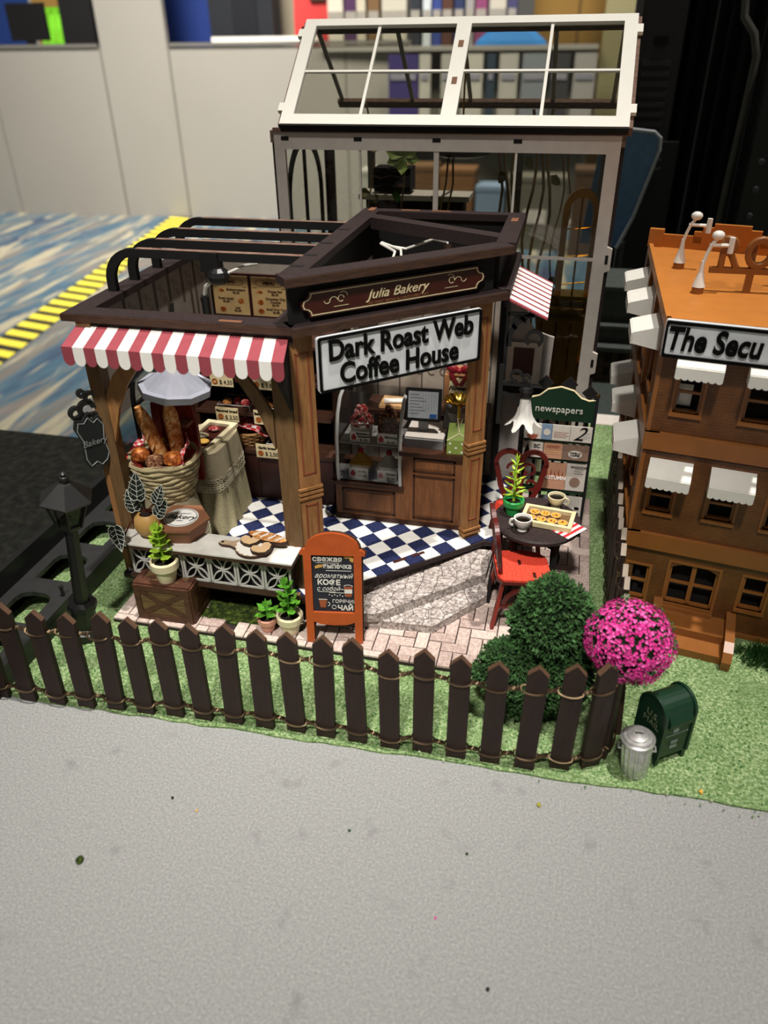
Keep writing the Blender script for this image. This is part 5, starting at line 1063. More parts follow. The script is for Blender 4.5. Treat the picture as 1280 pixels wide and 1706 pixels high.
mb.arc((.17, 1.07), .02, .06, -.6, 2.6, 10, 0, .004); P('pastry_drawing', mb, mat('chalk_ochre', 'c79a4e', .8), cb); mb = MB(); mb.X = tl @ TR(0, -.009, 0) @ V3; mb.prism([(-.2, .95), (-.12, .97), (-.1, 1.0), (-.16, 1.0), (-.2, .98)], 0, .004); P('pastry_drawing', mb, mat('chalk_ochre', 'c79a4e', .8), cb)
mb = MB(); mb.X = tl @ TR(0, -.009, 0) @ V3; mb.prism([(.13, .6), (.2, .6), (.215, .73), (.115, .73)], 0, .003); mb.prism([(-.155, .45), (-.095, .45), (-.08, .55), (-.17, .55)], 0, .003); P('cup_drawing', mb, mat('chalk_rust', '8e4a2c', .8), cb)
mb = MB(); mb.X = tl @ TR(0, -.013, 0) @ V3; mb.box(.121, .209, .645, .695, 0, .002); mb.arc((.165, .735), .04, .052, 0, PI, 8, 0, .002, .4); mb.arc((-.07, .5), .02, .027, -1.6, 1.6, 8, 0, .002); mb.prism([(-.175, .555), (-.075, .555), (-.077, .562), (-.173, .562)], 0, .002); P('cup_outline', mb, M_chalkw, cb)
# round table, chairs
t = T('round_table', 'round black cafe table with curved legs at the right of the paving', 'table', (0, 7.95, .09))
mb = MB(); mb.X = TR(0, 7.95, 0); mb.lathe([(.5, 1.03), (.52, 1.05), (.52, 1.08), (.5, 1.1)], 40); P('tabletop', mb, M_drk, t, world=True)
for k in range(4):
    a = PI/4+PI/2*k; ca, sa = math.cos(a), math.sin(a); mb = MB(); mb.tube([(.36*ca, 7.95+.36*sa, .09), (.33*ca, 7.95+.33*sa, .45), (.38*ca, 7.95+.38*sa, 1.03)], .035, 6); P('leg', mb, M_blackm, t, world=True)
mb = MB(); mb.X = TR(0, 7.95, .55); mb.arc((0, 0), .28, .32, 0, 2*PI, 24, 0, .04); P('stretcher_ring', mb, M_blackm, t, world=True)
def chair(x, y, rz, label):
    t = T('cafe_chair', label, 'chair', (x, y, .09), rz, 'cafe chairs')
    seat = [(-.3, -.25), (-.22, -.31), (.22, -.31), (.3, -.25), (.32, 0), (.26, .24), (.14, .32), (-.14, .32), (-.26, .24), (-.32, 0)]
    mb = MB(); mb.prism(seat, .62, .66); P('seat_frame', mb, M_chairfr, t); mb = MB(); mb.prism([(a*.97, b*.97) for a, b in seat], .66, .685); P('seat_pad', mb, M_chairred, t)
    for a, b in ((-.05, -.02), (.2, .12)): mb = MB(); mb.X = TR(a, b, .685); mb.box(-.05, .05, -.018, .018, 0, .003); P('seat_slot', mb, M_choc, t)
    for sx_ in (-1, 1):
        for sy_, ft in ((-1, .1), (1, .06)):
            mb = MB(); mb.add([(sx_*.24-.03, sy_*.24-.02, .62), (sx_*.24+.03, sy_*.24-.02, .62), (sx_*.24+.03, sy_*.24+.02, .62), (sx_*.24-.03, sy_*.24+.02, .62), (sx_*.31-.03, sy_*(.24+ft)-.02, 0), (sx_*.31+.03, sy_*(.24+ft)-.02, 0), (sx_*.31+.03, sy_*(.24+ft)+.02, 0), (sx_*.31-.03, sy_*(.24+ft)+.02, 0)], [(0, 1, 2, 3), (7, 6, 5, 4), (0, 4, 5, 1), (1, 5, 6, 2), (2, 6, 7, 3), (3, 7, 4, 0)]); P('leg', mb, mat('chair_leg_red', '7c281f', .45), t)
        mb = MB(); mb.X = TR(sx_*.27, 0, 0) @ RZ(PI/2) @ V3; mb.arc((0, .3), .2, .24, .1, PI-.1, 14, -.02, .02); mb.box(-.27, .27, .27, .31, -.02, .02); P('side_stretcher', mb, M_chairfr, t)
    # carved heart-shaped back
    bkX = TR(0, -.26, .66) @ RX(math.radians(8)) @ V3
    mb = MB(); mb.X = bkX
    mb.arc((-.16, .56), .13, .19, 0.2, PI*1.08, 16, -.025, .025); mb.arc((.16, .56), .13, .19, -.08*PI, PI-.2, 16, -.025, .025)
    for s in (-1, 1):
        mb.prism([(s*.35, .56), (s*.29, .56), (s*.2, .22), (s*.1, .0), (s*.17, .0), (s*.28, .24)], -.025, .025)
    P('back_frame', mb, M_chairfr, t)
    mb = MB(); mb.X = bkX
    for s in (-1, 1):
        mb.arc((s*.1, .48), .06, .09, 0, 5.2 if s > 0 else 4.4, 14, -.02, .02); mb.arc((s*.14, .26), .05, .08, .5, 5, 12, -.02, .02)
        mb.prism([(s*.02, 0), (s*.06, 0), (s*.03, .25), (s*.09, .45), (s*.05, .46), (0, .3)], -.02, .02)
    mb.arc((0, .17), .03, .055, 0, 2*PI, 12, -.02, .02); mb.arc((0, .62), .03, .06, 0, 2*PI, 12, -.02, .02); P('scroll_splat', mb, M_chairfr, t)
    return t
chair(-.12, 7.42, math.radians(-78), 'near cafe chair with bright red seat and carved back seen edge-on')
chair(-.25, 8.6, math.radians(185), 'far cafe chair with carved heart-shaped back behind the round table')
t = T('pastry_tray', 'cream rectangular tray of egg tarts on the round table', 'tray', (.12, 7.93, 1.11), math.radians(-8))
for b in ((-.3, .3, -.2, -.155), (-.3, .3, .155, .2), (-.3, -.255, -.155, .155), (.255, .3, -.155, .155)): mb = MB(); mb.box(*b, .0, .06); P('tray_rim', mb, mat('tray_cream', 'd9c99c', .6), t)
mb = MB(); mb.box(-.26, .26, -.16, .16, 0, .015); P('tray_floor', mb, M_woodd, t)
k = 0
for i in range(4):
    for j in range(2):
        if i == 3 and j == 1: continue
        k += 1; X = Matrix.Translation((.12, 7.93, 1.126)) @ RZ(math.radians(-8)); p = X @ Vector((-.19+.125*i+.02*j, -.07+.14*j, 0))
        tt = T('egg_tart', '%s in the %s row of the cream tray' % (('leftmost egg tart', 'second egg tart from the left', 'third egg tart from the left', 'rightmost egg tart')[i], ('near', 'far')[j]), 'tart', p, group='egg tarts on the cream tray')
        mb = MB(); mb.lathe([(.045, 0), (.062, .03), (.054, .03), (.05, .02)], 14); P('crust', mb, M_bread, tt); mb = MB(); mb.lathe([(.053, .018), (.052, .027)], 14); P('custard', mb, mat('custard', 'e0a23c', .4), tt)
        mb = MB()
        for q in range(5): mb.ball((random.uniform(-.03, .03), random.uniform(-.03, .03), .028), .009, n=5, m=3)
        P('burnt_spots', mb, M_bow, tt, kind='stuff')
def cup(x, y, z, m, rz, label):
    t = T('coffee_cup', label, 'cup', (x, y, z), rz, 'coffee cups'); mb = MB(); mb.lathe([(.06, 0), (.055, .03), (.085, .07), (.105, .13), (.108, .16), (.093, .16), (.085, .12)], 24, caps=False); P('cup_body', mb, m, t, smooth=True)
    mb = MB(); mb.lathe([(.09, .13), (.0, .131)], 20, caps=False); P('coffee', mb, M_coffee, t); mb = MB(); mb.X = TR(.1, 0, .09) @ V3; mb.arc((0.01, 0), .03, .05, -1.6, 1.6, 10, -.012, .012); P('handle', mb, m, t)
cup(-.16, 7.66, 1.11, M_white, PI, 'white coffee cup at the near left of the egg tart tray'); cup(.2, 8.25, 1.11, M_cream, 0, 'cream coffee cup behind the egg tart tray')
t = T('striped_napkin', 'red and white striped napkin under the egg tart tray', 'napkin', (.3, 7.84, 1.102), math.radians(-38))
for i in range(11): mb = MB(); mb.box(-.22+.04*i, -.18+.04*i, -.17, .17, .001, .004); P('stripe', mb, M_napr if i % 2 else M_napw, t)
# newspaper rack
rk = T('newspaper_rack', 'dark green newspaper rack with arched name board', 'rack', (.12, 9.35, .09))
RX_ = TR(.12, 9.25, .09) @ RX(math.radians(-4))
def rkp(nm, m, draw, lab=None):
    mb = MB(); mb.X = RX_; draw(mb); return P(nm, mb, m, rk, lab, world=True)
for s in (-1, 1):
    rkp('post', M_blackm, lambda mb: mb.box(s*.45-.03, s*.45+.03, -.03, .04, 0, 2.05)); rkp('brass_knob', M_gold, lambda mb: mb.ball((s*.46, 0, 2.03), .035, n=8, m=5))
    rkp('rear_leg', M_blackm, lambda mb: mb.box(s*.45-.025, s*.45+.025, .35, .4, 0, 1.2))
def nb(mb):
    mb.X = RX_ @ V3; p = [(-.44, 1.68), (.44, 1.68), (.44, 1.98), (.36, 1.96), (.26, 1.99), (.16, 2.08), (0, 2.12), (-.16, 2.08), (-.26, 1.99), (-.36, 1.96), (-.44, 1.98)]; mb.prism(p, 0, .04)
nbo = rkp('name_board', M_green, nb)
def ed(mb):
    mb.X = RX_; mb.tube([(-.44, -.02, 1.98), (-.36, -.02, 1.965), (-.26, -.02, 1.995), (-.16, -.02, 2.085), (0, -.02, 2.125), (.16, -.02, 2.085), (.26, -.02, 1.995), (.36, -.02, 1.965), (.44, -.02, 1.98)], .014, 6)
rkp('gilt_edge', M_pap, ed)
text('newspapers', .125, M_chalkw, rk, wm(rk).inverted() @ RX_ @ TR(0, -.045, 1.83) @ UP, depth=.006, sx=1.02)
for x in (-.2, .1, .36):
    def fin(mb, x=x): mb.X = RX_ @ TR(x, .02, 2.06+(.1 if abs(x) < .25 else 0)) @ V3 @ RZ(PI/4); mb.box(-.07, .07, -.07, .07, 0, .03); mb.X = RX_; mb.box(x-.02, x+.02, .0, .03, 1.9, 2.1)
    rkp('diamond_finial', M_blackm, fin)
for i in range(7): rkp('slat', M_blackm, lambda mb: mb.box(-.4+.125*i, -.36+.125*i, .02, .05, .1, 1.68))
for z in (.2, .66, 1.12, 1.38): rkp('rest_bar', M_green, lambda mb: mb.box(-.43, .43, -.06, .02, z, z+.05))
def paper(x, z, w_, h, m, label, draws=(), words=()):
    t = T('newspaper', label, 'newspaper', RX_ @ Vector((x, -.07, z)), 0, 'papers on the newspaper rack'); X = TR(0, 0, 0) @ RX(math.radians(-10))
    mb = MB(); mb.X = X @ V3; mb.box(-w_/2, w_/2, 0, h, 0, .014); mb.X = X; mb.box(-w_/2+.004, w_/2-.004, -.01, .012, h-.006, h+.006); P('sheet', mb, m, t)
    for mm_, f in draws: mb = MB(); mb.X = X @ TR(0, -.014, 0) @ V3; f(mb); P('print', mb, mm_, t)
    for s, sz, xx, zz, mm_, kw in words: text(s, sz, mm_, t, X @ TR(xx, -.017, zz) @ UP, depth=.002, **kw)
lines = lambda x0, x1, z0, n, dz=.022: (lambda mb: [mb.box(x0, x1-.03*(i % 2), z0-dz*i, z0-dz*i+.005, 0, .002) for i in range(n)] and None)
blu = mat('print_blue', '5a6f86', .8); rst = mat('print_rust', '8a4630', .8); ptan = mat('print_tan', 'a87d50', .8)
paper(-.3, 1.42, .22, .2, M_paper, 'folded paper with a bowl picture, far left of the top rack row', [(rst, lambda mb: mb.arc((0, .06), 0, .07, PI, 2*PI, 10, 0, .003))])
paper(-.12, 1.42, .14, .2, mat('sheet_blue', '6b8096', .8), 'folded blue paper in the top rack row', [(M_paper, lambda mb: mb.arc((0, .1), 0, .045, 0, 2*PI, 10, 0, .003))])
paper(.06, 1.42, .24, .2, M_paper, 'folded paper with brown print in the middle of the top rack row', [(rst, lines(-.09, .1, .11, 4))])
paper(.31, 1.42, .28, .2, M_paper, 'folded paper with a big black numeral in the top rack row', [(M_grey, lines(.02, .12, .12, 4))], [('2', .26, -.03, .1, M_ink, dict(shear=.5))])
paper(-.28, 1.16, .26, .2, M_paper, 'folded paper with a dark tree drawing in the second rack row', [(M_ink, lambda mb: mb.prism([(-.12, 0), (-.02, 0), (-.05, .12), (-.07, .18), (-.1, .1)], 0, .003))], [('SC', .07, .05, .15, M_ink, dict(bold=.003))])
paper(-.02, 1.16, .24, .2, M_autumn, 'folded tan paper in the middle of the second rack row', [(ptan, lines(-.09, .09, .12, 3, .03))], [('HONEY', .05, 0, .16, rst, dict(bold=.002))])
paper(.27, 1.16, .34, .2, M_paperd, 'folded brown paper with a white oval badge in the second rack row', [(M_paper, lambda mb: mb.arc((0, .08), 0, .09, 0, 2*PI, 16, 0, .003, .6))], [('VANILLA\nCOFFEE', .035, 0, .08, M_ink, dict(bold=.002))])
paper(.04, .72, .3, .36, M_autumn, 'peach magazine with autumn leaves on the third rack row', [(rst, lambda mb: [mb.prism([(-.12+.05*i, .16), (-.1+.05*i, .26+.03*(i % 2)), (-.08+.05*i, .16)], 0, .003) for i in range(5)] and None)], [('AUTUMN', .07, 0, .16, M_wht, dict(bold=.002))])
paper(.31, .72, .26, .38, M_paper, 'white magazine with a dark round photo on the third rack row', [(M_paperd, lambda mb: mb.arc((0, .12), 0, .07, 0, 2*PI, 16, 0, .003)), (M_ink, lines(-.02, .1, .3, 3, .03))], [('MAGAZINE', .04, .03, .33, M_ink, dict(bold=.001))])
paper(.02, .25, .34, .34, mat('sheet_slate', '6f7177', .8), 'slate grey magazine on the lowest rack row', [(M_wht, lines(-.12, .12, .25, 3, .03))])
paper(.32, .25, .24, .36, M_paper, 'white magazine with black squares on the lowest rack row', [(M_ink, lambda mb: (mb.box(.03, .09, .08, .14, 0, .003), mb.box(.03, .09, .18, .22, 0, .003)) and None), (M_grey, lines(-.09, .0, .3, 5))])
# hanging slate sign on left post
t = T('hanging_sign', 'small dark ornate slate sign hanging on the left bakery post', 'sign', (-4.9, 6.78, 1.95))
pn = [(-.14, .1), (-.1, .0), (-.02, .04), (.04, -.02), (.12, .03), (.16, .12), (.13, .3), (.16, .5), (.1, .6), (.04, .56), (-.02, .64), (-.08, .58), (-.15, .6), (-.18, .5), (-.13, .35)]
mb = MB(); mb.X = TR(-4.9, 6.72, 1.94) @ RZ(.95) @ V3; mb.prism(pn, 0, .05); P('slate_plate', mb, M_slate, t, world=True)
mb = MB(); mb.X = TR(-4.86, 6.69, 1.94) @ RZ(.95); mb.tube([(a*.86, 0, .3+(b-.3)*.88) for a, b in pn+pn[:1]], .008, 5); P('chalk_outline', mb, M_grey, t, world=True)
mb = MB(); mb.X = TR(-4.9, 6.74, 2.5) @ RZ(.9) @ V3
mb.arc((0, .12), .05, .1, 0, 5, 14, -.03, .03); mb.arc((-.12, .1), .04, .08, 1, 6, 12, -.03, .03); mb.arc((.06, .24), .03, .07, 0, 5, 12, -.03, .03); mb.box(-.15, .15, .02, .06, -.03, .03); mb.arc((-.02, .3), .02, .05, 0, 6, 10, -.03, .03); P('scroll_arm', mb, M_black, t, world=True)
text('Bakery', .1, M_grey, t, wm(t).inverted() @ TR(-4.85, 6.68, 2.25) @ RZ(.95) @ UP, depth=.003, shear=.3)
# ================================================================ STREET LAMP
t = T('street_lamp', 'black lantern street lamp standing inside the left end of the fence', 'street lamp', (-5.07, 6.0, .022), 0, None, 0, math.radians(6.5))
mb = MB(); mb.lathe([(.2, 0), (.2, .12), (.14, .16), (.135, .42), (.17, .44), (.16, .5), (.09, .52)], 8); P('base', mb, M_black, t)
mb = MB(); mb.lathe([(.085, .5), (.068, 1.52), (.1, 1.55), (.12, 1.58)], 8); P('post', mb, M_black, t)
mb = MB(); mb.lathe([(.13, 1.56), (.14, 1.6)], 6)
N = 6
for k in range(N):
    a = 2*PI*k/N; mb.tube([(.13*math.cos(a), .13*math.sin(a), 1.58), (.23*math.cos(a), .23*math.sin(a), 1.92)], .016, 5)
P('lantern_frame', mb, M_black, t)
mb = MB(); mb.lathe([(.115, 1.6), (.2, 1.91)], 6, caps=False); P('lantern_glass', mb, M_glass, t)
mb = MB(); mb.lathe([(.27, 1.9), (.29, 1.93), (.08, 2.1), (.05, 2.12)], 6); P('lantern_roof', mb, M_black, t)
mb = MB(); mb.lathe([(.05, 2.1), (.04, 2.14), (.06, 2.15), (.05, 2.18), (.025, 2.19), (.035, 2.215), (.0, 2.24)], 10, caps=False); P('finial', mb, M_black, t)
t = T('straw_tuft', 'small yellow grass tuft behind the fence beside the crate', 'grass tuft', (-4.86, 6.05, .022)); mb = MB()
for i in range(70): a = random.uniform(0, 6.28); r = random.uniform(0, .05); l = random.uniform(.1, .2); x, y = r*math.cos(a), r*math.sin(a); mb.add([(x-.006, y, 0), (x+.006, y, 0), (x+math.cos(a)*l*.5, y+math.sin(a)*l*.5, l)], [(0, 1, 2)])
P('blades', mb, M_straw, t, kind='stuff')
# ================================================================ PICKET FENCE
fe = T('picket_fence', 'brown picket fence bound with twisted wire around the bakery lawn', 'fence', (-2, 5.1, .0))
front = [(-5.1, 4.93), (-4.76, 4.95), (-4.43, 4.97), (-4.1, 5.0), (-3.77, 5.02), (-3.45, 5.05), (-3.14, 5.07), (-2.81, 5.09), (-2.48, 5.1), (-2.15, 5.12), (-1.84, 5.12), (-1.51, 5.12), (-1.18, 5.12), (-.86, 5.14), (-.53, 5.14), (-.2, 5.15), (.13, 5.15), (.46, 5.22), (.74, 5.3)]
pth = [(x, y, 0.) for x, y in front]+[(.9, 5.5, PI/2*.8)]+[(.94+.003*i, 5.8+.29*i, PI/2) for i in range(17)]
pth = [(-5.42, 4.92, 0.)]+pth; front_n = 20
pth[front_n-1] = (.74, 5.31, .5)
def pick_mb(w_, h, endm):
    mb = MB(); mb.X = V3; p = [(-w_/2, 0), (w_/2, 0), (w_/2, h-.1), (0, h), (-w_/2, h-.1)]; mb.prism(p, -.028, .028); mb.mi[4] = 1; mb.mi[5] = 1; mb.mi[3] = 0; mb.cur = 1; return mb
rnd = random.Random(3)
for i, (x, y, a) in enumerate(pth):
    h = 1.29+rnd.uniform(-.02, .03); w_ = .19
    mb = pick_mb(w_, h, None); me = mb.mesh('picket', [M_pick, M_picklit if i < front_n+3 else M_pale]); o = P('picket', me, None, fe); o.location = (x+2, y-5.1, 0.02); o.rotation_euler = (rnd.uniform(-.02, .02), rnd.uniform(-.025, .025) + (.05 if i < 5 else 0), a)
for zz, nm in ((1.02, 'upper_wire'), (.17, 'lower_wire')):
    A, B = [], []
    for i, (x, y, a) in enumerate(pth):
        d = Vector((math.cos(a), math.sin(a), 0)); nn = Vector((d.y, -d.x, 0)); c = Vector((x, y, zz+.02*math.sin(i*2.3))); hw = .105
        for k in range(7):
            u = -1+k/3; e = d*hw*u; q = .052*(1-.35*abs(u)**3); A.append(c+e+nn*q-Vector((0, 0, .022*(1-u*u)))); B.append(c+e-nn*q)
        if i+1 < len(pth):
            x2, y2, a2 = pth[i+1]; c2 = Vector((x2, y2, zz+.02*math.sin((i+1)*2.3))); d2 = Vector((math.cos(a2), math.sin(a2), 0)); s = c+d*hw; e = c2-d2*hw
            for k in range(1, 12):
                v = k/12; p = s.lerp(e, v); ph = v*PI*5; o1 = nn*.016*math.cos(ph)+Vector((0, 0, .016*math.sin(ph))); A.append(p+o1); B.append(p-o1)
    for st in (A, B): mb = MB(); mb.tube(st, .011, 5); P(nm, mb, M_wire, fe, world=True, smooth=True)
# ================================================================ SHRUB, FLOWERS, BIN, MAILBOX
def foliage(mb, blobs, n, size, seed, mats=1):
    r = random.Random(seed); tot = sum(b[3]**2 for b in blobs)
    for b in blobs:
        k = int(n*b[3]**2/tot)
        for _ in range(k):
            v = Vector((r.gauss(0, 1), r.gauss(0, 1), r.gauss(0, 1))).normalized(); p = Vector(b[:3])+v*b[3]*(r.uniform(.72, 1.06)+.1*math.sin(9*v.x+b[0]*20)*math.sin(8*v.z+b[2]*9))
            t1 = (v.orthogonal().normalized()); t1.rotate(Matrix.Rotation(r.uniform(0, 6.3), 3, v)); t2 = v.cross(t1); s = size*r.uniform(.6, 1.3); mb.cur = r.randrange(mats)
            tip = p+v*s*.9+t1*s*.3; mb.add([tuple(p-t1*s*.5), tuple(p+t1*s*.5), tuple(p+t2*s*.5), tuple(tip)], [(0, 1, 3), (1, 2, 3), (2, 0, 3)])
t = T('evergreen_shrub', 'dark green bushy evergreen shrub inside the right end of the fence', 'shrub', (.25, 5.95, .022))
mb = MB(); blobs = [(.24, 6.0, 1.52, .17), (.12, 6.0, 1.36, .2), (.34, 6.0, 1.36, .23), (.48, 6.0, 1.2, .2), (.02, 5.98, 1.16, .19), (.26, 5.95, 1.12, .3), (.44, 5.97, 1.0, .19), (.06, 5.97, .9, .2), (.3, 5.95, .78, .2), (-.16, 5.9, .66, .22), (-.3, 5.9, .46, .18), (-.02, 5.92, .7, .22), (.2, 5.93, .62, .24), (.5, 5.92, .85, .17), (-.06, 5.88, .45, .22), (.36, 5.86, .66, .22), (.52, 5.88, .58, .18), (.2, 5.88, .45, .28), (.42, 5.88, .38, .24), (.12, 5.88, .25, .25)]
foliage(mb, blobs, 27000, .042, 5, 3); P('foliage', mb, [M_bush, mat('bush_mid', '3b6330', .8, var=.3), mat('bush_deep', '253f1c', .9)], t, world=True, kind='stuff')
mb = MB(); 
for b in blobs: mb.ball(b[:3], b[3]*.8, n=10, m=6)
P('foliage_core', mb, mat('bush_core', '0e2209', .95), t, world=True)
mb = MB(); mb.tube([(.25, 5.93, .02), (.22, 5.95, .5)], .07, 8); P('trunk', mb, M_trunk, t, world=True)
t = T('flower_tree', 'round ball of bright pink flowers at the fence corner', 'flowering tree', (1.0, 5.75, .022)); c = Vector((.94, 5.7, 1.29))
r = random.Random(11); mb = MB()
for _ in range(2900):
    v = Vector((r.gauss(0, 1), r.gauss(0, 1), r.gauss(0, 1))).normalized()
    R_ = .385*(1+.06*math.sin(v.x*7+1)*math.cos(v.z*6)); p = c+Vector((v.x*R_, v.y*R_, v.z*R_*(.92 if v.z > 0 else 1.0)))*r.uniform(.93, 1.03)
    if r.random() < .12 and v.z > -.2: continue
    t1 = v.orthogonal().normalized(); t1.rotate(Matrix.Rotation(r.uniform(0, 6.3), 3, v)); t2 = v.cross(t1); s = r.uniform(.014, .024); mb.cur = r.randrange(3)
    for k in range(4):
        a = 2*PI*k/4; d = t1*math.cos(a)+t2*math.sin(a); e = t1*math.cos(a+.75)+t2*math.sin(a+.75); f = t1*math.cos(a-.75)+t2*math.sin(a-.75)
        mb.add([tuple(p), tuple(p+e*s*.7+v*.008), tuple(p+d*s+v*.012), tuple(p+f*s*.7+v*.008)], [(0, 3, 2, 1)])
P('blossoms', mb, [M_pink, mat('blossom_magenta', 'c92b86', .6), mat('blossom_light', 'ea62b2', .6)], t, world=True, kind='stuff')
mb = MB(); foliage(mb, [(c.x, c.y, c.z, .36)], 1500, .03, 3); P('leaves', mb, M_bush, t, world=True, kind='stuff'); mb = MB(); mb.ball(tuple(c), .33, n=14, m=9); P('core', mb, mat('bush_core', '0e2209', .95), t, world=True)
mb = MB(); mb.tube([(1.02, 5.78, .02), (.98, 5.74, .6), (c.x, c.y, 1.0)], [.035, .03, .025], 7); P('stem', mb, M_trunk, t, world=True)
t = T('grass_clump', 'dark green grass clump beside the steps of the orange building', 'grass clump', (2.65, 7.25, .02)); mb = MB()
for i in range(500): a = r.uniform(0, 6.28); q = r.uniform(0, .28); l = r.uniform(.1, .24); x, y = 2.62+q*math.cos(a), 7.22+q*math.sin(a)*.7; mb.add([(x-.006, y, .02), (x+.006, y, .02), (x+r.uniform(-.12, .12), y+r.uniform(-.12, .06), .02+l)], [(0, 1, 2)])
P('blades', mb, M_leafd, t, world=True, kind='stuff')
# trash can
t = T('trash_can', 'small silver ribbed trash can with lid next to the mailbox', 'trash can', (1.16, 5.33, .022), 0, None, 0, math.radians(-4))
mb = MB(); N = 60; vs = []
for rr, z, f in ((.118, 0, 0), (.122, .02, 0), (.12, .04, 1), (.138, .38, 1), (.142, .4, 0), (.142, .44, 0)): vs += [((rr+f*.007*(1 if math.cos(15*2*PI*k/N) > 0 else -.6))*math.cos(2*PI*k/N), (rr+f*.007*(1 if math.cos(15*2*PI*k/N) > 0 else -.6))*math.sin(2*PI*k/N), z) for k in range(N)]
mb.add(vs, [(j*N+k, j*N+(k+1) % N, (j+1)*N+(k+1) % N, (j+1)*N+k) for j in range(5) for k in range(N)]+[tuple(range(N))[::-1]]); P('can_body', mb, M_silver, t)
mb = MB(); mb.lathe([(.155, .42), (.158, .445), (.14, .455), (.13, .47), (.1, .475), (.095, .488), (.05, .5), (0, .505)], 32, caps=False); lid = P('lid', mb, M_silver, t, smooth=True)
mb = MB(); mb.tube([(-.045, 0, .495), (-.04, 0, .53), (.04, 0, .53), (.045, 0, .495)], .011, 6); P('lid_handle', mb, M_silver, lid)
for s in (-1, 1): mb = MB(); mb.tube([(s*.13, -.04, .33), (s*.165, -.03, .32), (s*.165, .03, .32), (s*.13, .04, .33)], .01, 6); P('side_handle', mb, M_silver, t)
# mailbox
mbx = T('mailbox', 'dark green mailbox with rounded hood on the grass', 'mailbox', (1.4, 5.66, .022), math.radians(-55))
# local: hood axis along y, front faces -y... front panel towards +x side seen by the camera
hp = [(-.17, .1), (.17, .1), (.17, .58)]+[(.17*math.cos(a), .58+.17*math.sin(a)) for a in [PI*i/12 for i in range(1, 12)]]+[(-.17, .58)]
mb = MB(); mb.X = V3; mb.prism(hp, -.17, .17); body = P('body', mb, M_green, mbx)
for s in (-1, 1): mb = MB(); mb.X = TR(0, -s*.17, 0) @ V3; mb.arc((0, .58), .165, .187, 0, PI, 16, -.015, .015); mb.box(.165, .187, .1, .58, -.015, .015); mb.box(-.187, -.165, .1, .58, -.015, .015); P('rim_band', mb, M_green, body)
for sx_ in (-1, 1):
    for sy_ in (-1, 1): mb = MB(); mb.box(sx_*.15-.02, sx_*.15+.02, sy_*.155-.02, sy_*.155+.02, 0, .12); P('leg', mb, M_green, mbx)
mb = MB(); mb.X = RZ(0); mb.box(.165, .2, -.13, .13, .5, .56); mb.add([(.17, -.13, .56), (.21, -.13, .56), (.12, -.13, .7), (.17, .13, .56), (.21, .13, .56), (.12, .13, .7)], [(0, 1, 2), (3, 5, 4), (0, 3, 4, 1), (1, 4, 5, 2), (2, 5, 3, 0)]); P('chute_door', mb, M_green, mbx)
mb = MB(); mb.box(.172, .176, -.13, .13, .38, .385); mb.box(.172, .176, -.05, .01, .41, .48); mb.box(.172, .176, -.05, .03, .2, .3); P('notice_label', mb, mat('label_grey', '8c9690', .6), mbx)
text('MAIL', .05, M_green, mbx, TR(.177, -.01, .25) @ RZ(PI/2) @ UP, depth=.002)
text('U.S.\nMAIL', .1, mat('gilt_dim', '6f7a5c', .6), mbx, TR(0, -.173, .48) @ UP, depth=.003)

# ================================================================ GREENHOUSE MODEL
gh = T('greenhouse_model', 'tall white-framed clear greenhouse model behind the bakery', 'greenhouse', (-1.75, 12.3, .022))
GX0, GX1, GY0, GY1, GT = -4.09, .52, 11.0, 13.6, 4.93
def g(nm, m, *b, par=gh, lab=None):
    mb = MB(); mb.box(*b); return P(nm, mb, m, par, lab, world=True)
ff = g('front_top_rail', M_framesh, GX0, GX1, GY0, GY0+.06, 4.72, GT)
g('front_post', M_framesh, GX0, GX0+.15, GY0, GY0+.06, .1, 4.72); g('front_post', M_framesh, GX1-.17, GX1, GY0, GY0+.06, .1, 4.72); g('front_sill', M_framesh, GX0, GX1, GY0, GY0+.06, .1, .5)
for z in (3.42, 1.95): mb = MB(); mb.X = V3; mb.X = TR(GX1, GY0+.06, z) @ V3; mb.prism([(0, -.17), (.07, -.14), (.07, .14), (0, .17)], 0, .06); P('side_tab', mb, M_framesh, gh, world=True); g('tab_slot', M_blackm, GX1-.01, GX1+.03, GY0-.004, GY0, z-.06, z+.06)
for x in (-3.93, -2.9, -1.83, -.77): g('rail_slot', M_blackm, x-.055, x+.055, GY0-.004, GY0, 4.83, 4.88)
for x, w_, m in ((-2.88, .03, M_framesh), (-1.83, .07, M_framesh), (-.78, .03, M_frame)): g('mullion', m, x-w_/2, x+w_/2, GY0+.01, GY0+.04, .5, 4.72)
g('cross_bar', M_framesh, -.78, GX1-.17, GY0+.01, GY0+.04, 3.39, 3.43)
g('glass_pane', M_glass, GX0+.1, GX1-.1, GY0+.05, GY0+.06, .5, 4.72)
for x in (GX0-.05, GX1): g('side_post', M_drk, x, x+.05, GY0+.06, GY0+.2, .05, 4.95); g('side_post', M_drk, x, x+.05, GY1-.12, GY1, .05, 4.95); g('side_rail', M_rawedge, x, x+.05, GY0, GY1, 4.8, 4.95); g('side_rail', M_drk, x, x+.05, GY0, GY1, .05, .5)
mb = MB(); mb.X = Matrix(((0, 0, 1, GX0-.03), (1, 0, 0, 0), (0, 1, 0, 0), (0, 0, 0, 1))); mb.arc((12.3, 3.9), .75, .85, 0, PI, 20, 0, .04); mb.box(11.45, 11.55, .5, 3.9, 0, .04); mb.box(13.05, 13.15, .5, 3.9, 0, .04); mb.box(12.27, 12.33, .5, 4.65, 0, .04); P('side_arch', mb, M_drk, gh, world=True)
for x in (-4.05, -3.35, -2.88, -.9, .42): g('rear_post', mat('rear_frame', '6f6964', .7), x-.06, x+.06, GY1-.06, GY1, .1, 4.95)
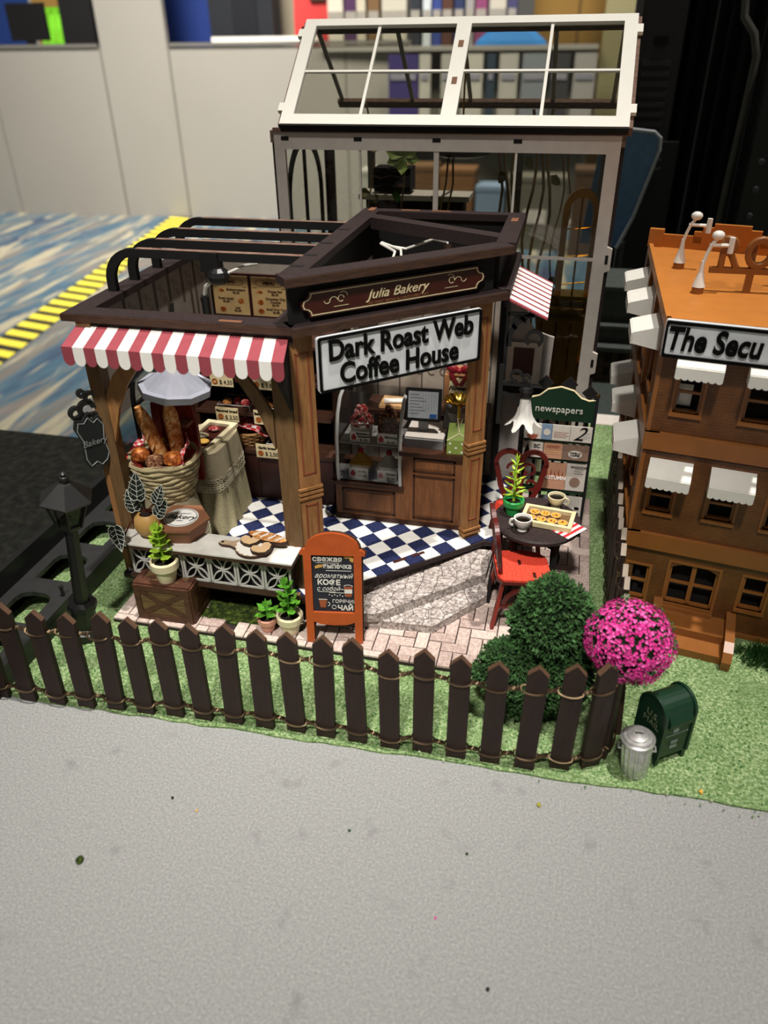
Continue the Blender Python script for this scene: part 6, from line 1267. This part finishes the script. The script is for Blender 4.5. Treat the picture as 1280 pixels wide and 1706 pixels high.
g('rear_rail', mat('rear_frame', '6f6964', .7), GX0, GX1, GY1-.06, GY1, 4.75, 4.95); g('rear_rail', mat('rear_frame', '6f6964', .7), GX0, GX1, GY1-.06, GY1, .1, .5); g('floor_plate', M_drk, GX0, GX1, GY0, GY1, .022, .1)
# roof slope
ang = math.atan2(6.2-5.0, 12.4-10.93); L = math.hypot(1.2, 1.47)
RF = TR(-1.69, 10.93, 5.0) @ RX(ang)      # local x across, y up the slope
W2 = 2.27
def rf(nm, m, x0, x1, y0, y1, z0=0, z1=.06, par=None): mb = MB(); mb.X = RF; mb.box(x0, x1, y0, y1, z0, z1); return P(nm, mb, m, par or roof, world=True)
mb = MB(); mb.X = RF
for b in ((-W2, W2, 0, .17), (-W2, W2, L-.13, L), (-W2, -W2+.17, .17, L-.13), (W2-.17, W2, .17, L-.13), (-.1, .1, .17, L-.13)): mb.box(*b, .0, .06)
roof = P('roof_frame', mb, M_frame, gh, world=True)
for y in (.3, L-.25):
    for s in (-1, 1): rf('roof_tab', M_frame, s*W2-.03 if s > 0 else -W2-.07, W2+.07 if s > 0 else -W2+.03, y-.07, y+.07, 0, .055)
for y in (.75, 1.4): rf('roof_slot', M_kraft, -.035, .035, y-.06, y+.06, .06, .064)
for s in (-1, 1): rf('roof_muntin', M_frame, s*1.18-.02, s*1.18+.02, .17, L-.13, .01, .04); rf('roof_muntin', M_frame, min(s*.1, s*(W2-.17)), max(s*.1, s*(W2-.17)), .93, .965, .012, .042)
for s in (-1, 1): rf('roof_pane', M_glass, min(s*.1, s*(W2-.15)), max(s*.1, s*(W2-.15)), .15, L-.1, .0, .012)
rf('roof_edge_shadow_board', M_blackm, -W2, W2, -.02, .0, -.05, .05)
g('roof_batten', M_rawedge, GX0, GX1, 10.97, 11.05, 4.935, 4.985)
for s in (-1, 1): mb = MB(); mb.X = RF; mb.box(s*W2-.05 if s < 0 else W2-.02, s*W2+.02 if s < 0 else W2+.05, .05, L+.03, -.14, -.01); P('gable_board', mb, M_rawedge, roof, world=True)
# back slope + ridge
g('ridge_beam', M_rawedge, GX0+.05, GX1-.02, 12.36, 12.46, 6.06, 6.16)
RB = TR(-1.69, 12.45, 6.12) @ RX(-ang)
for nm, b in (('rear_slope_bar', (-2.2, -2.05)), ('rear_slope_bar', (-1.0, -.93)), ('rear_slope_bar', (-.1, .02)), ('rear_slope_bar', (1.2, 1.26)), ('rear_slope_bar', (2.05, 2.2))): mb = MB(); mb.X = RB; mb.box((b[0]+b[1])/2-.03, (b[0]+b[1])/2+.03, 0, 1.55, -.05, -.02); P(nm, mb, mat('rear_frame_pale', 'a39c94', .7), gh, world=True)
mb = MB(); mb.X = RB; mb.box(-2.2, 2.2, 1.45, 1.6, -.08, -.02); P('rear_slope_bar', mb, M_rawedge, gh, world=True)
# inside the greenhouse
def gt(name, label, cat, x, y): return T(name, label, cat, (x, y, .1))
t = gt('gold_arch', 'gold arched lattice frame at the right inside the greenhouse', 'arch', .14, 12)
mb = MB(); mb.X = TR(0, 12, 0) @ V3; mb.arc((.14, 3.83), .17, .26, 0, PI, 18, -.04, .04, 1.3); mb.box(-.12, -.03, .1, 3.83, -.04, .04); mb.box(.31, .4, .1, 3.83, -.04, .04); P('arch_frame', mb, mat('deep_gold', 'b07a1a', .3, metal=.7), t, world=True)
mb = MB(); mb.tube([(.14, 12, .1), (.14, 12, 4.1)], .018, 6)
for z in (3.6, 3.2, 2.8): mb.tube([(-.05, 12, z), (.33, 12, z+.05)], .012, 5)
P('lattice_bars', mb, M_gold, t, world=True)
for z, w_ in ((2.62, .5), (1.6, .45)): mb = MB(); mb.box(.1-w_/2-.05, .1+w_/2+.05, 11.8, 12.2, z, z+.06); P('shelf', mb, M_goldy, t, world=True)
t = gt('planter_cabinet', 'ochre cabinet below the gold arch inside the greenhouse', 'cabinet', .1, 12.1); g('cabinet_body', mat('ochre_dark', '5b4218', .5), -.35, .33, 11.75, 12.3, .1, 2.5, par=t)
for x in (-.28, -.06, .16): g('cabinet_bar', M_gold, x, x+.03, 11.72, 11.75, 1.1, 2.3, par=t)
t = gt('hanging_lamp', 'flat dark round lamp hanging inside the greenhouse', 'lamp', -1.65, 12.2); mb = MB(); mb.X = TR(-1.65, 12.2, 4.5); mb.lathe([(0, .0), (.3, .02), (.42, .06), (.44, .12), (.3, .17), (.05, .2)], 24); P('lamp_disc', mb, mat('bronze', '4a4030', .35, metal=.5), t, world=True, smooth=True)
mb = MB(); mb.tube([(-1.65, 12.2, 4.68), (-1.65, 12.2, 5.4), (-1.65, 12.4, 6.05)], .015, 5); P('hanging_rod', mb, M_gold, t, world=True)
r = random.Random(21)
for k, (x, y, n_, lb) in enumerate(((-2.55, 11.9, 1, 'bent brown stem with a pale green bloom at the left inside the greenhouse'), (-1.9, 12.1, 2, 'pair of thin brown branches near the greenhouse centre'), (-1.1, 12.3, 3, 'upright cluster of twisted stems right of the greenhouse centre'), (-.6, 11.8, 3, 'twisted vine rising beside the right mullion of the greenhouse'), (-.2, 12.5, 2, 'thin twigs in the right bay of the greenhouse'), (-3.2, 12.9, 1, 'single twig at the far left bay of the greenhouse'))):
    t = T('vine', lb, 'plant', (x, y, .1), group='stems inside the greenhouse')
    for q in range(n_):
        px, pts = x+.12*q, []
        for i in range(16): z = .12+(4.55+.5*(k % 2))*i/15; pts.append((px+.06*math.sin(i*1.1+q)+(.25*max(0, (z-4.0)) if k == 0 else 0)-(.35*(4.6-z)/4 if k == 1 and q else 0), y+.05*math.cos(i+q), z))
        mb = MB(); mb.tube(pts, .022 if k in (2, 3) else .015, 6); P('stem', mb, mat('vine_brown', '8a7252', .4), t, world=True, smooth=True)
    for i in range(4):
        z = 1+r.random()*3.6; mb = MB(); leaf(mb, (x, y, z), (r.uniform(-1, 1), -.4, .5), (0, -1, .5), .25, .07); P('leaf', mb, mat('dull_olive', '6f6a3a', .6) if k else M_leaf, t, world=True)
    if k == 0:
        for i in range(6): mb = MB(); leaf(mb, (x+.1, y-.05, 4.55), (math.cos(i-.3), -.3, math.sin(i-.3)*.6), (0, -1, .3), .26, .08); P('petal', mb, mat('pale_green', '9db36a', .5), t, world=True)
t = gt('black_planter', 'dark planter box at the left inside the greenhouse', 'planter', -2.95, 13.1); g('planter_box', M_blackm, -3.15, -2.55, 12.9, 13.3, 3.9, 4.25, par=t); g('planter_shelf', M_framesh, -3.4, -1.6, 12.85, 13.4, 3.78, 3.86, par=t); g('planter_cabinet_door', mat('dark_walnut', '33241a', .6), -3.3, -1.7, 12.95, 13.35, .12, 3.78, par=t)

# ================================================================ ORANGE-BROWN BRICK BUILDING (right)
th = math.radians(-9.24); FB = TR(1.06, 7.8, 0) @ RZ(th)   # facade frame: x along, -y towards camera
ob = T('brick_building_model', 'orange-brown plastic brick building model with white awnings at the right', 'model building', (2.5, 9, .0))
LF = 3.4
def wallh(x0, x1, z0, z1, holes, y0, y1, X, m, nm):
    xs = sorted({x0, x1, *[h[0] for h in holes], *[h[1] for h in holes]}); zs = sorted({z0, z1, *[h[2] for h in holes], *[h[3] for h in holes]}); mb = MB(); mb.X = X
    for zi, zj in zip(zs, zs[1:]):
        run = None
        for xi, xj in zip(xs, xs[1:]):
            cx_, cz = (xi+xj)/2, (zi+zj)/2; inh = any(h[0] < cx_ < h[1] and h[2] < cz < h[3] for h in holes)
            if not inh: run = [run[0], xj] if run else [xi, xj]
            if (inh or xj == xs[-1]) and run: mb.box(run[0], run[1], y0, y1, zi, zj); run = None
    return P(nm, mb, m, ob, world=True)
win_low = [(.04, .28, .26, .74), (.5, 1.02, .3, .86), (1.28, 1.54, .42, .86), (1.85, 2.1, .42, .86)]
win_mid = [(.11, .37, 1.48, 1.86), (.72, 1.0, 1.5, 1.88), (1.3, 1.56, 1.5, 1.88), (1.95, 2.2, 1.5, 1.88)]
win_top = [(.18, .44, 2.68, 3.12), (.84, 1.12, 2.68, 3.12), (1.4, 1.68, 2.68, 3.12), (2.05, 2.33, 2.68, 3.12)]
wallh(-.0, LF, 0, 1.0, win_low, 0, .1, FB, M_brick, 'front_wall'); wallh(0, LF, 1.2, 2.24, win_mid, 0, .1, FB, M_brick, 'front_wall'); wallh(0, LF, 2.44, 3.6, win_top, 0, .1, FB, M_brick, 'front_wall')
for z0, z1 in ((1.0, 1.2), (2.24, 2.44)): mb = MB(); mb.X = FB; mb.box(-.05, LF, -.05, .12, z0, z1); P('belt_course', mb, M_orpl, ob, world=True); mb = MB(); mb.X = FB; mb.box(-.03, LF, -.02, .12, z0-.025, z0); P('storey_gap', mb, M_blackm, ob, world=True)
mb = MB(); mb.X = FB; mb.box(-.03, LF, -.03, 0, 0, .08); P('footing', mb, M_orpl, ob, world=True)
def window(X, h, rows=2, cols=1, arch=False):
    x0, x1, z0, z1 = h; a = .025; mb = MB(); mb.X = X
    mb.box(x0, x0+a, .02, .07, z0, z1); mb.box(x1-a, x1, .02, .07, z0, z1); mb.box(x0, x1, .02, .07, z0, z0+a); mb.box(x0, x1, .02, .07, z1-a, z1)
    for i in range(1, rows): z = z0+(z1-z0)*i/rows; mb.box(x0, x1, .03, .06, z-.014, z+.014)
    for i in range(1, cols): x = x0+(x1-x0)*i/cols; mb.box(x-.025, x+.025, .02, .07, z0, z1)
    w_ = P('window', mb, M_orpl, ob, world=True)
    mb = MB(); mb.X = X; mb.box(x0-.03, x1+.03, -.03, .02, z0-.04, z0); P('sill', mb, M_orpl, w_, world=True)
    mb = MB(); mb.X = X; mb.box(x0-.03, x0, -.012, .0, z0, z1); mb.box(x1, x1+.03, -.012, 0, z0, z1); mb.box(x0-.03, x1+.03, -.012, 0, z1, z1+.03); P('casing', mb, M_orpl, w_, world=True)
    if arch:
        mb = MB(); mb.X = X @ TR(0, .1, 0) @ V3; c = (x0+x1)/2; hw = (x1-x0)/2; up = [(c+hw*math.cos(q), z1-.1+.1*math.sin(q)) for q in [PI*i/12 for i in range(13)]]
        for i in range(12): p, q = up[i], up[i+1]; mb.prism([p, q, (q[0], z1+.001), (p[0], z1+.001)], 0, .1)
        P('arch_head', mb, M_brick, w_, world=True)
    return w_
for h in win_low: window(FB, h, 2, 2 if h[0] == .5 else 1, h[0] == .5)
for h in win_mid+win_top: window(FB, h)
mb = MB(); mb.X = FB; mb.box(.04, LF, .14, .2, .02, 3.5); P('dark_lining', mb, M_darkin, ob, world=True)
mb = MB(); mb.X = FB; mb.box(.17, .34, .12, .14, 2.72, 2.95); mb.box(.22, .31, .1, .12, 2.78, 2.86); P('white_interior_piece', mb, M_white, ob, world=True)
# left side wall runs straight back
def q3(z0, z1, d0=0., d1=0.): return None
SB = Matrix.Translation((1.06, 7.8, 0)) @ RZ(math.radians(-90.5))     # x local runs towards -y: use negative x for going back; -y local faces left (-x world)
SD = 3.3
swin = [(-.95, -.6, 1.48, 1.86), (-2.05, -1.7, 1.48, 1.86), (-3.0, -2.65, 1.48, 1.86)]
stop = [(-.95, -.6, 2.68, 3.12), (-2.05, -1.7, 2.68, 3.12), (-3.0, -2.65, 2.68, 3.12)]
wallh(-SD, 0, 0, 1.0, [(-.95, -.6, .3, .8), (-2.05, -1.7, .3, .8)], 0, .1, SB, M_brick, 'side_wall'); wallh(-SD, 0, 1.2, 2.24, swin, 0, .1, SB, M_brick, 'side_wall'); wallh(-SD, 0, 2.44, 3.6, stop, 0, .1, SB, M_brick, 'side_wall')
for z0, z1 in ((1.0, 1.2), (2.24, 2.44)): mb = MB(); mb.X = SB; mb.box(-SD, .05, -.05, .1, z0, z1); P('belt_course', mb, M_orpl, ob, world=True)
for h in swin+stop+[(-.95, -.6, .3, .8), (-2.05, -1.7, .3, .8)]: window(SB, h)
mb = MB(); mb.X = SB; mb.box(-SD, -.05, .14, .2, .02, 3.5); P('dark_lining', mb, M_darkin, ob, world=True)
for x in (-.02, -1.3, -2.4): mb = MB(); mb.X = SB; mb.box(x-.06, x+.03, -.04, 0, 0, 3.55); P('pilaster', mb, M_orpl, ob, world=True)
f0 = FB @ Vector((-.04, -.04, 0)); f1 = FB @ Vector((LF, -.04, 0)); b0 = SB @ Vector((-SD, -.04, 0)); b1 = f1+Vector((.1, 3.1, 0))
mb = MB(); mb.prism([(f0.x, f0.y), (f1.x, f1.y), (b1.x, b1.y), (b0.x, b0.y)], 3.55, 3.62); P('roof_slab', mb, M_orroof, ob, world=True)
def lip(a, b, w_, z0, z1, nm='parapet'):
    d = (b-a).normalized(); n_ = Vector((-d.y, d.x, 0))*w_; mb = MB(); mb.prism([(a.x, a.y), (b.x, b.y), (b.x+n_.x, b.y+n_.y), (a.x+n_.x, a.y+n_.y)], z0, z1); return P(nm, mb, M_orroof, ob, world=True)
lip(f0, f1, .05, 3.62, 3.66); lip(b0, f0, .05, 3.62, 3.66); lip(b1, b0, .06, 3.62, 3.78)
u = (b1-b0).normalized()
for k, (a, b, h) in enumerate(((.55, 1.45, 3.84), (.65, 1.35, 3.9), (.78, 1.22, 3.95))): lip(b0+u*b, b0+u*a, .06+.004*k, 3.7, h, 'stepped_pediment')
lip(b0+u*.18, b0, .09, 3.62, 3.84, 'corner_block')
mb = MB(); mb.prism([((b0+u*LF).x, (b0+u*LF).y), (b0.x, b0.y), (b0.x, b0.y-.1), ((b0+u*LF).x, (b0+u*LF).y-.1)], .02, 3.55); P('rear_wall', mb, M_brick, ob, world=True)
# awnings
awm = None
def awning(X, w_, label):
    t = T('window_awning', label, 'awning', (X @ Vector((w_/2, 0, 0))), 0, 'white plastic window awnings')
    mb = MB(); mb.X = X
    a, b, c = (0, .0), (.3, -.1), (.3, -.2)
    mb.add([(0, -.0, 0), (w_, 0, 0), (w_, -.29, -.08), (0, -.29, -.08), (0, 0, -.26), (w_, 0, -.26), (w_, -.3, -.2), (0, -.3, -.2)], [(0, 3, 2, 1), (4, 5, 6, 7), (0, 4, 7, 3), (1, 2, 6, 5), (3, 7, 6, 2), (0, 1, 5, 4)]); P('canopy', mb, M_white, t, world=True)
    mb = MB(); mb.X = X @ TR(0, -.29, -.19) @ V3; n = 7; r_ = w_/n/2
    pl2 = [(w_, .0), (w_, .1), (0, .1), (0, 0)]
    for i in range(n): c_ = w_/n*(i+.5); pl2 += [(c_-r_*math.cos(q), -r_*.8*math.sin(q)) for q in [PI*k/5 for k in range(1, 5 if i == n-1 else 6)]]
    mb.prism(pl2, 0, .014); P('scalloped_edge', mb, M_white, t, world=True); return t
for i, x in enumerate((.06, .68, 1.3, 1.94)):
    awning(FB @ TR(x, 0, 2.13), .44, ('leftmost', 'second from the left', 'third from the left', 'fourth from the left')[i]+' white awning on the middle storey front of the brick building')
for i, x in enumerate((.14, .8, 1.43, 2.05)):
    awning(FB @ TR(x, 0, 3.36), .44, ('leftmost', 'second from the left', 'third from the left', 'fourth from the left')[i]+' white awning below the name sign of the brick building')
for i, x in enumerate((-1.0, -2.1, -3.05)):
    awning(SB @ TR(x, 0, 3.4), .5, ('nearest', 'middle', 'farthest')[i]+' white awning on the top storey side wall of the brick building')
    awning(SB @ TR(x, 0, 2.12), .5, ('nearest', 'middle', 'farthest')[i]+' white awning on the middle storey side wall of the brick building')
# steps
def fbx(nm, *b, par=ob): mb = MB(); mb.X = FB; mb.box(*b); return P(nm, mb, M_orpl, par, world=True)
fbx('entrance_step', .48, 1.2, -.35, 0, .02, .22); fbx('entrance_step', .48, 1.2, -.58, -.35, .02, .12); fbx('door_sill', .5, 1.05, -.06, 0, .22, .27)
for x in (.4, 1.2): mb = MB(); mb.X = FB @ TR(x, 0, 0) @ RZ(-PI/2) @ V3; mb.prism([(0, .02), (.66, .02), (.68, .14), (.62, .24), (.5, .3), (0, .34)], -.1, 0); P('cheek_wall', mb, M_orpl, ob, world=True)
# sign
X = FB @ TR(0, -.12, 0)
t = T('shop_sign', 'white sign with black letters starting The Secu on the brick building', 'sign', X @ Vector((1.2, 0, 3.31)))
mb = MB(); mb.X = X @ V3; mb.prism(rrect(-.03, 2.9, 3.31, 3.68, .02), 0, .05); P('sign_board', mb, M_signw, t, world=True)
mb = MB(); mb.X = X @ TR(0, -.05, 0) @ V3; o1 = rrect(-.025, 2.895, 3.315, 3.675, .02); o2 = rrect(.0, 2.865, 3.345, 3.645, .015)
for i in range(len(o1)): j = (i+1) % len(o1); mb.prism([o1[i], o1[j], o2[j], o2[i]], 0, .018)
P('raised_border', mb, M_ink, t, world=True)
text('The Secu', .31, M_ink, t, wm(t).inverted() @ X @ TR(.0, -.06, 3.495) @ UP, depth=.02, sx=.74, bold=.009, align='LEFT', shear=.12)
# roof letters
t = T('roof_letters', 'orange plastic letters standing on a rail on the brick building roof', 'roof sign', (1.93, 8.95, 3.62))
mb = MB(); mb.box(-.42, 2, -.03, .03, .2, .26); P('letter_rail', mb, M_orpl, t)
for x in (0., .9): mb = MB(); mb.box(x-.035, x+.035, -.03, .03, 0, .2); mb.box(x-.025, x+.025, .03, .06, 0, .5); P('support', mb, M_orpl, t)
for x, c_ in ((-.25, 'R'), (.05, 'O'), (.36, 'U')): text(c_, .44, M_orpl, t, TR(x, -.0, .4) @ UP, depth=.03, sx=.82, bevel=.018)
mb = MB(); mb.box(.3, 1.0, .3, .34, .05, .5); P('back_panel', mb, mat('pale_panel', 'b79a78', .6), t)
def rlamp(x, y, hd, label):
    t = T('roof_lamp', label, 'lamp', (x, y, 3.62), hd, 'white roof floodlights'); mb = MB(); mb.lathe([(.065, 0), (.06, .09)], 10); P('foot', mb, M_orpl, t)
    mb = MB(); mb.lathe([(.07, .07), (.05, .14), (.03, .22), (.018, .34)], 12); P('cone', mb, M_white, t)
    mb = MB(); mb.tube([(0, 0, .3), (.02, 0, .4), (.05, 0, .5), (.09, 0, .56)], .02, 6); P('stem', mb, M_white, t, smooth=True)
    mb = MB(); mb.ball((.1, 0, .6), .055, (1.2, 1, .9), 10, 6); mb.tube([(.03, 0, .5), (.25, 0, .5)], .02, 6); mb.tube([(.25, 0, .42), (.25, 0, .58)], .03, 8); P('lamp_head', mb, M_white, t, smooth=True)
rlamp(1.42, 8.85, 0.1, 'nearer white gooseneck floodlight on the orange roof'); rlamp(1.32, 9.9, -.15, 'farther white gooseneck floodlight on the orange roof')
# far olive building
t = T('grey_roofed_model', 'dim brown model house with stepped grey roof behind the greenhouse', 'model building', (1.3, 17.3, -.05))
for nm, m, *b in (('storey', M_olive, .6, 2.6, 15.5, 17, -.05, .62), ('roof_slab', M_roofg, .5, 2.7, 15.35, 17.1, .62, .7), ('roof_step', M_roofg, .5, 2.6, 15.7, 17.1, .7, 1.0), ('roof_slab', M_roofg, .45, 2.7, 15.6, 17.2, 1.0, 1.06), ('upper_storey', M_roofg, .55, 2.6, 15.9, 17.2, 1.06, 1.7), ('upper_roof', M_roofg, .5, 2.65, 15.8, 17.3, 1.7, 1.78)):
    mb = MB(); mb.box(*b); P(nm, mb, m, t, world=True)
for z in (.08, .36):
    for x in (.72, .98, 1.24, 1.5, 1.76): mb = MB(); mb.box(x, x+.13, 15.48, 15.5, z, z+.17); P('window', mb, M_darkin, t, world=True)
flush_texts()
